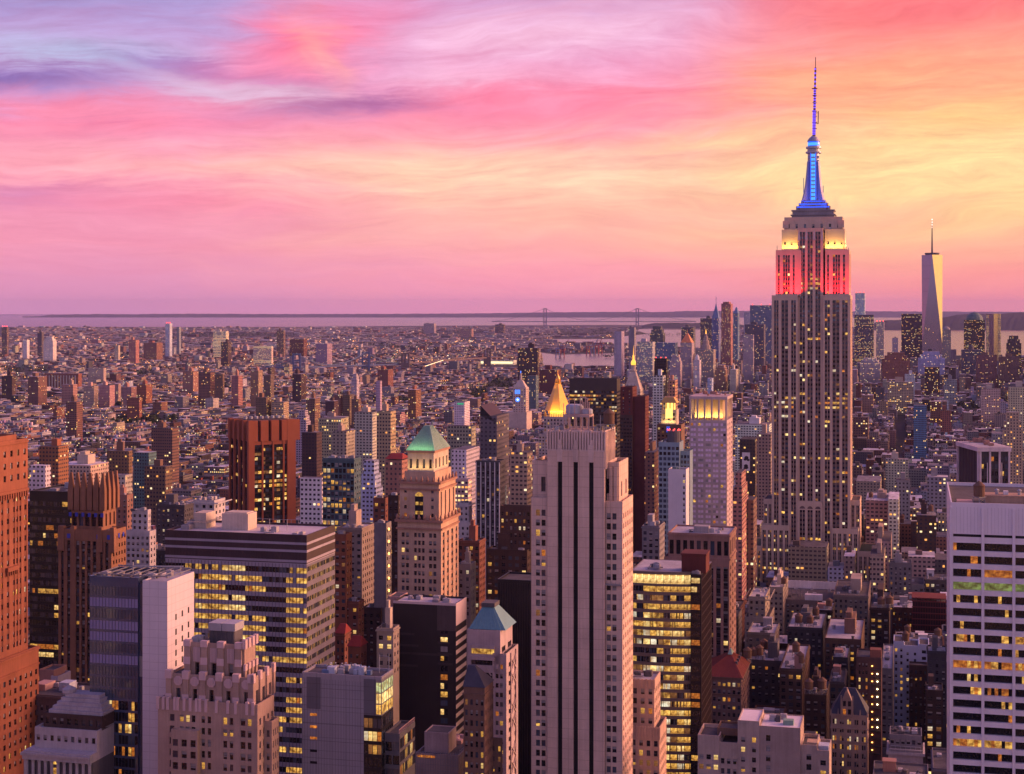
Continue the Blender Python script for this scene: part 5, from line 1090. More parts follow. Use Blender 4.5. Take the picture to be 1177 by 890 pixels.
for py, r in ((128,2.2),(102,2.4),(110,1.7),(118,1.7),(141,2.0),(148,1.9),(134,1.8)): an.lathe(cxm+.8, ym, [(r*.6, zq(py+.5)), (r, zq(py+.3)), (r, zq(py-.3)), (r*.6, zq(py-.5))], 10)
an.bar((cxm+3.6, ym, zq(143)), (cxm+3.8, ym, zq(128)), .35); an.bar((cxm+.5, ym, zq(142)), (cxm+3.6, ym, zq(142)), .2); an.bar((cxm+.5, ym, zq(130)), (cxm+3.6, ym, zq(130)), .2)
al = b.piece('antenna_lights', vio)
for k in range(16):
    py = 154.5-k*1.8; al.box(cxm-1.3+.3+.014*k, cxm+1.3+.3+.014*k, ym-1.5, ym-1.27, zq(py+.55), zq(py-.55))
for k in range(8): py = 124-k*2.9; al.box(cxm-.8+.8, cxm+1.9, ym-1.3, ym-1.0, zq(py+.7), zq(py-.7))
for k in range(5): py = 99-k*4.8; al.box(cxm+.6, cxm+2.0, ym-1.0, ym-.75, zq(py+.9), zq(py-.9))
wk = b.piece('antenna_cluster', wall('antenna_red', (.22,.06,.09), .5)); wr = random.Random(9)
for k in range(34):
    zb_, hw_, yy_ = ((z250, 24, 10), (z240, 17.5, 10), (z263, 33, 8), (z288, 41, 3.2))[k % 4]; xx = cxm+wr.choice((-1, 1))*hw_*.70*wr.uniform(.86, 1.0); yy = wr.uniform(yy_, 18); wk.bar((xx, yy, zb_), (xx+wr.uniform(-.3, .3), yy, zb_+wr.uniform(2.5, 7)), .16)
# lower wings: three setbacks down to the street
e0, e1 = b.X(877.5, -3), b.X(988.5, -3)
bs = dict(fl=FL, wh=.52, dp=.8, sm=sp_, sr=.3, top=2.2, sash=False, zlo=b.Z(700))
b.tier(b.X(877.5, 4), -.01, 4, D_-2, 0, z576, mt, F=dict(n=2, cw=.62, lit=.12, pair=2, **bs), roof=roof_d, par=1.2)
b.tier(xs+.01, b.X(988.5, 4), 4, D_-2, 0, z576+1, mt, F=dict(n=2, cw=.62, lit=.12, pair=2, **bs), R=dict(n=7, fl=FL, wh=.5, cw=.4, lit=.03), roof=roof_d, par=1.2)
l0, l1 = b.X(875, -6), b.X(907.5, -6)
b.tier(l0, l1, -6, 3.9, 0, z604, mt, F=dict(n=5, cw=.60, pair=2, litf=lambda i, c: rowp[(i*5+2) % 90]*1.5, **bs), roof=roof_d, par=1.2)
r0_, r1_ = b.X(956, -6), b.X(986.5, -6)
b.tier(r0_, r1_, -6, 3.9, 0, z604-1, mt, F=dict(n=5, cw=.60, pair=2, litf=lambda i, c: rowp[(i*7+1) % 90]*1.5, **bs), R=dict(n=3, fl=FL, wh=.5, cw=.4, lit=.03), roof=roof_d, par=1.2)
b.tier(b.X(846, -8), l0-.01, -8, 40, 0, b.Z(628), mt, F=dict(n=6, cw=.6, pair=2, lit=.25, **bs), roof=wall('roof_green', (.07,.10,.05)), par=1.2)
b.tier(r1_+.01, b.X(1008, -8), -8, 40, 0, b.Z(630), mt, F=dict(n=4, cw=.6, pair=2, lit=.2, **bs), R=dict(n=8, fl=FL, wh=.5, cw=.4, lit=.05), roof=wall('roof_green', (.07,.10,.05)), par=1.2)
# floodlights standing on the setbacks
for q0, q1 in ((ul0, ul1), (ur0, ur1)):
    for k in range(6):
        fx = q0+(k+.5)*(q1-q0)/6; f = b.piece('floodlight', plain('lamp_housing', (.05,.05,.05), .5)); f.box(fx-.5, fx+.5, .75, 1.25, z340+.15, z340+.9)
    b.lights.append(('AREA', ((q0+q1)/2, -1.0, z340+1.2), ((q0+q1)/2, y1+.6, z340+16), 11000, (1, .008, .014), (q1-q0, .7)))
    b.lights.append(('AREA', ((q0+q1)/2, -8.0, z340+.5), ((q0+q1)/2, y1, z340+26), 6000, (1, .008, .014), (q1-q0-4, .7)))
b.lights.append(('AREA', (ur1+2.0, 18, z340+1.4), (ur1-.8, 18, z340+19), 7000, (1, .02, .03), (30, .6)))
for q0, q1 in ((s0, s1), (s2, s3)):
    for k in range(5):
        fx = q0+(k+.5)*(q1-q0)/5; f = b.piece('floodlight', emis('flood_glass', (1, .85, .5), 6)); f.box(fx-.35, fx+.35, y1+1.6, y1+2.0, z288+.3, z288+.9)
    b.lights.append(('AREA', ((q0+q1)/2, y2-2.3, z288+1.0), ((q0+q1)/2, y2+.3, z288+13), 4600, (1, .50, .08), (q1-q0, .8)))
b.lights.append(('AREA', (s3+2.5, 20, z288+1.4), (s3-1, 20, z288+13), 5000, (1, .60, .16), (24, .7)))
for s_ in (-1, 1): b.lights.append(('AREA', (cxm+s_*9, ym-11, z240+2), (cxm, ym-2, zq(200)), 1700, (.02, .07, 1), (6, 2)))
b.units(q0, q1, y2, y2+8, z263, 3)

# ================================================================== mid-distance landmarks
b = Bld('fluted_tower', 'orange-brown fluted brick tower with canted corner and dark glass strips', 'office tower', 265, 1350, ang=A+rad(45), yb=590, lm='the fluted orange-brown tower')
mt = wall('fluted_brick', (.33,.105,.055), .9, .15, .15); gk = wall('fluted_glass', (.035,.022,.022), .2, .5)
x1 = b.X(287.5); y1 = b.Y(339, x1); z1 = b.Z(480); zc = b.Z(503.5)
b.tier(0, x1, 0, y1, 0, zc, gk, F=dict(n=12, fl=3.8, wh=.6, cw=.9, lit=.12, dp=.2, sash=False, zlo=b.Z(640)), R=dict(n=12, fl=3.8, wh=.6, cw=.9, lit=.34, dp=.2, sash=False, zlo=b.Z(640)), roof=roof_d, par=0)
b.boxes.append((0, x1, 0, y1, zc, z1)); b.m('crown', W('dkbrown')).box(2.5, x1-2.2, 2.5, y1-2, zc+.2, z1-.4)
for k in range(5):
    xx = k*(x1-2)/4; b.piece('pier', mt).box(xx, xx+2, -1.6, -.005, 0, zc); b.piece('pier', mt).box(xx-1.6, xx+2.6, -1.8, 2.4, zc+.01, z1-.5)
for k in range(5):
    yy = k*(y1-2.4)/4
    b.piece('pier', mt).box(x1+.005, x1+1.6, yy+ (2.5 if k == 0 else .6), yy+(3.4 if k == 0 else 1.8), 0, zc); b.piece('pier', mt).box(x1-2.1, x1+1.8, yy-.6, yy+(y1-2.4)/4-3.2, zc+.01, z1-.3)
b.piece('pier', mt).box(x1-1.5, x1+2.2, -2.2, 2.4, 0, z1); b.piece('pier', mt).box(x1-4, x1+1.9, y1-7.5, y1, 0, z1); b.piece('pier', mt).box(x1-.5, x1+1.0, -1, y1, zc-3, zc-.01)
for k in range(8): q = b.piece('roof_unit', unit_m); q.lathe(x1*.55+2, 3+k*(y1-6)/7, [(1.6, z1+.1), (1.6, z1+2.0), (1.2, z1+2.3)], 10)

b = Bld('gold_pyramid_tower', 'white stone tower with glowing gold pyramid roof and lantern', 'office tower', 621, 1830, yb=520, lm='the gold pyramid')
mt = W('limestone'); x1 = b.X(660); y1 = 36; zb = b.Z(480)
b.tier(-2, x1+2, 0, y1, 0, b.Z(500), mt, F=dict(n=12, fl=3.7, wh=.5, cw=.5, lit=.15, zlo=b.Z(560)), R=dict(n=8, fl=3.7, wh=.5, cw=.5, lit=.05, zlo=b.Z(560)), roof=roof_l)
b.tier(3, x1-3, 4, y1-4, b.Z(500), zb, mt, F=dict(n=9, fl=3.9, wh=.6, cw=.5, lit=.2), roof=roof_l)
q = b.piece('lit_arcade', emis('gold_arcade', (1, .40, .06), 1.6)); q.box(b.X(631), b.X(651), 5, y1-5, zb+.13, b.Z(472.5))
ar = b.m('arcade_pier', gold_m)
for k in range(9): xx = b.X(630)+k*(b.X(652)-b.X(630))/8; ar.box(xx-.35, xx+.35, 4.2, 4.99, zb, b.Z(472.5))
gp = b.piece('gold_pyramid', gold_m); gz = b.Z(472.5); cx_ = b.X(641.2, y1/2); zt = b.Z(441, 0, y1/2)
n8 = 8
gp.lathe(cx_, y1/2, [(15.4, gz+.02), (14.9, gz+1.4), (9.2, gz+(zt-gz)*.5), (3.6, zt)], 8, 0, math.pi/8, 2*math.pi+math.pi/8)
ln = b.piece('lantern', gold_m); ln.lathe(cx_, y1/2, [(3.7, zt+.02), (3.9, zt+1), (2.4, zt+1.4), (2.4, zt+5), (2.9, zt+5.3), (1.6, zt+8), (.5, zt+11), (.05, b.Z(424, 0, y1/2))], 8)
for k in range(8): t = k*math.pi/4; ln.bar((cx_+3.2*math.cos(t), y1/2+3.2*math.sin(t), zt+1), (cx_+2.6*math.cos(t), y1/2+2.6*math.sin(t), zt+5.2), .3)
for px in (626.5, 655): q = b.piece('corner_turret', gold_m); q.lathe(b.X(px, 6), 6, [(1.6, zb), (1.6, zb+4), (.1, zb+8)], 8)
for ly_, lx_ in ((-9, 0), (8, 22)):
    b.lights.append(('AREA', (cx_+lx_, y1/2-22 if not lx_ else y1/2-6, gz-1), (cx_, y1/2-3, gz+12), 9000 if not lx_ else 8000, (1, .44, .05), (14, 2)))
b.lights.append(('AREA', (cx_-5, y1/2-8, zt-6), (cx_, y1/2-2, zt+6), 900, (1, .44, .05), (2, 1)))

b = Bld('clock_tower', 'pale clock tower with blue lit clock and lantern roof', 'clock tower', 589.5, 3000, yb=480)
mt = W('limestone'); x1 = b.X(604.5); z1 = b.Z(446)
b.tier(-18, x1+2, -3, 40, 0, b.Z(474), mt, roof=roof_l)
b.tier(0, x1, 0, 24, 0, z1, mt, F=dict(n=5, fl=4.2, wh=.5, cw=.4, lit=.1, zlo=b.Z(500)), R=dict(n=4, fl=4.2, wh=.5, cw=.4, lit=0, zlo=b.Z(500)), roof=roof_l)
q = b.piece('clock_face', [emis('clock_blue', (.06,.22,1), 1.8), emis('clock_white', (.7,.85,1), 2.2)]); cz = b.Z(459.5); c = b.X(595)
for rr, dd, mm_ in ((4.4, -.1, 0), (1.8, -.2, 1)):
    i = len(q.v); q.v += [(c+rr*math.cos(t*.4488), dd, cz+rr*math.sin(t*.4488)) for t in range(14)]; q.f.append(tuple(range(i, i+14))); q.m.append(mm_)
q = b.piece('lit_loggia', emis('clock_blue', (.06,.22,1), 1.8))
for k in range(4): q.box(c-5.2+k*2.7, c-3.4+k*2.7, -.2, -.05, b.Z(453), b.Z(448))
q = b.piece('lantern_roof', mt); q.frus((1, x1-1, 1, 20), z1+.9, (x1*.35, x1*.65, 8, 14), b.Z(437, 0, 10)); q.lathe(x1*.5, 11, [(2.6, b.Z(437, 0, 10)), (2.2, b.Z(432, 0, 10)), (.1, b.Z(428, 0, 10))], 10)
q = b.piece('lamp', emis('clock_blue', (.06,.22,1), 1.8)); q.lathe(x1*.5, 11, [(.8, b.Z(429, 0, 10)), (.8, b.Z(427, 0, 10)), (.05, b.Z(426, 0, 10))], 8)

b = Bld('campanile_tower', 'pale campanile tower with pyramidal white top and glowing gold lantern', 'clock tower', 716.5, 2080, yb=520)
mt = W('cream'); x1 = b.X(736); z1 = b.Z(448)
b.tier(0, x1, 0, 26, 0, z1, mt, F=dict(n=6, fl=4, wh=.5, cw=.4, lit=.08, zlo=b.Z(600)), R=dict(n=5, fl=4, wh=.5, cw=.35, lit=0, zlo=b.Z(600)), roof=roof_l)
q = b.piece('spire_roof', mt); zt = b.Z(427, 0, 12); q.frus((.5, x1-.5, .5, 25.5), z1+.9, (x1*.36, x1*.64, 9, 16), zt); q.lathe(x1*.5, 12.5, [(3.7, zt), (4.4, zt+.5), (4.4, zt+2), (3, zt+2.4), (3, zt+8), (3.6, zt+8.5)], 10)
q = b.piece('gold_lantern', emis('gold_glow', (1, .42, .05), 1.9)); za = zt+8.6; q.lathe(x1*.5, 12.5, [(3.2, za), (3.4, za+3), (2.6, za+5), (1.2, za+7.5), (1.2, za+12), (.5, za+13), (.05, b.Z(397, 0, 12))], 10)
for k in range(5): q = b.piece('dormer', W('grey')); t = .2+.15*k; q.box(x1*(.22+.1*k), x1*(.22+.1*k)+1, 2+3*(k % 2), 4+3*(k % 2), z1+5+4*(k % 2), z1+7+4*(k % 2))

b = Bld('dark_office_block', 'black office block with several rows of lit windows, behind the striped tower', 'office block', 654.5, 1650, yb=500)
x1 = b.X(709); y1 = b.Y(713, x1); z1 = b.Z(436)
b.tier(0, x1, 0, y1, 0, z1, wall('dark_bronze_wall', (.035,.022,.022), .35, .5), F=dict(n=18, fl=3.9, wh=.5, cw=.85, dp=.2, sash=False, top=11, litf=lambda i, c: (.2, .75, .75, .2, .45, .3, .12, .3, .1, .15)[i % 10], zlo=b.Z(540)), R=dict(n=8, fl=3.9, wh=.5, cw=.8, dp=.2, lit=.03, zlo=b.Z(540), sash=False, top=11), roof=roof_d)

b = Bld('brick_tower', 'slim dark maroon brick slab tower, to the right of the black office block', 'apartment tower', 713, 1350, yb=612, lm='the maroon slab tower')
mt = W('maroon'); x1 = b.X(727); z1 = b.Z(446)
b.tier(0, x1, 0, 22, b.Z(478), z1, mt, F=dict(n=2, fl=3, wh=.5, cw=.2, lit=.05), R=dict(n=4, fl=3, wh=.4, cw=.3, lit=0), roof=roof_d)
b.tier(x1+.01, b.X(741), 3, 22, 0, b.Z(457), mt, R=dict(n=4, fl=3, wh=.4, cw=.25, lit=0), roof=roof_d)
b.tier(0, x1, -1, 22, 0, b.Z(478)-.01, W('dkbrown'), F=dict(n=4, fl=3.0, wh=.5, cw=.8, lit=.04, panes=2, sash=False, zlo=b.Z(640)), roof=roof_l)

b = Bld('cupola_tower', 'brown brick tower with glowing golden lantern top and blue window', 'apartment tower', 755, 1400, yb=510, lm='the golden lantern tower')
x1 = b.X(783); z1 = b.Z(489)
b.tier(0, x1, 0, 22, 0, z1, W('brown'), F=dict(n=6, fl=3.2, wh=.5, cw=.5, lit=.1, zlo=b.Z(600)), roof=roof_d)
b.tier(b.X(760, 3), b.X(777.5, 3), 3, 17, z1+.13, b.Z(472, 0, 3), W('cream'), F=dict(n=3, fl=4, wh=.6, cw=.4, lit=.3), roof=roof_d)
q = b.piece('lit_lantern', emis('lantern_glow', (1, .60, .13), 2.0)); q.box(b.X(764.5), b.X(772.5), 2.6, 2.95, b.Z(481), b.Z(470)); q.box(b.X(764), b.X(773.5), 5, 14, b.Z(472, 0, 3)+.15, b.Z(463, 0, 5))
q = b.piece('lantern_roof', gold_m); q.frus((b.X(759.5, 3), b.X(778, 3), 3, 17), b.Z(463, 0, 5)+.02, (b.X(763, 5), b.X(774, 5), 7, 13), b.Z(456.5, 0, 5))
for k in range(4): xx = b.X(761.5+k*4.3, 4); q.box(xx-.4, xx+.4, 4, 4.8, b.Z(472, 0, 3), b.Z(463, 0, 5))
q = b.piece('blue_window', emis('blue_pane', (.05,.12,.8), .7)); q.box(b.X(766), b.X(770), -.15, -.03, b.Z(497), b.Z(490))
b.lights.append(('AREA', ((b.X(760)+b.X(777))/2, .3, z1+.8), ((b.X(760)+b.X(777))/2, 3.5, z1+9), 2600, (1, .62, .2), (12, .6)))

# --- the tapering glass tower far downtown
b = Bld('tapering_tower', 'tall faceted glass tower with mast, its western facet shining yellow', 'skyscraper', 1060, 5318, yb=400, lm='the tapering glass tower')
x1 = b.X(1083); y1 = x1; z1 = b.Z(293); gm = wall('wtc_glass', (.28,.255,.30), .16, .8, .12, 3.9, .85)
b.boxes.append((0, x1, 0, y1, 0, z1)); q = b.piece('glass_facets', gm)
base = [(0,0),(x1,0),(x1,y1),(0,y1)]; topq = [(x1/2,.0),(x1,y1/2),(x1/2,y1),(0,y1/2)]; zb = b.Z(395)
topq = [(x1*.5+(p[0]-x1*.5)*1.05, y1*.5+(p[1]-y1*.5)*1.05) for p in topq]
q.box(0, x1, 0, y1, 0, zb-.01, 0, 't'); i = len(q.v); q.v += [(x, y, zb) for x, y in base]+[(x, y, z1) for x, y in topq]
for k in range(4):
    q.f.append((i+k, i+(k+1) % 4, i+4+k)); q.m.append(0); q.f.append((i+(k+1) % 4, i+4+(k+1) % 4, i+4+k)); q.m.append(0)
q.f.append((i+4, i+5, i+6, i+7)); q.m.append(0)
q = b.piece('roof_ring', W('dkgrey')); q.lathe(x1/2, y1/2, [(22, z1+.1), (24, z1+5), (24, z1+7), (14, z1+7.5)], 20)
q = b.piece('mast', W('dkgrey')); q.lathe(x1/2, y1/2, [(3.2, z1+7), (2.4, z1+40), (1.4, z1+90), (.4, b.Z(254, 0, y1/2))], 8)
q = b.piece('mast_lamps', emis('mast_glow', (1, .75, .72), 2.4))
for k in range(9): z = z1+46+k*9; q.lathe(x1/2, y1/2, [(.5, z), (1.3, z+.3), (1.3, z+3.2), (.5, z+3.9)], 8)
q = b.piece('lit_windows', [lit_p, lit_w]); rr = random.Random(3)
for k in range(34):
    t = rr.random()**1.3*.82; z = zb+(z1-zb)*t; u = rr.uniform(.06, .94)
    z = zb+round((z-zb)/4)*4
    tt = (z-zb)/(z1-zb); xl_, xr_ = x1*.0+x1*.0, x1
    # the north facet: triangle base along y=0 up to the middle of the top edge
    xx0, xx1 = x1/2*tt, x1-x1/2*tt; w_ = 2.2; xx = xx0+(xx1-xx0)*u
    if xx+w_ < xx1: q.box(xx, xx+w_, -.35, -.1, z, z+2.2, rr.randrange(2))
# ================================================================== facade shader for distant blocks
def city_mat():
    m, b = newmat('city_facade')
    tint = b.n('ShaderNodeAttribute'); tint.attribute_name = 'tint'; fx = b.n('ShaderNodeAttribute'); fx.attribute_name = 'fx'
    seed = tint.outputs['Alpha']; f = b.sep(fx.outputs['Vector'])          # cell width, cell height, lit share
    pos = b.n('ShaderNodeTexCoord').outputs['Object']; x = b.sep(pos)
    g = b.n('ShaderNodeNewGeometry'); vt = b.n('ShaderNodeVectorTransform', vector_type='NORMAL', convert_from='WORLD', convert_to='OBJECT')
    b.put(vt.inputs[0], g.outputs['True Normal']); nrm = b.sep(vt.outputs[0])
    side = b.m('GREATER_THAN', b.m('ABSOLUTE', nrm[0]), .5); up = b.m('GREATER_THAN', nrm[2], .5)
    u = b.m('DIVIDE', b.m('ADD', b.mixf(side, x[0], x[1]), b.m('MULTIPLY', seed, 37.0)), f[0]); v = b.m('DIVIDE', x[2], f[1])
    iu, iv = b.m('FLOOR', u), b.m('FLOOR', v); fu, fv = b.m('SUBTRACT', u, iu), b.m('SUBTRACT', v, iv)
    def band(t, lo, hi): return b.m('MULTIPLY', b.m('GREATER_THAN', t, lo), b.m('LESS_THAN', t, hi))
    wx = b.mr(seed, 0, 1, .16, .30)
    win = b.m('MULTIPLY', b.m('MULTIPLY', band(fu, wx, b.m('SUBTRACT', 1.0, wx)), band(fv, .28, .74)), b.m('SUBTRACT', 1.0, up))
    cell = b.xyz(b.m('ADD', iu, b.m('MULTIPLY', seed, 91.0)), iv, b.m('ADD', b.m('MULTIPLY', side, 7.0), b.m('MULTIPLY', seed, 53.0)))
    r = b.white(cell); row = b.white(b.xyz(iv, b.m('MULTIPLY', seed, 71.0), 4.0))
    p = b.m('MULTIPLY', f[2], b.mr(b.m('POWER', row, 3.0), 0, 1, .5, 4.0))
    lit = b.m('MULTIPLY', win, b.m('LESS_THAN', r, p))
    r2 = b.white(b.xyz(iu, iv, b.m('MULTIPLY', seed, 29.0)))
    litc = b.ramp(r2, [(0.0, (1, .34, .06)), (.35, (1, .52, .12)), (.7, (1, .66, .22)), (1.0, (1, .82, .5))])
    n1 = b.noise(pos, .06, 3, .6); n2 = b.noise(pos, .6, 3, .6)
    vv = b.mr(b.m('ADD', b.m('MULTIPLY', n1, .6), b.m('MULTIPLY', n2, .4)), .3, .7, .72, 1.22)
    wallc = b.mix(1.0, tint.outputs['Color'], b.xyz(vv, vv, vv), 'MULTIPLY')
    floorline = b.m('MULTIPLY', b.m('LESS_THAN', fv, .08), .25)
    wallc = b.mix(floorline, wallc, (.03, .025, .025, 1))
    rr = b.white(b.xyz(b.m('MULTIPLY', seed, 17.0), 2.0, 5.0))
    rf = b.ramp(rr, [(0.0, (.04,.04,.05)), (.4, (.10,.095,.11)), (.68, (.20,.19,.22)), (.80, (.36,.35,.40)), (1.0, (.58,.56,.62))])
    rn = b.mr(b.noise(pos, .16, 4, .7), .35, .65, .55, 1.35)
    roofc = b.mix(1.0, rf, b.xyz(rn, rn, rn), 'MULTIPLY')
    col = b.mix(up, b.mix(win, wallc, (.04,.038,.05,1)), roofc)
    bsdf(b, col, b.mixf(win, .85, .18), b.mixf(win, .2, .5), 0, litc, b.m('MULTIPLY', lit, 1.25))
    m.cycles.emission_sampling = 'NONE'
    return m
CITY = city_mat()
def block_mesh(name, boxes, loc=None):
    """boxes: (x0,x1,y0,y1,z0,z1, tint rgb, seed, cell w, cell h, lit)"""
    n = len(boxes); B = np.array([q[:6] for q in boxes], np.float32)
    V = np.empty((n, 8, 3), np.float32)
    for k, (i, j, l) in enumerate(((0,2,4),(1,2,4),(1,3,4),(0,3,4),(0,2,5),(1,2,5),(1,3,5),(0,3,5))):
        V[:, k, 0] = B[:, i]; V[:, k, 1] = B[:, j]; V[:, k, 2] = B[:, l]
    Fq = np.array(((0,1,5,4),(1,2,6,5),(2,3,7,6),(3,0,4,7),(4,5,6,7)), np.int32)
    Fa = (Fq[None]+np.arange(n, dtype=np.int32)[:, None, None]*8).reshape(-1)
    me = bpy.data.meshes.new(name); me.vertices.add(n*8); me.vertices.foreach_set('co', V.reshape(-1))
    me.loops.add(n*20); me.loops.foreach_set('vertex_index', Fa); me.polygons.add(n*5)
    me.polygons.foreach_set('loop_start', np.arange(0, n*20, 4, dtype=np.int32)); me.polygons.foreach_set('loop_total', np.full(n*5, 4, np.int32))
    me.update(calc_edges=True); me.shade_flat()
    t = np.array([tuple(q[6])+(q[7],) for q in boxes], np.float32); fxv = np.array([q[8:11] for q in boxes], np.float32)
    a = me.attributes.new('tint', 'FLOAT_COLOR', 'FACE'); a.data.foreach_set('color', np.repeat(t, 5, 0).reshape(-1))
    a = me.attributes.new('fx', 'FLOAT_VECTOR', 'FACE'); a.data.foreach_set('vector', np.repeat(fxv, 5, 0).reshape(-1))
    me.materials.append(CITY); return me

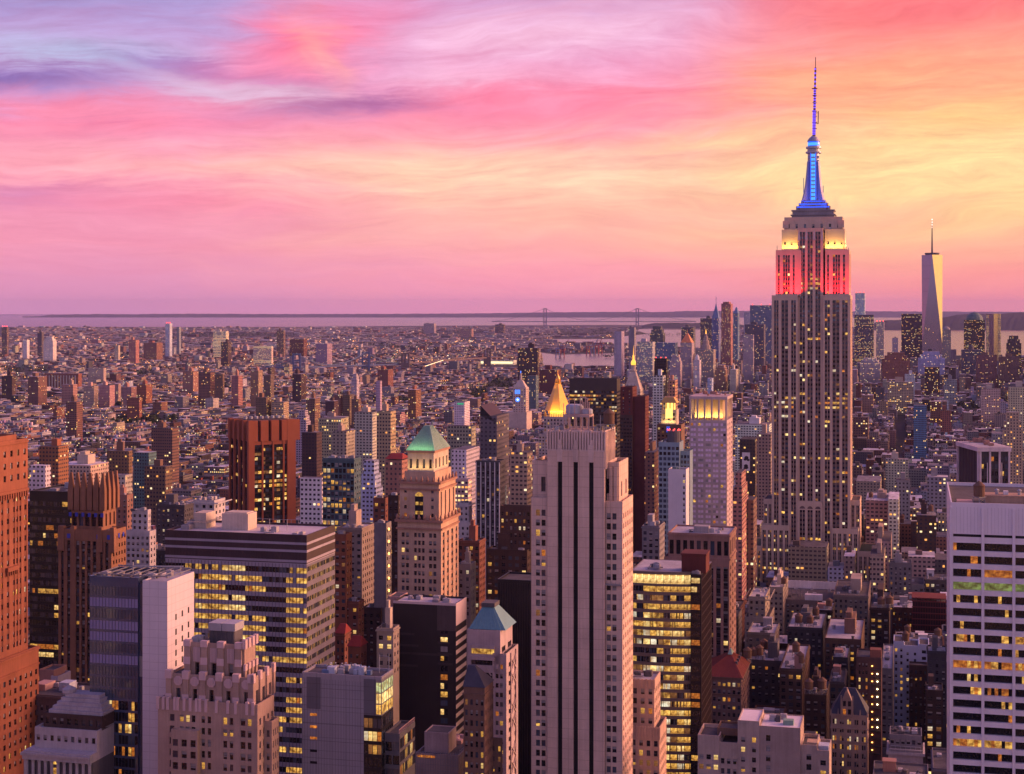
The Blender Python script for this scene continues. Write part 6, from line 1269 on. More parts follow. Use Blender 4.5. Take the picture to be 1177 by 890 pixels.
# ================================================================== notable buildings of the middle distance and downtown
# left, right, right side's far edge, top, lowest seen, distance, colour, lit share, what it is, extra
COLORWORD = dict(limestone='limestone', tan='tan', cream='cream', brick='red brick', orange='orange brick', brown='brown brick', dkbrown='dark brown', white='white', grey='grey', dkgrey='dark grey', black='black', teal='teal glass', blue='blue glass', pink='pinkish', paleblue='pale blue', stone='grey-tan stone', rose='rose brick', maroon='maroon', lilac='lilac-grey')
NOT = [
 (34,52,56,535,566,1180,'white',.05,'white balconied apartment block','apartment_block','tank'),
 (45,67,79,513,558,1400,'orange',.05,'orange brick apartment tower','apartment_block','hut'),
 (63,104,125,534,562,1500,'cream',.06,'long cream apartment slab','apartment_block','hut'),
 (123,148,152,518,550,1600,'brown',.04,'brown apartment tower with pale roof','apartment_block','hut'),
 (153,171,180,520,548,1650,'teal',.05,'teal glazed block','office_block',''),
 (127,144,152,546,600,1250,'cream',.08,'cream prewar apartment block','apartment_block',''),
 (128,146,153,570,625,1060,'rose',.06,'rose brick tower with terraced top','apartment_block','hut'),
 (145,172,175,588,650,930,'white',.06,'white terraced office block','office_block','step'),
 (166,190,198,536,600,1400,'brown',.05,'plain brown apartment tower','apartment_block','hut'),
 (180,212,224,581,610,1100,'dkgrey',.06,'dark grey block with bluish blinds','apartment_block','hut'),
 (174,198,206,492,525,2000,'brown',.04,'brown apartment tower','apartment_block','hut'),
 (215,250,266,577,600,900,'white',.05,'white gothic-ribbed building','building','step'),
 (347,364,370,497,545,1550,'dkbrown',.02,'dark brown windowless slab with ribs','building','hut'),
 (382,398,408,496,528,1500,'stone',.05,'grey-tan twin apartment tower','apartment_block','hut'),
 (407,428,435,474,510,1750,'cream',.06,'cream apartment tower','apartment_block','hut'),
 (433,449,455,473,515,1650,'tan',.05,'tan apartment tower catching the glow','apartment_block','hut'),
 (366,392,400,481,498,1900,'tan',.1,'low tan loft with arcaded top','building',''),
 (371,407,415,528,606,960,'teal',.16,'teal-framed dark glass tower','office_block','glass'),
 (413,432,440,530,566,1200,'paleblue',.04,'white ribbed glass office block','office_block','step'),
 (345,370,372,549,575,1180,'white',.05,'low white banded building','building',''),
 (443,462,470,529,549,1150,'rose',.05,'small rose building with red tent roof','building','tent'),
 (429,443,447,574,602,960,'brick',.05,'low red brick building','building',''),
 (387,416,431,608,690,820,'stone',.07,'grey stone loft building with lit side','building','hut'),
 (430,444,447,603,690,800,'grey',.0,'blank grey party-wall slab','building','bulbs'),
 (446,458,460,571,690,900,'dkbrown',.08,'dark brown office tower behind green pyramid','office_block',''),
 (384,398,402,616,690,760,'orange',.04,'narrow orange brick building','building',''),
 (552,571,585,478,535,1350,'dkgrey',.03,'dark slant-topped glass tower','office_block','slant'),
 (547,575,581,531,606,1020,'dkgrey',.05,'blue-grey tower with white ribs','apartment_block','ribs'),
 (514,542,547,490,516,1500,'stone',.12,'broad grey-tan stone hotel','building',''),
 (523,538,542,551,566,1200,'cream',.7,'low cream building with yellow lit wall','building',''),
 (519,536,551,517,533,1250,'white',.06,'low white grid-windowed building','building',''),
 (526,551,558,623,690,880,'brick',.08,'red brick loft building','building','hut'),
 (559,606,612,633,690,800,'dkbrown',.22,'dark brown office block with many lit windows','office_block','up'),
 (526,541,547,650,690,800,'grey',.05,'small grey stone loft','building','hut'),
 (524,540,546,580,606,1020,'white',.05,'white terraced apartment block','apartment_block','step'),
 (556,575,582,560,600,1150,'teal',.04,'slim teal glass block','office_block',''),
 (586,606,612,520,570,1300,'stone',.12,'stone office building with lit windows','office_block','hut'),
 (433,452,456,724,757,660,'cream',.15,'low cream office building with strip windows','building','hut'),
 (394,412,418,693,735,760,'brick',.05,'red brick row building','building',''),
 (386,396,400,730,765,720,'brick',.05,'small brick house with red gabled roof','house','tent'),
 (400,414,420,745,768,660,'brick',.04,'brick house with sloping red tiles','house','tent'),
 (416,438,446,700,745,800,'dkbrown',.06,'dark tenement building','building',''),
 (870,886,889,499,600,1480,'stone',.03,'grey striped office slab','office_block','hut'),
 (842,853,860,545,620,1150,'rose',.12,'narrow gothic brick loft tower','building','step'),
 (845,884,888,488,506,2000,'white',.03,'white hotel-like building','building','hut'),
 (850,868,872,505,560,1700,'dkbrown',.1,'dark brown building with white billboard','building','board'),
 (857,866,870,575,635,1180,'brown',.05,'brown loft with bright white roof','building',''),
 (884,900,906,676,720,1060,'cream',.08,'pale cream loft building','building','hut'),
 (856,884,890,688,740,960,'cream',.06,'cream art deco loft with stepped top','building','step'),
 (892,958,962,690,712,1080,'stone',.06,'wide loft with bright white parapet','building','whiteroof'),
 (958,998,1002,685,735,1050,'stone',.05,'stone loft with water tank','building','hut'),
 (1006,1024,1027,622,690,1250,'tan',.1,'tan stone office building','building','hut'),
 (1018,1044,1047,528,560,1900,'cream',.06,'cream grid-fronted loft','building','hut'),
 (1030,1046,1049,552,600,1500,'grey',.05,'narrow grey loft with black roof hut','building','hut'),
 (984,1012,1014,553,580,1700,'stone',.06,'stone building with mansard roof','building',''),
 (995,1030,1034,575,600,1400,'stone',.08,'broad stone loft','building','hut'),
 (1021,1033,1035,574,602,1380,'white',.04,'small bright white loft','building',''),
 (1050,1065,1067,466,530,2300,'blue',.02,'blue glass apartment tower','apartment_block','glass'),
 (1081,1094,1096,472,500,2700,'brick',.04,'red brick apartment tower','apartment_block','hut'),
 (1153,1176,1182,474,515,1800,'tan',.06,'tan apartment building','apartment_block','step'),
 (1160,1185,1190,445,470,2300,'cream',.06,'cream apartment slab','apartment_block','hut'),
 (1066,1090,1092,548,580,1500,'grey',.06,'grey ribbed loft','building','hut'),
 (1054,1076,1079,592,625,1250,'dkbrown',.1,'dark brown tower with lit top windows','building','hut'),
 (1022,1048,1051,648,680,1120,'grey',.05,'grey loft with terrace','building','hut'),
 (1000,1022,1026,700,735,950,'dkbrown',.1,'dark brown loft','building','hut'),
 (1066,1088,1090,750,800,820,'dkgrey',.04,'dark blank-walled building','building','hut'),
 (1064,1084,1088,795,880,740,'dkbrown',.2,'dark brown tenement with amber windows','building','hut'),
 (905,945,950,722,760,930,'dkgrey',.08,'dark loft building','building','hut'),
 (948,990,994,735,790,880,'brown',.14,'brown loft with lit windows','building','hut'),
 (862,900,905,760,815,840,'dkgrey',.04,'dark low loft with metal sheds','building','hut'),
 (896,922,932,770,830,800,'brown',.05,'brown brick loft with chimney','building','chim'),
 (925,950,954,800,850,740,'dkbrown',.15,'dark narrow building','building','hut'),
 (1013,1026,1029,770,840,800,'grey',.12,'narrow grey building','building',''),
 (1000,1016,1020,640,680,1180,'stone',.1,'stone loft','building','hut'),
 (741,752,762,520,625,1300,'brown',.06,'brown brick apartment tower','apartment_block','hut'),
 (738,758,764,606,640,900,'grey',.05,'grey low building','building','hut'),
 (750,762,765,432,500,1900,'paleblue',.08,'white and glass striped tower','office_block','hut'),
 (752,766,768,412,480,2100,'black',.03,'black slab tower with red roof lamps','office_block','redlamp'),
 (768,776,779,437,480,1900,'rose',.04,'rose brick tower','apartment_block','hut'),
 (595,618,620,400,436,4300,'dkbrown',.06,'dark twin apartment tower','apartment_block','hut'),
 (606,616,619,432,450,3600,'teal',.05,'dark teal glass block','office_block',''),
 (620,640,645,425,450,4200,'maroon',.04,'maroon housing slab','apartment_block','hut'),
 # far left bank
 (2,8,10,376,405,7600,'brown',.05,'slender brown tower with red lamp','tower','redlamp'),
 (26,31,32,391,412,7300,'white',.04,'slender white tower','tower',''),
 (43,48,49,382,410,7700,'dkgrey',.03,'slender dark tower','tower','hut'),
 (50,61,65,387,414,7000,'white',.05,'white stepped apartment tower','tower','step'),
 (132,136,138,397,413,7000,'cream',.05,'slim cream tower','tower',''),
 (148,156,160,391,417,6700,'rose',.05,'rose brick twin tower','tower','hut'),
 (165,180,187,394,413,7200,'brick',.04,'wide red brick hospital block','building','hut'),
 (190,195,198,372,407,7400,'paleblue',.05,'tall pale tower with red crown','tower','redlamp'),
 (203,206,208,376,406,7800,'grey',.03,'thin grey tower','tower',''),
 (245,260,263,381,408,7300,'cream',.45,'yellow lit tower','tower','hut'),
 (291,312,314,398,420,6700,'cream',.5,'glowing cream block with bright top','building',''),
 (254,262,266,393,420,6600,'dkbrown',.06,'dark brown tower','tower','hut'),
 (318,326,328,380,406,7400,'brown',.05,'brown clock-like tower','tower','hut'),
 (333,349,353,390,408,7500,'maroon',.05,'maroon block with teal roof','building',''),
 (363,376,382,395,418,6600,'grey',.05,'grey twin housing block','apartment_block','hut'),
 (51,90,94,429,443,4600,'brick',.02,'long brick power station with pale columns','power_station','stn'),
 (101,119,122,423,435,4900,'cream',.02,'square pale storage building','building',''),
 (71,84,89,442,464,3800,'tan',.04,'tan housing tower','apartment_block','hut'),
 (96,108,113,444,466,3700,'pink',.04,'pinkish housing tower','apartment_block','hut'),
 (114,126,132,443,464,3750,'pink',.04,'pinkish housing slab','apartment_block','hut'),
 (131,136,139,441,462,3850,'pink',.04,'narrow pinkish housing slab','apartment_block',''),
 (139,151,157,445,464,3700,'rose',.05,'rose housing slab','apartment_block','hut'),
 (157,168,175,442,462,3800,'brick',.05,'red brick housing tower','apartment_block','hut'),
 (32,44,54,433,465,3700,'brown',.05,'brown housing tower','apartment_block','hut'),
 (2,14,18,432,450,4000,'dkbrown',.05,'dark housing tower','apartment_block','hut'),
 (76,88,95,462,492,2800,'brown',.04,'brown apartment tower with stepped huts','apartment_block','hut'),
 (146,160,163,457,470,3300,'brick',.04,'low red brick school','building',''),
 (228,242,247,428,456,3700,'brown',.05,'brown housing tower','apartment_block','hut'),
 (247,256,258,430,452,4000,'brown',.05,'narrow brown housing tower','apartment_block',''),
 (266,274,279,432,456,3700,'rose',.05,'rose housing tower','apartment_block','hut'),
 (288,297,302,426,455,3750,'rose',.05,'tall rose housing tower','apartment_block','hut'),
 (303,311,315,431,452,4000,'brown',.05,'brown housing slab','apartment_block',''),
 (336,346,352,430,452,3900,'dkbrown',.05,'dark housing tower','apartment_block','hut'),
 (210,222,228,427,444,4300,'rose',.06,'rose housing slab','apartment_block','hut'),
 (294,306,312,457,478,2900,'brown',.05,'brown apartment slab','apartment_block','hut'),
 (312,326,332,462,480,2900,'tan',.06,'tan apartment slab','apartment_block','hut'),
 (352,362,368,458,482,2850,'brown',.05,'brown apartment tower','apartment_block','hut'),
 (374,384,389,461,482,2800,'dkbrown',.05,'dark brown apartment tower','apartment_block','hut'),
 (340,352,357,472,494,2300,'lilac',.05,'pale stepped apartment building','apartment_block','step'),
 (369,396,401,479,500,2200,'stone',.08,'long grey-tan apartment block','apartment_block','hut'),
 (384,391,394,454,476,3050,'brown',.06,'brown project tower','apartment_block','hut'),
 (394,402,405,454,476,3050,'brown',.06,'brown project tower with flat top','apartment_block','hut'),
 (404,412,415,459,476,3000,'brown',.06,'shorter brown project tower','apartment_block','hut'),
 (432,437,439,438,465,3500,'lilac',.02,'slim white-sided tower','apartment_block',''),
 (404,410,413,430,458,3900,'lilac',.03,'pale stepped tower','apartment_block','step'),
 (434,446,452,425,442,4200,'brick',.05,'red housing slab','apartment_block','hut'),
 (469,478,484,448,465,3300,'brick',.05,'red brick housing tower','apartment_block','hut'),
 (487,499,504,372,381,15000,'grey',.05,'pale grey block on the far shore','building','hut'),
 (569,579,582,373,382,15000,'dkbrown',.05,'dark block on the far shore','building','hut'),
 (571,578,581,373,381,15500,'brown',.05,'brown block near the water','building',''),
 (552,590,594,414,422,6800,'white',.5,'long brightly lit white terminal','building','hall'),
 (522,534,540,462,471,2900,'white',.02,'low white retail building with green band','building','green'),
 (528,542,546,378,392,13000,'rose',.05,'rose warehouse','building',''),
 # downtown
 (706,714,725,381,432,5300,'lilac',.01,'tall ribbed pale telephone tower','skyscraper','ribs'),
 (732,750,753,393,440,5000,'lilac',.12,'pale grey office tower','skyscraper','hut'),
 (747,762,765,375,395,6200,'dkgrey',.06,'dark stepped office tower','skyscraper','step'),
 (754,776,779,394,425,5300,'blue',.08,'blue-grey glass office block','office_block',''),
 (783,797,800,376,395,6300,'dkgrey',.05,'dark grey office tower','skyscraper','hut'),
 (782,795,799,394,436,4900,'lilac',.06,'pale courthouse tower with orange pyramid top','skyscraper','pyr'),
 (800,820,825,402,440,4800,'stone',.08,'stone municipal building with tiered gold-tipped top','skyscraper','tiers'),
 (797,804,806,414,445,4300,'white',.04,'slim white tower with round top','tower','drum'),
 (805,819,822,366,400,6200,'dkgrey',.08,'dark office tower with roof hut','skyscraper','hut'),
 (818,826,830,366,410,6000,'blue',.06,'blue-grey tower with pointed spire','skyscraper','spire'),
 (829,840,844,347,420,5300,'rose',.12,'tall rippled rose-metal tower','skyscraper','ripple'),
 (843,848,850,360,405,5900,'blue',.05,'slim blue tower with pointed roof','skyscraper','pyr2'),
 (854,866,867,385,440,4900,'lilac',.06,'pale office slab','skyscraper',''),
 (856,878,880,373,420,5200,'dkgrey',.05,'dark slab tower with pale edges','skyscraper','hut'),
 (862,887,889,351,400,6200,'blue',.06,'broad blue-grey office tower','skyscraper','redlamp'),
 (855,862,863,359,395,6500,'lilac',.03,'pale office tower','skyscraper',''),
 (822,834,838,420,450,4400,'rose',.08,'rose stepped office building','office_block','step'),
 (839,846,850,425,450,4300,'cream',.05,'low cream tower','office_block','hut'),
 (770,782,784,408,445,4400,'lilac',.05,'lilac stone tower with stepped top','skyscraper','step'),
 (813,818,820,435,452,3700,'paleblue',.05,'small pale tower','tower',''),
 (983,994,999,337,375,5600,'paleblue',.16,'pale glass tower top with red lamps','skyscraper','redlamp'),
 (982,1004,1006,362,412,5300,'dkgrey',.16,'dark glass tower with glowing middle','skyscraper',''),
 (1007,1016,1018,370,400,5700,'lilac',.1,'slim grey tower with red lamps','skyscraper','redlamp'),
 (1036,1060,1062,361,410,5600,'dkbrown',.12,'dark broad tower with lit floors','skyscraper',''),
 (1083,1093,1096,379,420,5900,'grey',.05,'grey tower with domed top','skyscraper','dome'),
 (1108,1132,1136,368,408,5700,'dkbrown',.1,'dark tower with green dome','skyscraper','dome'),
 (1134,1150,1152,361,410,5500,'tan',.3,'golden glazed tower reflecting the sunset','skyscraper','gold'),
 (1157,1174,1180,386,432,5200,'dkbrown',.08,'dark tower with sloped shoulders','skyscraper','step'),
 (1055,1086,1090,404,430,4600,'paleblue',.06,'pale terraced glass building','office_block','step'),
 (1014,1046,1048,405,436,4500,'brick',.03,'massive red brick telephone building','skyscraper','step'),
 (1063,1080,1082,422,450,4000,'dkbrown',.14,'dark box with lit grid','office_block',''),
 (1105,1128,1131,402,430,4700,'dkgrey',.08,'dark housing tower with round roof','apartment_block','drum'),
 (1122,1146,1150,408,440,4500,'brown',.05,'brown housing slab','apartment_block','hut'),
 (1148,1172,1176,410,440,4400,'brown',.05,'brown tower block','apartment_block','hut'),
 (1020,1050,1052,439,458,3600,'tan',.2,'lit tan warehouse building','building','hut'),
 (1040,1052,1054,430,448,4000,'white',.05,'white loft building','building','hut'),
 (988,1012,1014,412,440,4700,'lilac',.12,'pale office building','office_block','step'),
 (1085,1100,1103,436,456,3600,'grey',.08,'grey loft building','building','hut'),
 (1128,1150,1153,447,462,3000,'cream',.06,'cream apartment building','apartment_block','hut'),
]
NB_ = []
for (xl, xr, xk, yt, yb_, d, colr, lit, desc, nm, ex) in NOT:
    cat = {'apartment_block': 'apartment building', 'office_block': 'office building', 'building': 'building', 'house': 'house', 'tower': 'tower', 'skyscraper': 'skyscraper', 'power_station': 'power station'}[nm]
    b = Bld(nm, None, cat, xl, d, yb=yb_, auto=desc); NB_.append(b)
    x1 = b.X(xr); y1 = b.Y(xk, x1) if xk > xr+1 and xk < 1045 else R.uniform(14, 22)
    y1 = max(8, min(y1, 60)) if y1 > 0 else 16
    z1 = b.Z(yt); seed = R.random(); c = [v*R.uniform(.85, 1.15) for v in PAL[colr]]
    b.facts = (x1, y1, z1)
    if d < 1150:
        mat = wall(('dusk_' if xl < 850 else 'shaded_')+colr, tuple(v_*(.72 if xl < 850 else .55) for v_ in PAL[colr])); zlo = b.Z(min(yb_+25, 900))  # wall colours darkened to carry the street shade, more so on the right
        glassy = ex == 'glass'
        F_ = dict(n=max(2, int(round(x1/(2.6 if glassy else 3.3)))), fl=3.5, wh=.7 if glassy else R.choice((.48, .52, .56)), cw=.78 if glassy else R.choice((.42, .5, .55)), lit=lit*1.3, dp=.4, top=1.5, zlo=zlo)
        if lit <= 0: F_ = None
        R_ = dict(n=max(2, int(round(y1/3.6))), fl=3.5, wh=.5, cw=.4, lit=lit*.4, dp=.35, top=1.5, zlo=zlo)
        if ex == 'step':
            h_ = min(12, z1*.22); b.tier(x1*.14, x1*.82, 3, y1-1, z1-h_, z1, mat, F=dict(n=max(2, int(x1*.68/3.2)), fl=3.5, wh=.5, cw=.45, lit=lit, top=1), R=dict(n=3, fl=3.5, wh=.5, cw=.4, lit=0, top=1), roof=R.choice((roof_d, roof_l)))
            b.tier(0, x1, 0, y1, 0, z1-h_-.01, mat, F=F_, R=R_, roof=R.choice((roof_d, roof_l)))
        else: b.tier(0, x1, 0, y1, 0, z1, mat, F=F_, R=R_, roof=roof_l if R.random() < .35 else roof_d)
        if ex != 'tent': b.units(1, x1-2, 2, y1-3, z1, 6 if x1 < 20 else 11)
        if R.random() < .5 and F_: b.ledge(0, x1, 0, y1, z1-.6, .6, .45, mat)
    else:
        cw_, ch_ = R.uniform(2.8, 3.8), R.uniform(3.1, 3.8)
        if ex in ('glass', 'gold'): cw_ = 2.0
        z0 = 0
        if ex == 'step':
            h_ = z1*.16; b.cm = [(x1*.18, x1*.80, y1*.2, y1*.9, z1-h_*.5, z1), (x1*.08, x1*.9, y1*.1, y1, z1-h_, z1-h_*.5), (0, x1, 0, y1, 0, z1-h_)]
        elif ex == 'ripple': b.cm = [(k*x1/6+.15*x1/6, (k+1)*x1/6-.15*x1/6, -2.5+2*(k % 2), y1, 0, z1-(6 if k in (0, 5) else 0)) for k in range(6)] + [(0, x1, 1, y1-.5, 0, z1-7)]
        else: b.cm = [(0, x1, 0, y1, 0, z1)]
        b.cmfx = (c, seed, cw_, ch_, lit)
        b.boxes += [q for q in b.cm]
    W_ = W(colr) if colr in PAL else mt
    if ex == 'hut' or ex == 'up':
        q = b.piece('roof_hut', W_); a0 = R.uniform(.15, .5); h = R.uniform(.35, .55)
        hh = (5+R.random()*4)*(1 if d < 3500 else 1.3); q.box(x1*a0, x1*(a0+.3), y1*.3, y1*.7, z1+.13, z1+hh)
        if R.random() < .6: q.box(x1*(a0+.05), x1*(a0+.2), y1*.35, y1*.6, z1+hh+.01, z1+hh*1.35)
        if ex == 'up':
            b.tier(b.X(575, 4), b.X(610, 4), 4, y1-2, z1+.2, b.Z(583, 0, 4), W('dkbrown'), F=dict(n=7, fl=3.6, wh=.5, cw=.5, lit=.1), roof=roof_d)
    if ex == 'redlamp':
        q = b.piece('aviation_lamp', emis('red_lamp', (1, .06, .05), 3)); r = d/FPX*.55
        for fx_ in (.1, .5, .9): q.lathe(x1*fx_, y1*.3, [(.1, z1+.1), (r, z1+r), (r, z1+2*r), (.1, z1+3*r)], 6)
    if ex == 'ribs':
        n = 6 if d < 3000 else 9
        for k in range(n): q = b.piece('rib', W('white') if d < 3000 else W('lilac')); xx = k*(x1-.8)/(n-1); q.box(xx, xx+.55*(1 if d < 3000 else 3.2), -.5, -.004, 0, z1)
    if ex == 'slant':
        q = b.piece('slanted_top', wall('slant_glass', (.02,.02,.024), .35, .2)); i = len(q.v)
        q.v += [(0,0,z1),(x1,0,z1-6),(x1,y1,z1-6),(0,y1,z1),(0,0,z1+9),(0,y1,z1+9),(x1,0,z1-5.9),(x1,y1,z1-5.9)]
        for f in ((0,6,4),(3,5,7),(4,6,7,5),(0,4,5,3)): q.f.append(tuple(i+k for k in f)); q.m.append(0)
    if ex in ('tent', 'pyr', 'pyr2', 'tiers', 'spire', 'dome', 'drum'):
        if ex == 'tent': q = b.piece('gabled_roof', wall('red_tile2', (.24,.035,.03), .7)); q.frus((-.5, x1+.5, -.5, y1+.5), z1+.9, (x1*.15, x1*.85, y1*.45, y1*.55), z1+4.5)
        if ex == 'pyr':
            q = b.piece('pyramid_top', wall('pyr_gold', (.62,.22,.07), .45, .5)); q.frus((1, x1-1, 1, y1-1), z1+.1, (x1*.45, x1*.55, y1*.45, y1*.55), b.Z(383))
            q.bar((x1*.5, y1*.5, b.Z(383)), (x1*.5, y1*.5, b.Z(379)), .5)
        if ex == 'pyr2': q = b.piece('pointed_roof', W('blue')); q.frus((0, x1, 0, y1), z1+.1, (x1*.4, x1*.6, y1*.4, y1*.6), z1+22)
        if ex == 'tiers':
            q = b.piece('tiered_top', W('stone')); cxx, cyy = x1*.5, y1*.5; zz = z1
            for r_, h_ in ((14, 14), (10, 14), (6.5, 12), (4, 8)): q.lathe(cxx, cyy, [(r_, zz+.1), (r_*.95, zz+h_-1), (r_*.8, zz+h_)], 10); zz += h_
            q = b.piece('glowing_gilt_tip', emis('gold_glow', (1, .42, .05), 1.9)); q.lathe(cxx, cyy, [(2.2, zz), (1.6, zz+6), (.1, b.Z(378))], 8)  # gilt tip given a glow of its own
        if ex == 'spire':
            q = b.piece('pointed_spire', W('blue')); q.frus((1, x1-1, 1, y1-1), z1+.1, (x1*.25, x1*.75, y1*.3, y1*.7), b.Z(357)); q.frus((x1*.28, x1*.72, y1*.33, y1*.67), b.Z(357), (x1*.47, x1*.53, y1*.47, y1*.53), b.Z(349)); q.bar((x1*.5, y1*.5, b.Z(350)), (x1*.5, y1*.5, b.Z(341)), .7)
        if ex == 'dome':
            q = b.piece('dome', wall('dome_copper', (.10,.17,.16), .6) if xl > 1100 else W('grey')); r = x1*.42; q.lathe(x1*.5, y1*.5, [(r, z1+.1), (r*.95, z1+r*.3), (r*.75, z1+r*.6), (r*.4, z1+r*.85), (.3, z1+r*.95)], 14)
        if ex == 'drum': q = b.piece('roof_drum', W_); r = min(x1, y1)*.36; q.lathe(x1*.5, y1*.5, [(r, z1+.1), (r, z1+7), (r*.6, z1+12), (.4, z1+15)], 12)
    if ex == 'gold':
        q = b.piece('glass_facets', wall('gold_glass', (.20,.18,.22), .18, .8, .15, 3.9, .85)); q.prism([(x1*.5, -x1*.32), (x1*1.03, x1*.2), (x1*.5, x1*.7), (-x1*.03, x1*.2)], 2, z1+1)
    if ex == 'hall': q = b.piece('lit_hall', emis('hall_glow', (1, .85, .45), 1.5)); q.box(x1*.02, x1*.98, -.5, -.1, z1*.25, z1*.72)
    if ex == 'stn':
        q = b.piece('pale_column', W('cream'))
        for k in range(11): xx = x1*(.05+.085*k); q.box(xx, xx+3.2, -1.5, -.01, 8, z1-6)
    if ex == 'bulbs':
        q = None
        for k in range(13):
            q = b.piece('stair_lamp', emis('lamp_amber', (1, .42, .10), 5.0)); z = z1-3-k*6.2; q.lathe(x1+.9, 1.5, [(.05, z), (.45, z+.4), (.45, z+1.1), (.05, z+1.5)], 6)
    if ex == 'board':
        q = b.piece('billboard', W('white')); q.box(b.X(853), b.X(862), -.6, -.3, b.Z(541), b.Z(520))
        q = b.piece('billboard_figure', W('black'))
        for (px_, py_, rr) in ((858, 526, 1.9), (856.5, 528, 1.4), (860, 528.5, 1.4), (857.5, 535.5, 1.9), (856.5, 538.3, 1.6), (858.6, 537.5, 1.3)):
            i = len(q.v); cx2, cz2 = b.X(px_), b.Z(py_); q.v += [(cx2+rr*1.2*math.cos(t*.6283), -.66, cz2+rr*math.sin(t*.6283)) for t in range(10)]; q.f.append(tuple(range(i, i+10))); q.m.append(0)
    if ex == 'chim': q = b.piece('chimney', W('rose')); xx = b.X(913, 4); q.box(xx, xx+3.4, 4, 7.4, z1, b.Z(753, 0, 4))
    if ex == 'green': q = b.piece('sign_band', emis('green_sign', (.05,.5,.25), .7)); q.box(x1*.3, x1*.9, -.4, -.1, z1-5, z1-2)
    if ex == 'whiteroof':
        q = b.piece('pale_parapet', W('white')); q.box(-.3, x1, y1-.6, y1, z1, z1+5.5); q.box(-.3, .3, 0, y1-.61, z1, z1+4.5); q = b.piece('roof_hut', W('white')); q.box(b.X(925, 4), b.X(945, 4), 4, 9, z1+.13, z1+4)
        q = b.piece('steel_frame', steel_m); 
        for k in range(4): q.bar((b.X(910+5*k, 8), 8, z1), (b.X(910+5*k, 8), 8, z1+6.5), .18)
        q.bar((b.X(910, 8), 8, z1+4), (b.X(925, 8), 8, z1+4), .15); q.bar((b.X(910, 8), 8, z1+6.5), (b.X(925, 8), 8, z1+6.5), .15)

# ================================================================== the city between: street grid lots
ca, sa = math.cos(A), math.sin(A)
def to_world(u, v): return (u*ca+v*sa, -u*sa+v*ca)
WATER_PX = [ # photo outlines of water seen between the land
 [(628,390),(708,390),(722,379),(752,378),(752,395),(706,397),(640,396)], [(618,405),(640,408),(720,406),(715,426),(621,425)],
 [(722,379),(790,379),(835,379),(835,402),(720,402)], [(995,378),(1090,374),(1177,379),(1260,379),(1260,420),(1000,421)]]
LAND_PX = [[(560,377),(735,377),(742,384),(700,388),(560,392)]]
def inside(poly, x, y):
    c = False; j = len(poly)-1
    for i in range(len(poly)):
        if (poly[i][1] > y) != (poly[j][1] > y) and x < (poly[j][0]-poly[i][0])*(y-poly[i][1])/(poly[j][1]-poly[i][1])+poly[i][0]: c = not c
        j = i
    return c
def is_water(px, py): return any(inside(p, px, py) for p in WATER_PX)
# tops of things in front may not climb above the lowest seen line of a building behind
NBIN = 120; CAP = np.full((NBIN, 1800), 300.0); OFFX = 300
def dbin(d): return min(NBIN-1, int(d/100) if d < 8000 else 80+int((d-8000)/400))
hero_rects = []
for b in BLDS:
    xs = []; 
    for q in b.boxes:
        r = zrect(q, b); xs += [r[0], r[1]]
        # footprint in street-grid coordinates
    us, vs = [], []
    for q in b.boxes:
        for X_ in (q[0], q[1]):
            for Y_ in (q[2], q[3]):
                wx, wy = b.w(X_, Y_); us.append(wx*ca-wy*sa); vs.append(wx*sa+wy*ca)
    if us: hero_rects.append((min(us)-3, max(us)+3, min(vs)-3, max(vs)+3))
    if xs:
        i0, i1 = int(max(0, min(xs)+OFFX-1)), int(min(1799, max(xs)+OFFX+2)); k = dbin(b.d)
        CAP[:k, i0:i1] = np.maximum(CAP[:k, i0:i1], b.yb)
HR = np.array(hero_rects)
PARKS = [(125,205,484,494,110),(45,60,456,463,20),(535,560,450,462,70),(556,590,440,450,60),(1050,1075,474,486,55),(1095,1125,468,482,70),(862,872,598,640,40),(92,110,462,468,40),(115,150,466,471,60),(0,60,426,433,80),(150,175,430,435,50),(215,260,445,457,70),(190,340,385,388.5,200),(480,560,382,384.5,80),(640,735,380,386,160),(452,480,462,468,50),(380,420,728,748,16),(385,395,455,470,14)]
TINTS = [('brick', 4), ('brown', 3), ('rose', 4), ('tan', 3), ('stone', 5), ('cream', 3), ('grey', 6), ('white', 3), ('dkbrown', 2), ('dkgrey', 4), ('lilac', 5), ('pink', 1), ('paleblue', 2)]
TL = [t for t, n in TINTS for _ in range(n)]
LOTS = []
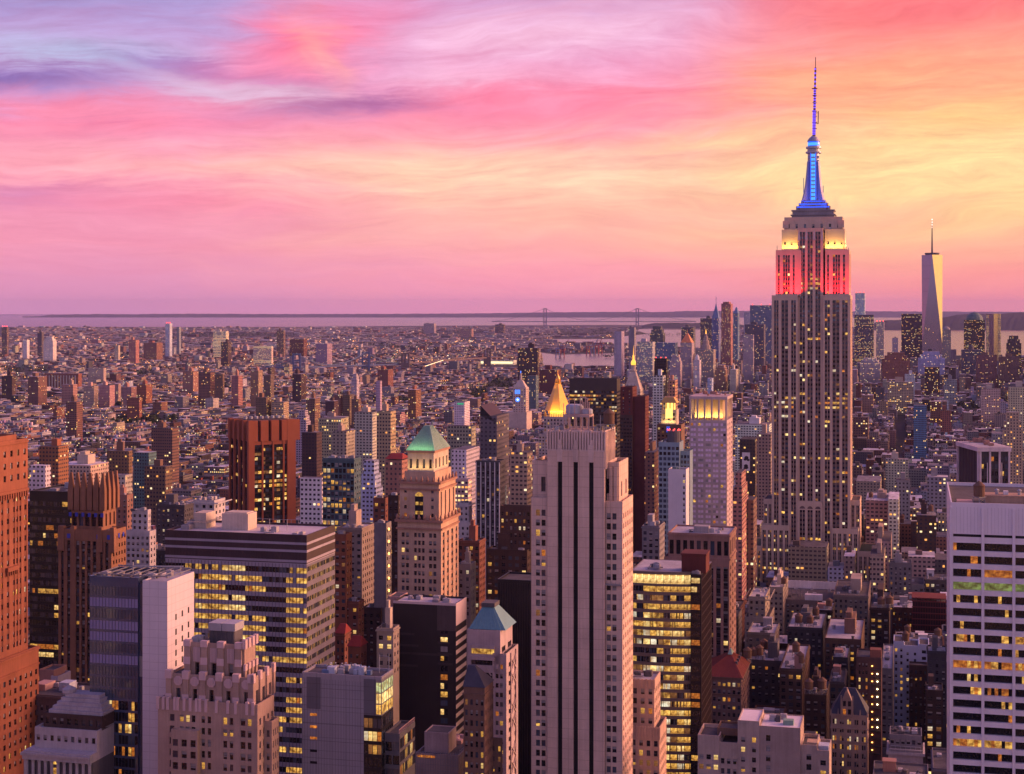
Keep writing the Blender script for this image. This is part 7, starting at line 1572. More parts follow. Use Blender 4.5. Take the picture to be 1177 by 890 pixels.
def lot(u0, u1, v0, v1):
    uc, vc = (u0+u1)/2, (v0+v1)/2; wx, wy = to_world(uc, v0)
    if wy < 420: return
    px = CX+FPX*wx/wy
    if px < -230 or px > 1420: return
    py = Y0+FPX*EYE/wy
    if py < 377.2 or is_water(px, py) or is_water(px, py+2): return
    if any(p0 < px < p1 and q0-1.5 < py < q1+.5 for p0, p1, q0, q1, _n in PARKS): return
    if np.any((HR[:, 0] < u1) & (HR[:, 1] > u0) & (HR[:, 2] < v1) & (HR[:, 3] > v0)): return
    d = wy; r = R.random()
    if d < 1500: h = R.uniform(24, 58) if px > 740 else R.uniform(22, 60)
    elif d < 2600: h = R.uniform(18, 44) if px > 560 else R.uniform(12, 26)
    elif d < 5000: h = R.uniform(14, 28) if px > 660 else R.uniform(9, 18)
    elif d < 9000: h = R.choice((R.uniform(7, 13), R.uniform(9, 22)))
    else: h = R.uniform(7, 14)
    if r < (.05 if d < 2000 or px > 660 else .02): h *= 1.8 if d > 1500 else 1.4
    if d > 3000 and r < .03: h *= 1.3
    if 4200 < d < 6200 and px > 720: h *= R.uniform(1.2, 3.2)
    pl, pr = int(CX+FPX*to_world(u0, v0)[0]/d)+OFFX, int(CX+FPX*to_world(u1, v0)[0]/d)+OFFX
    pl, pr = max(0, pl), min(1799, max(pr, pl+1))
    cap = CAP[dbin(d), pl:pr+1].max()+R.uniform(0, 14)*(1 if d < 1500 else .2)
    hmax = EYE-(cap-Y0)*d/FPX
    if hmax < h:
        h = hmax
        if h < 5: return
    t = R.choice(TL); kk = R.uniform(.42, .92); c = tuple(v*kk*R.uniform(.9, 1.1) for v in PAL[t])
    LOTS.append((u0, u1, v0, v1, h, t, c, R.random(), d, px))
v = 430.0
while v < 20500:
    if v < 3400:
        bd, st = 62.0, 18.0; rows = 2
    elif v < 9000: bd, st, rows = 60.0, 16.0, 2
    else: bd, st, rows = 96.0, 24.0, 2
    half = v*.46+250; u = -half-v*.25 + R.uniform(-30, 30); umax = half*.55+v*.0 + 300
    u = -(0.60*v+350); umax = .30*v+320
    nxt = u
    while u < umax:
        # avenues every 250 m
        wlot = R.uniform(12, 32) if v < 2400 else R.uniform(8, 24) if v < 5500 else R.uniform(12, 34) if v < 9000 else R.uniform(26, 80)
        if ((u+40) % 250) < 24: u += 24; continue
        if ((u+wlot+40) % 250) < 24 and wlot > 16: wlot = max(8, wlot-16)
        for k in range(rows):
            dep = bd/rows
            if R.random() < (.05 if v < 9000 else .12): continue
            gap = R.choice((0, 0, 2.5)) if v < 3400 else R.uniform(0, 4)
            lot(u, u+wlot-R.choice((.0, .0, .6, 1.5)), v+k*dep+ (gap if k else 0), v+(k+1)*dep-(0 if k else gap))
        u += wlot
    v += bd+st

# blocks that stand outside the picture: beside and behind the viewpoint, they shade the streets
OUT = []
v = -2400.0
while v < 900:
    u = -1500.0
    while u < 1500:
        if ((u+40) % 250) < 24: u += 24; continue
        w_ = R.uniform(28, 60); wx, wy = to_world(u+w_/2, v+30); ok = math.hypot(wx, wy) > 75
        if wy > 0:
            pl = CX+FPX*(wx-w_)/max(wy-60, 1); pr = CX+FPX*(wx+w_)/max(wy-60, 1)
            if pr > -260 and pl < 1440: ok = False
        if ok and not np.any((HR[:, 0] < u+w_) & (HR[:, 1] > u) & (HR[:, 2] < v+62) & (HR[:, 3] > v)):
            t = R.choice(TL); OUT.append((u, u+w_-1, v, v+60, 0, R.choice((60, 90, 120, 150, 190)) if wx < 60 else R.uniform(18, 45), tuple(PAL[t]), R.random(), 3.2, 3.6, .06))
        u += w_
    v += 80

# ================================================================== which of them show most
IDS = []                                   # (distance, rectangle, id)
for k, b in enumerate(BLDS):
    for q in b.boxes:
        r = zrect(q, b); IDS.append((b.w(q[0], q[2])[1], r, k+1))
N0 = len(BLDS)+1
for k, L in enumerate(LOTS):
    u0, u1, v0, v1, h = L[:5]; P4 = [to_world(a_, c_) for a_, c_ in ((u0, v0), (u1, v0), (u1, v1), (u0, v1))]
    xs = [CX+FPX*p[0]/p[1] for p in P4]; yt = Y0-FPX*(h-EYE)/P4[2][1]; ybm = Y0+FPX*EYE/P4[0][1]
    IDS.append((P4[1][1], (min(xs), max(xs), yt, ybm), N0+k))
IDS.sort(key=lambda t: -t[0])
for d, r, k in IDS:
    a0, a1, c0, c1 = int(max(0, r[0])), int(min(1180, r[1]+1)), int(max(0, r[2])), int(min(895, r[3]+1))
    if a1 > a0 and c1 > c0: ZB[c0:c1, a0:a1] = k
cnt = np.bincount(ZB[:890, :1177].reshape(-1), minlength=N0+len(LOTS)+1)
ys_, xs_ = np.mgrid[0:890, 0:1177]; zf_ = ZB[:890, :1177].reshape(-1)
sx = np.bincount(zf_, weights=xs_.reshape(-1), minlength=len(cnt)); sy = np.bincount(zf_, weights=ys_.reshape(-1), minlength=len(cnt))
def centroid(k): return (sx[k]/max(1, cnt[k]), sy[k]/max(1, cnt[k]))
print('BLDS', len(BLDS), 'LOTS', len(LOTS), 'hidden named:', [(b.label or b.auto, int(cnt[i+1])) for i, b in enumerate(BLDS) if cnt[i+1] < 30])
order = sorted(range(len(LOTS)), key=lambda k: -cnt[N0+k])
NIND = max(0, 300-len(BLDS)); picked = set(k for k in order[:NIND] if cnt[N0+k] > 12)
HEIGHTW = lambda h: 'low' if h < 24 else 'mid-rise' if h < 40 else 'tall'
rest = list(OUT)
for k, L in enumerate(LOTS):
    u0, u1, v0, v1, h, t, c, seed, d, px = L
    if k in picked:
        wx, wy = to_world(u0, v0)
        b = Bld('building', None, 'building', CX+FPX*wx/wy, wy, yb=800); b.zid = N0+k
        w_, l_ = u1-u0, v1-v0
        b.auto = COLORWORD[t]+' '+R.choice(('loft building', 'block', 'building', 'tenement') if d < 2200 else ('building', 'block'))
        mat = wall('deep_shade_'+t, tuple(v_*.33 for v_ in PAL[t])); lit = R.choice((.04, .06, .1, .16, .3))  # deep shade of the low blocks put into the wall colour
        if d < 1150:
            zlo = b.Z(905)
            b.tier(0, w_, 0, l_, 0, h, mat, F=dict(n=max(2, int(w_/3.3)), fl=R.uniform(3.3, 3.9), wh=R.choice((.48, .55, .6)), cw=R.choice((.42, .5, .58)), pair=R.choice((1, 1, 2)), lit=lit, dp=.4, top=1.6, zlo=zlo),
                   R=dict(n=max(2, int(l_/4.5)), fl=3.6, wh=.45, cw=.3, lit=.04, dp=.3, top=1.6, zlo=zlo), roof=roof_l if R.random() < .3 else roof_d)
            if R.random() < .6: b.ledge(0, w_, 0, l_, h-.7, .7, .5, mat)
            b.units(1, w_-2, 2, l_-3, h, R.randrange(6, 13))
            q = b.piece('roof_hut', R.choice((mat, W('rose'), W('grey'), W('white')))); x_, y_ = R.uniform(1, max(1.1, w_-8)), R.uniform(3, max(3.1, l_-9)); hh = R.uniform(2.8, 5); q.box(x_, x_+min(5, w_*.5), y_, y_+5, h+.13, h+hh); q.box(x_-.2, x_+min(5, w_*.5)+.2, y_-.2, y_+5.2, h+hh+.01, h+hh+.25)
        else:
            b.cm = [(0, w_, 0, l_, 0, h)]; b.cmfx = (c, seed, R.uniform(2.6, 3.8), R.uniform(3.2, 3.8), lit*.6); b.boxes.append(b.cm[0])
            q = b.piece('roof_hut', mat); x_, y_ = R.uniform(.5, max(.6, w_-7)), R.uniform(3, max(3.1, l_-9)); hh = R.uniform(2.8, 5); q.box(x_, x_+min(5, w_*.5), y_, y_+5, h+.05, h+hh)
        b.facts = (w_, l_, h)
    else:
        cw_ = R.uniform(2.6, 4.0) if d < 6000 else 5.0
        rest.append((u0, u1, v0, v1, 0, h, c, seed, cw_, 3.5 if d < 6000 else 4.5, R.choice((.01, .02, .03, .06, .12)) if d < 5000 else .02))
        if d < 3200 and u1-u0 > 9:
            for _ in range(R.randrange(1, 3)):
                x_, y_ = R.uniform(u0+.5, u1-6), R.uniform(v0+2, v1-7); rest.append((x_, x_+R.uniform(2.5, 5.5), y_, y_+R.uniform(3, 5), h, h+R.uniform(2, 5.5), tuple(q_*R.uniform(.7, 1.3) for q_ in c), R.random(), 90, 90, 0))
        if d < 2000 and R.random() < .5: x_, y_ = R.uniform(u0+.5, u1-3), R.uniform(v0+1, v1-3); rest.append((x_, x_+2, y_, y_+2, h, h+1.6, PAL['paleblue'], R.random(), 90, 90, 0))
# ================================================================== labels that say which one
LMK = []
for k, b in enumerate(BLDS):
    if b.lm: c = centroid(k+1); LMK.append((c[0], c[1], b.lm))
LMK += [(466, 416, 'the stone bridge pier'), (381, 415, 'the steel suspension bridge'), (626, 365, 'the distant suspension bridge'), (1020, 708, 'the twin water tanks'), (165, 486, 'the dark park trees'), (540, 456, 'the river park trees'), (40, 425, 'the brick power station'), (835, 380, 'the rippled downtown tower'), (1143, 385, 'the golden downtown tower')]
def where(px, py):
    q = min([l for l in LMK if math.hypot(l[0]-px, l[1]-py) > 9], key=lambda l: math.hypot(l[0]-px, (l[1]-py)*1.2)); dx, dy = px-q[0], py-q[1]
    if abs(dx) > abs(dy)*.9: rel = ('just ' if abs(dx) < 45 else 'well ' if abs(dx) > 120 else '')+('left of' if dx < 0 else 'right of')
    else: rel = ('far ' if abs(dy) > 120 else '')+('beyond' if dy < 0 else 'in front of')
    return rel+' '+q[2]
ORD = ['first', 'second', 'third', 'fourth', 'fifth', 'sixth', 'seventh', 'eighth', 'ninth', 'tenth', 'eleventh', 'twelfth']
NUMW = ['zero', 'one', 'two', 'three', 'four', 'five', 'six', 'seven', 'eight', 'nine', 'ten', 'eleven', 'twelve']
USED = set(b.label for b in BLDS if b.label)
def name_all(items):
    """items: (setter, desc, px, py); gives each a label no other thing has"""
    groups = {}
    for it in items: groups.setdefault((it[1], where(it[2], it[3])), []).append(it)
    for (desc, loc), mem in groups.items():
        mem.sort(key=lambda t: t[2]); n = len(mem)
        for i, it in enumerate(mem):
            lab = desc+' '+loc if n == 1 else f'{desc}, {ORD[min(i, 11)]} from left, {loc}'
            j = 0
            while lab in USED: j += 1; lab = f'{desc} {loc}, {("nearer", "farther", "lower", "higher", "smaller", "larger")[min(j-1, 5)]} one'
            USED.add(lab); it[0](lab)
todo = []
for k, b in enumerate(BLDS):
    if not hasattr(b, 'zid'): b.zid = k+1
    if b.label is None:
        c = centroid(b.zid)
        if cnt[b.zid] < 3: c = b.P(b.facts[0]/2, 0, b.facts[2])
        desc = b.auto
        if hasattr(b, 'facts') and len(desc.split()) <= 3 and not set(desc.split()) & {'low','tall','thin','broad','wide','slim','narrow','long','small','slender','shorter','massive'}:
            w_, l_, h = b.facts; desc = HEIGHTW(h)+' '+('wide ' if w_ > 26 else 'narrow ' if w_ < 16 else '')+desc
        todo.append((lambda l, b=b: setattr(b, 'label', l), desc, c[0], c[1]))
name_all(todo)

# ================================================================== link everything
def win_T(loc, rz):
    c, s = math.cos(rz), math.sin(rz)
    return lambda p: (loc[0]+p[0]*c-p[1]*s, loc[1]+p[0]*s+p[1]*c, loc[2]+p[2])
NWIN = 0
ONROOF = {'roof_unit', 'roof_hut', 'roof_mast', 'roof_vent', 'roof_drum', 'skylight', 'roof_frame', 'cooling_plant', 'louvre_base', 'water_plant', 'steel_frame', 'chimney', 'aviation_lamp', 'roof_curb', 'davit_rail'}
for b in BLDS:
    root = empty(b.name, (b.ox, b.oy, 0), -b.ang); b.root = root
    grp = {'building': 'city buildings', 'apartment_block': 'city apartment blocks', 'office_block': 'city office blocks', 'office_tower': 'midtown towers', 'skyscraper': 'skyscrapers', 'tower': 'far towers'}.get(b.name)
    tag(root, b.label, b.cat, grp)
    if hasattr(b, 'cm'):
        c, seed, cw_, ch_, lit = b.cmfx
        o = bpy.data.objects.new('wall', block_mesh('wall', [tuple(q)+(c, seed, cw_, ch_, lit) for q in b.cm])); COL.objects.link(o); o.parent = root
    for (pn, mn), (mb, mt) in b.parts.items():
        if mb.f: mb.build(pn, mt, root)
    roofs, ontop = [], []
    for pn, mt, mb, lab in b.single:
        if mb.f:
            o = mb.build(pn, mt, root)
            if lab: o['label'] = lab
            V_ = np.array(mb.v); lo_, hi_ = V_.min(0), V_.max(0)
            if pn == 'roof': roofs.append((lo_, hi_, o))
            elif pn in ONROOF: ontop.append((lo_, hi_, o))
    for lo_, hi_, o in ontop:                              # plant, huts and masts are pieces of the roof they stand on
        c_ = (lo_+hi_)/2
        under = [r for r in roofs if r[0][0]-1 < c_[0] < r[1][0]+1 and r[0][1]-1 < c_[1] < r[1][1]+1 and r[1][2] < hi_[2]]
        if under: o.parent = max(under, key=lambda r: r[1][2])[2]
    vis, hid = [], []
    for wn in b.wins:
        loc, rz, w, h, st, sash = wn
        px, py = b.P(loc[0], loc[1], loc[2]+h/2)
        if py > 912 or px < -40 or px > 1240: continue
        dd = b.w(loc[0], loc[1])[1]; s2 = (FPX/dd)**2*w*h*(1 if rz == 0 else .35)
        ok = 0 <= px < 1177 and 0 <= py < 889 and ZB[int(py), int(px)] == b.zid and s2 > 3.2
        (vis if ok else hid).append((-s2, dd, wn))
    vis.sort(key=lambda t: (round(t[0], 1), t[1]))
    for _, _, (loc, rz, w, h, st, sash) in vis[:100]:
        key = (w, h, st, sash)
        if key not in WINMESH:
            mb = MB(); win_geo(mb, w, h, st, sash); WINMESH[key] = mb.mesh('window', PANE)
        o = bpy.data.objects.new('window', WINMESH[key]); COL.objects.link(o); o.parent = root; o.location = loc; o.rotation_euler = (0, 0, rz); NWIN += 1
    restw = vis[100:]+hid
    if restw:
        mb = MB()
        for _, _, (loc, rz, w, h, st, sash) in restw: win_geo(mb, w, h, st, sash, T=win_T(loc, rz))
        o = mb.build('window', PANE, root); o['kind'] = 'stuff'
    from mathutils import Vector
    for typ, p, tgt, watt, colr, size in b.lights:
        ld = bpy.data.lights.new('flood_lamp', 'AREA'); ld.energy = watt; ld.color = colr; ld.shape = 'RECTANGLE'; ld.size, ld.size_y = size
        ld.spread = rad(120)
        o = bpy.data.objects.new('flood_lamp', ld); COL.objects.link(o); o.parent = root; o.location = p
        o.rotation_euler = (Vector(tgt)-Vector(p)).to_track_quat('-Z', 'Y').to_euler()
print('windows as parts', NWIN, 'objects', len(bpy.data.objects))

# the dense fabric of smaller buildings
o = bpy.data.objects.new('city_blocks', block_mesh('city_blocks', rest)); COL.objects.link(o); o.rotation_euler = (0, 0, -A)
tag(o, 'dense fabric of small brick and stone buildings filling the city to the shore', 'city blocks', None, 'stuff')

# ================================================================== rooftop water tanks
def make_tank():
    r = empty('water_tank', (0, 0, 0))
    mb = MB(); mb.lathe(0, 0, [(1.9, 2.4), (1.95, 6.0)], 14)
    for k in range(5): mb.lathe(0, 0, [(1.99, 2.6+k*.75), (1.99, 2.72+k*.75)], 14)
    mb.build('barrel', wood_m, r)
    mb = MB(); mb.lathe(0, 0, [(2.25, 5.95), (1.2, 6.8), (.05, 7.6)], 14); mb.build('conical_roof', [wood_m, roof_d][0], r)
    for sx_ in (-1, 1):
        for sy_ in (-1, 1): mb = MB(); mb.bar((sx_*1.5, sy_*1.5, 0), (sx_*1.3, sy_*1.3, 2.1), .13); mb.build('leg', steel_m, r)
    mb = MB(); mb.box(-1.8, 1.8, -1.8, 1.8, 2.1, 2.35); mb.bar((-1.5,-1.5,.3), (1.4,-1.4,1.9), .06); mb.bar((1.5,-1.5,.3), (-1.4,-1.4,1.9), .06); mb.build('platform', steel_m, r)
    return r
TANKS = [(1125.5,571),(901,702),(953,701),(938,712),(931,737),(918,736),(878,751),(890,752),(859,760),(873,764),(920,799),(930,799),(945,798),(915,755),(984,679),(979,716),(1013,734),(1022,734),(1043,731),(1041,823),(1012,722),(1078,735),(1023,714),(700,640),(1001,620),(1037,600),(866,765),(990,575),(1070,600)]
tank0 = None; tk = []
for px, py in TANKS:
    k = ZB[min(889, int(py)+2), int(px)]
    best = None
    if px == 1125.5: bb = WHITE_B; best = (bb.Z(581.5), bb.w(8, 7)[1], 0.92)
    elif 0 < k < N0:
        bb = BLDS[k-1]
        for q in bb.boxes:
            z = q[5]; d = (EYE-z)*FPX/(py-Y0); d0 = bb.w(q[0], q[2])[1]; d1 = bb.w(q[1], q[3])[1]
            r = zrect(q, bb)
            if r[0] <= px <= r[1]: best = (z, min(max(d, d0+3), max(d0+3, d1-3)), 1.0)
    elif k >= N0:
        L = LOTS[k-N0]; z = L[4]; d0 = L[8]; d = (EYE-z)*FPX/(py-Y0); best = (z, min(max(d, d0+2.5), d0+L[3]-L[2]-3), 1.0)
    if best is None: continue
    z, d, s_ = best; x = (px-CX)/FPX*d
    if tank0 is None: t = tank0 = make_tank()
    else:
        t = tank0.copy(); COL.objects.link(t)
        for ch in tank0.children: c_ = ch.copy(); COL.objects.link(c_); c_.parent = t
    t.location = (x, d, z+.12); t.scale = (s_*R.uniform(.9, 1.12),)*2+(s_*R.uniform(.9, 1.15),); t.rotation_euler = (0, 0, R.random())
    t['category'] = 'water tank'; t['group'] = 'water tanks on rooftops'
    tk.append((lambda l, t=t: t.__setitem__('label', l), 'cone-topped wooden water tank' if px != 1125.5 else 'big round rust-brown water tank', px, py))
name_all(tk)

# ================================================================== ground, water, hills
def sheet(name, pts, z, mat, kind='structure'):
    mb = MB(); mb.v = [(x, y, z) for x, y in pts]; mb.f = [tuple(range(len(pts)))]; mb.m = [0]
    o = mb.build(name, mat); o['kind'] = kind; return o
gm_, gb = newmat('ground_asphalt'); gp_ = gb.n('ShaderNodeTexCoord').outputs['Object']
gv = gb.mr(gb.noise(gp_, .004, 6, .7), .3, .7, .5, 1.5); gb_ = gb.mix(gb.mr(gb.noise(gp_, .012, 4, .6), .5, .6), (.045,.042,.045,1), (.04,.045,.03,1))
bsdf(gb, gb.mix(1.0, gb_, gb.xyz(gv, gv, gv), 'MULTIPLY'), .9, .2)
sheet('ground', [(-90000,-3000),(90000,-3000),(90000,66000),(-90000,66000)], 0.0, gm_)
wm_, wb = newmat('bay_water'); wp_ = wb.n('ShaderNodeTexCoord').outputs['Object']
bmp = wb.n('ShaderNodeBump'); bmp.inputs['Strength'].default_value = .25; bmp.inputs['Distance'].default_value = 2.0; wb.put(bmp.inputs['Height'], wb.noise(wp_, .02, 5, .7))
p_ = bsdf(wb, (.03,.035,.05), .22, .5); wm_.node_tree.links.new(bmp.outputs[0], p_.inputs['Normal'])
def sheet_px(name, poly, z, mat): return sheet(name, [ground_pt(*p) for p in poly], z, mat)
sheet('bay', [(-60000,20300),(-3000,21000),(-800,22500),(1500,23500),(4000,20500),(60000,20300),(60000,60000),(-60000,60000)], .3, wm_)
for k, poly in enumerate(WATER_PX): sheet_px('river', poly, .35+.02*k, wm_)
shore_m = wall('shore_land', (.05,.055,.045), .95, .1, .4)
sheet_px('shore', [(640,384),(735,381),(744,384),(700,388.5),(640,389)], .6, shore_m)
hm = wall('wooded_hill', (.035,.045,.04), 1.0, .05, .5)
def ridge(name, d, prof, dep):
    """prof: (px, py of the crest) along the ridge"""
    mb = MB(); n = len(prof); rows = 6; rr = random.Random(len(name)+n)
    fine = []
    for (p0, y0_), (p1, y1_) in zip(prof, prof[1:]):
        m_ = max(2, int(abs(p1-p0)/4))
        for k in range(m_): t = k/m_; fine.append((p0+(p1-p0)*t, y0_+(y1_-y0_)*t+rr.uniform(-.22, .22)))
    fine.append(prof[-1]); n = len(fine)
    for j in range(rows):
        t = j/(rows-1); prof_h = math.sin(math.pi*min(1, t*1.15)*.5)**.7 if t < .9 else .5
        for px, py in fine:
            dd = d+dep*t; zt = EYE-(py-Y0)*(d+dep*.75)/FPX
            mb.v.append(((px-CX)/FPX*dd, dd, max(-.5, zt*prof_h*(1+rr.uniform(-.06, .06)*(t < .6)))if j else -.5))
    for j in range(rows-1):
        for k in range(n-1): mb.f.append((j*n+k, j*n+k+1, (j+1)*n+k+1, (j+1)*n+k)); mb.m.append(0)
    o = mb.build(name, hm); o['kind'] = 'structure'
ridge('far_hills', 43000, [(-200,364.6),(0,364.5),(46,363.6),(60,361.6),(110,361.2),(150,361.5),(175,360.9),(240,360.8),(330,361.2),(450,360.9),(560,360.3),(640,359),(700,358.6),(760,358.8),(790,357.6),(850,357.4),(1000,358),(1080,358.2),(1177,358.5),(1400,358.5)], 6000)
ridge('near_hills', 17500, [(1000,372),(1020,368),(1055,367.5),(1080,366),(1100,362),(1125,360.5),(1145,361.5),(1165,359.5),(1200,359),(1400,360)], 2500)
ridge('island', 19500, [(738,374.5),(742,373),(752,371.5),(775,371),(800,371.5),(830,371),(850,373),(870,375)], 900)

# ================================================================== bridges and port cranes
def cable_sag(a, c, sag, n=14):
    return [(a[0]+(c[0]-a[0])*t, a[1]+(c[1]-a[1])*t, a[2]+(c[2]-a[2])*t-4*sag*t*(1-t)) for t in [k/n for k in range(n+1)]]
def bridge(label, towers, ztop, zdeck, ends, width, mat, rcab, tw, lamps, group_mat, stone=False):
    r = empty('suspension_bridge', (towers[0][0], towers[0][1], 0)); tag(r, label, 'bridge', None); ox, oy = towers[0]
    T = [(x-ox, y-oy) for x, y in towers]; E_ = [(x-ox, y-oy) for x, y in ends]
    for (x, y) in T:
        mb = MB()
        if stone: mb.box(x-tw*2.2, x+tw*2.2, y-tw, y+tw, -1, zdeck+2); [mb.box(x+s_*tw*1.75-tw*.45, x+s_*tw*1.75+tw*.45, y-tw*.8, y+tw*.8, zdeck+2, ztop-6) for s_ in (-1, 0, 1)]; mb.box(x-tw*2.2, x+tw*2.2, y-tw*.85, y+tw*.85, ztop-6, ztop)
        else:
            for s_ in (-1, 1): mb.box(x+s_*width-tw/2, x+s_*width+tw/2, y-tw/2, y+tw/2, -1, ztop)
            for z in (ztop-tw*.9, zdeck+(ztop-zdeck)*.45, zdeck-tw): mb.box(x-width, x+width, y-tw*.35, y+tw*.35, z, z+tw*.8)
        mb.build('tower', mat, r)
    dk_ = MB(); P_ = [E_[0]]+T+[E_[1]]
    for p, q in zip(P_, P_[1:]): dk_.bar((p[0], p[1], zdeck), (q[0], q[1], zdeck), max(2.5, tw*.35))
    dk_.build('deck', mat, r)
    lampm = MB()
    for si in range(len(P_)-1):
        p, q = P_[si], P_[si+1]; end0, end1 = si == 0, si == len(P_)-2
        za = zdeck+3 if end0 else ztop; zc = zdeck+3 if end1 else ztop
        L_ = math.hypot(p[0]-q[0], p[1]-q[1])
        sag = (ztop-zdeck)*(.9 if not (end0 or end1) else .16)
        pts = cable_sag((p[0], p[1], za), (q[0], q[1], zc), sag, 20)
        cb_ = MB()
        for a_, c_ in zip(pts, pts[1:]): cb_.bar(a_, c_, rcab)
        for a_ in pts[1:-1]:
            if a_[2] > zdeck+4: cb_.bar(a_, (a_[0], a_[1], zdeck), rcab*.4)
        cb_.build('cable', mat, r)
        if lamps:
            for a_, c_ in zip(pts, pts[1:]):
                for t in (0, .5): lampm.lathe(a_[0]+(c_[0]-a_[0])*t, a_[1]+(c_[1]-a_[1])*t, [(.1, a_[2]+(c_[2]-a_[2])*t+.5), (lamps, a_[2]+(c_[2]-a_[2])*t+.5+lamps), (.1, a_[2]+(c_[2]-a_[2])*t+.5+2*lamps)], 5)
    if lampm.f: o = lampm.build('cable_lamp', emis('bridge_lamp', (.75, .85, .45), 1.6), r); o['kind'] = 'stuff'
    return r
def at(px, d): return ((px-CX)/FPX*d, d)
vb = wall('bridge_grey', (.20,.20,.23), .6, .3); bb_ = wall('bridge_blue', (.08,.12,.24), .5, .3); sb = wall('bridge_stone', (.16,.12,.11))
bridge('long pale suspension bridge on the horizon, two tall towers over the bay', [at(626.5, 21800), at(732.5, 21800)], 246, 62, [at(565, 21900), at(800, 21900)], 16, vb, 2.6, 15, 0, None)
bridge('blue steel suspension bridge with beads of lamps along its cables', [at(341, 5600), at(420.5, 5800)], 82, 33, [at(305, 5600), at(458, 5900)], 12, bb_, 1.5, 6.5, .8, None)
bridge('stone-towered bridge with lamp-beaded cables beyond the brown housing', [at(466, 5900), at(560, 6600)], 76, 36, [at(432, 5900), at(590, 6700)], 10, sb, 1.4, 7, .8, None, True)
cr_m = wall('crane_red', (.28,.05,.06), .6); cr_b = wall('crane_blue', (.10,.14,.30), .6); ci = []
for px, py, m_, up in ((641,411.5,cr_b,0),(646.5,411,cr_m,1),(676,408.5,cr_m,0),(681,408,cr_b,1),(686,407.5,cr_m,1),(690,407,cr_m,0)):
    x, d = ground_pt(px, py); c_ = empty('port_crane', (x, d, 0)); c_['category'] = 'crane'; c_['group'] = 'port cranes'
    lg = MB()
    for sx_ in (-9, 9):
        for sy_ in (-8, 8): lg.bar((sx_, sy_, 0), (sx_*.7, sy_*.7, 45), 1.5)
    lg.box(-11, 11, -9, 9, 30, 33); lg.build('gantry', m_, c_)
    bm = MB(); bm.bar((-14, 0, 45), (10, 0, 47), 2); bm.bar((8, 0, 46), (30 if up else 46, 0, 88 if up else 50), 1.5); bm.bar((0, 0, 45), (3, 0, 72), 1.4); bm.bar((3, 0, 72), (24 if up else 34, 0, 76 if up else 49), .6); bm.build('boom', m_, c_)
    ci.append((lambda l, c_=c_: c_.__setitem__('label', l), ('red' if m_ is cr_m else 'dark blue')+(' port crane, boom raised' if up else ' port crane, boom level'), px, py))
name_all(ci)

# ================================================================== park trees and city lamps
leaf = wall('park_leaf', (.045,.060,.028), .9, .1, .5)
mb = MB(); rr = random.Random(5)
for _ in range(46):                                   # street trees and small squares further out
    px = rr.uniform(-20, 760); py = Y0+EYE*FPX/(2600*5.6**rr.random()); PARKS.append((px-rr.uniform(6, 34), px+rr.uniform(6, 34), py-.5, py+.7, rr.randrange(10, 34)))
for a0, a1, c0, c1, n in PARKS:
    for _ in range(n):
        px, py = rr.uniform(a0, a1), rr.uniform(c0, c1); x, d = ground_pt(px, py); h = rr.uniform(9, 17)*(1 if d < 6000 else 1.5); rad_ = h*rr.uniform(.38, .55)
        mb.bar((x, d, 0), (x+rr.uniform(-.5, .5), d, h*.55), .35)
        m_ = 46 if d < 4000 else 16
        for _k in range(m_):
            th, ph, q = rr.uniform(0, 6.283), math.acos(rr.uniform(-.7, 1)), rr.uniform(.5, 1)**.5
            cx3, cy3, cz3 = x+rad_*q*math.sin(ph)*math.cos(th), d+rad_*q*math.sin(ph)*math.sin(th), h*.62+h*.40*q*math.cos(ph)
            s_ = rad_*rr.uniform(.22, .45); v1 = (rr.uniform(-1, 1)*s_, rr.uniform(-1, 1)*s_, rr.uniform(-1, 1)*s_); v2 = (rr.uniform(-1, 1)*s_, rr.uniform(-1, 1)*s_, rr.uniform(-1, 1)*s_)
            i = len(mb.v); mb.v += [(cx3-v1[0], cy3-v1[1], cz3-v1[2]), (cx3-v2[0], cy3-v2[1], cz3-v2[2]), (cx3+v1[0], cy3+v1[1], cz3+v1[2]), (cx3+v2[0], cy3+v2[1], cz3+v2[2])]; mb.f.append((i, i+1, i+2, i+3)); mb.m.append(0)
o = mb.build('park_trees', leaf); tag(o, 'dark green trees of the parks and squares between the buildings', 'trees', None, 'stuff')
lamps = {'street_lamps': (MB(), emis('lamp_street', (1, .42, .09), 3.6), 'amber street lamps sprinkled through the dusk city'), 'white_lamps': (MB(), emis('lamp_cool', (1, .80, .50), 3.4), 'pale lamps and floodlights sprinkled through the dusk city')}
CL = [(rr.uniform(-60, 1240), 1100*(12.0**rr.random())) for _ in range(150)]
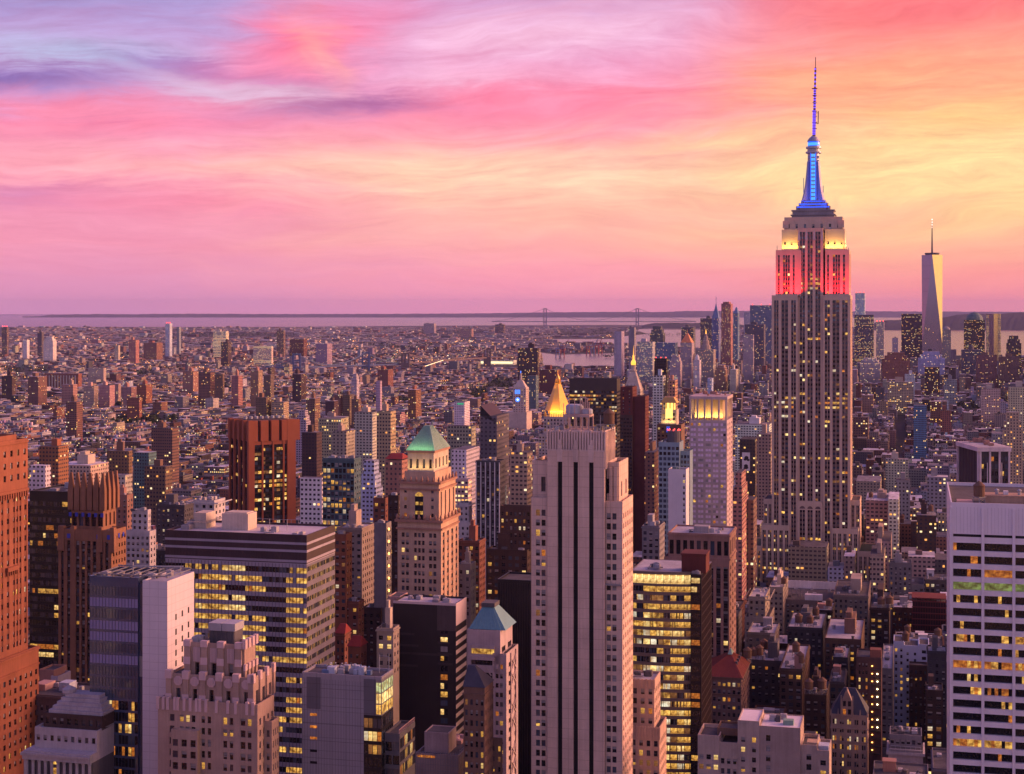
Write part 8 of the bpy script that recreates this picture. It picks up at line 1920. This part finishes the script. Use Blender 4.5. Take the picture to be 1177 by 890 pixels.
for k in range(3300):
    if k < 2100:
        c0 = CL[int(rr.random()**1.4*149)]; d = c0[1]*(1+rr.gauss(0, .035)); px = c0[0]+rr.gauss(0, 14)
    else: d = 900*(14.0**rr.random()); px = rr.uniform(-60, 1240)
    x = (px-CX)/FPX*d; py = Y0+FPX*EYE/d
    if d < 900: continue
    if is_water(px, py) or d > 18500: continue
    if px > 980 and rr.random() < .3: continue
    u, v_ = x*ca-d*sa, x*sa+d*ca
    if np.any((HR[:, 0]-4 < u) & (HR[:, 1]+4 > u) & (HR[:, 2]-4 < v_) & (HR[:, 3]+4 > v_)): continue
    z = rr.uniform(12, 24) if d > 3000 else rr.uniform(8, 26); r = max(.25, d*.00019*rr.uniform(.5, 1.5)); mb = lamps['street_lamps' if rr.random() < .78 else 'white_lamps'][0]
    mb.lathe(x, d, [(.05, z-r), (r, z), (.05, z+r)], 4)
for k in range(40):
    px, py = 859+rr.uniform(0, 9), rr.uniform(592, 640); x, d = ground_pt(px, py); lamps['street_lamps'][0].lathe(x, d, [(.05, 4), (.35, 4.4), (.05, 4.8)], 5)
for k in range(40):                                   # traffic on the expressway ramp
    t = k/40; px, py = 489+21*t, 421-7*t; x, d = ground_pt(px, py+18); mb = lamps['white_lamps' if k % 3 else 'street_lamps'][0]; z = EYE-(py-Y0)*d/FPX; mb.lathe(x, d, [(.05, z-.9), (1.1, z), (.05, z+.9)], 4)
for nm, (mb, m_, lab) in lamps.items():
    o = mb.build(nm, m_); tag(o, lab, 'lamps', None, 'stuff')

# ================================================================== the air
hz, hb = newmat('dusk_air'); pv = hb.n('ShaderNodeVolumePrincipled'); pv.inputs['Color'].default_value = (.54, .52, 1.0, 1); pv.inputs['Density'].default_value = HAZE
pv.inputs['Anisotropy'].default_value = 0.0
ho = hb.n('ShaderNodeOutputMaterial'); hz.node_tree.links.new(pv.outputs[0], ho.inputs['Volume'])
mb = MB(); mb.box(-92000, 92000, -3200, 67000, -2, 590); o = mb.build('haze', hz); tag(o, 'thin violet dusk haze lying over the city and bay', 'haze', None, 'stuff')
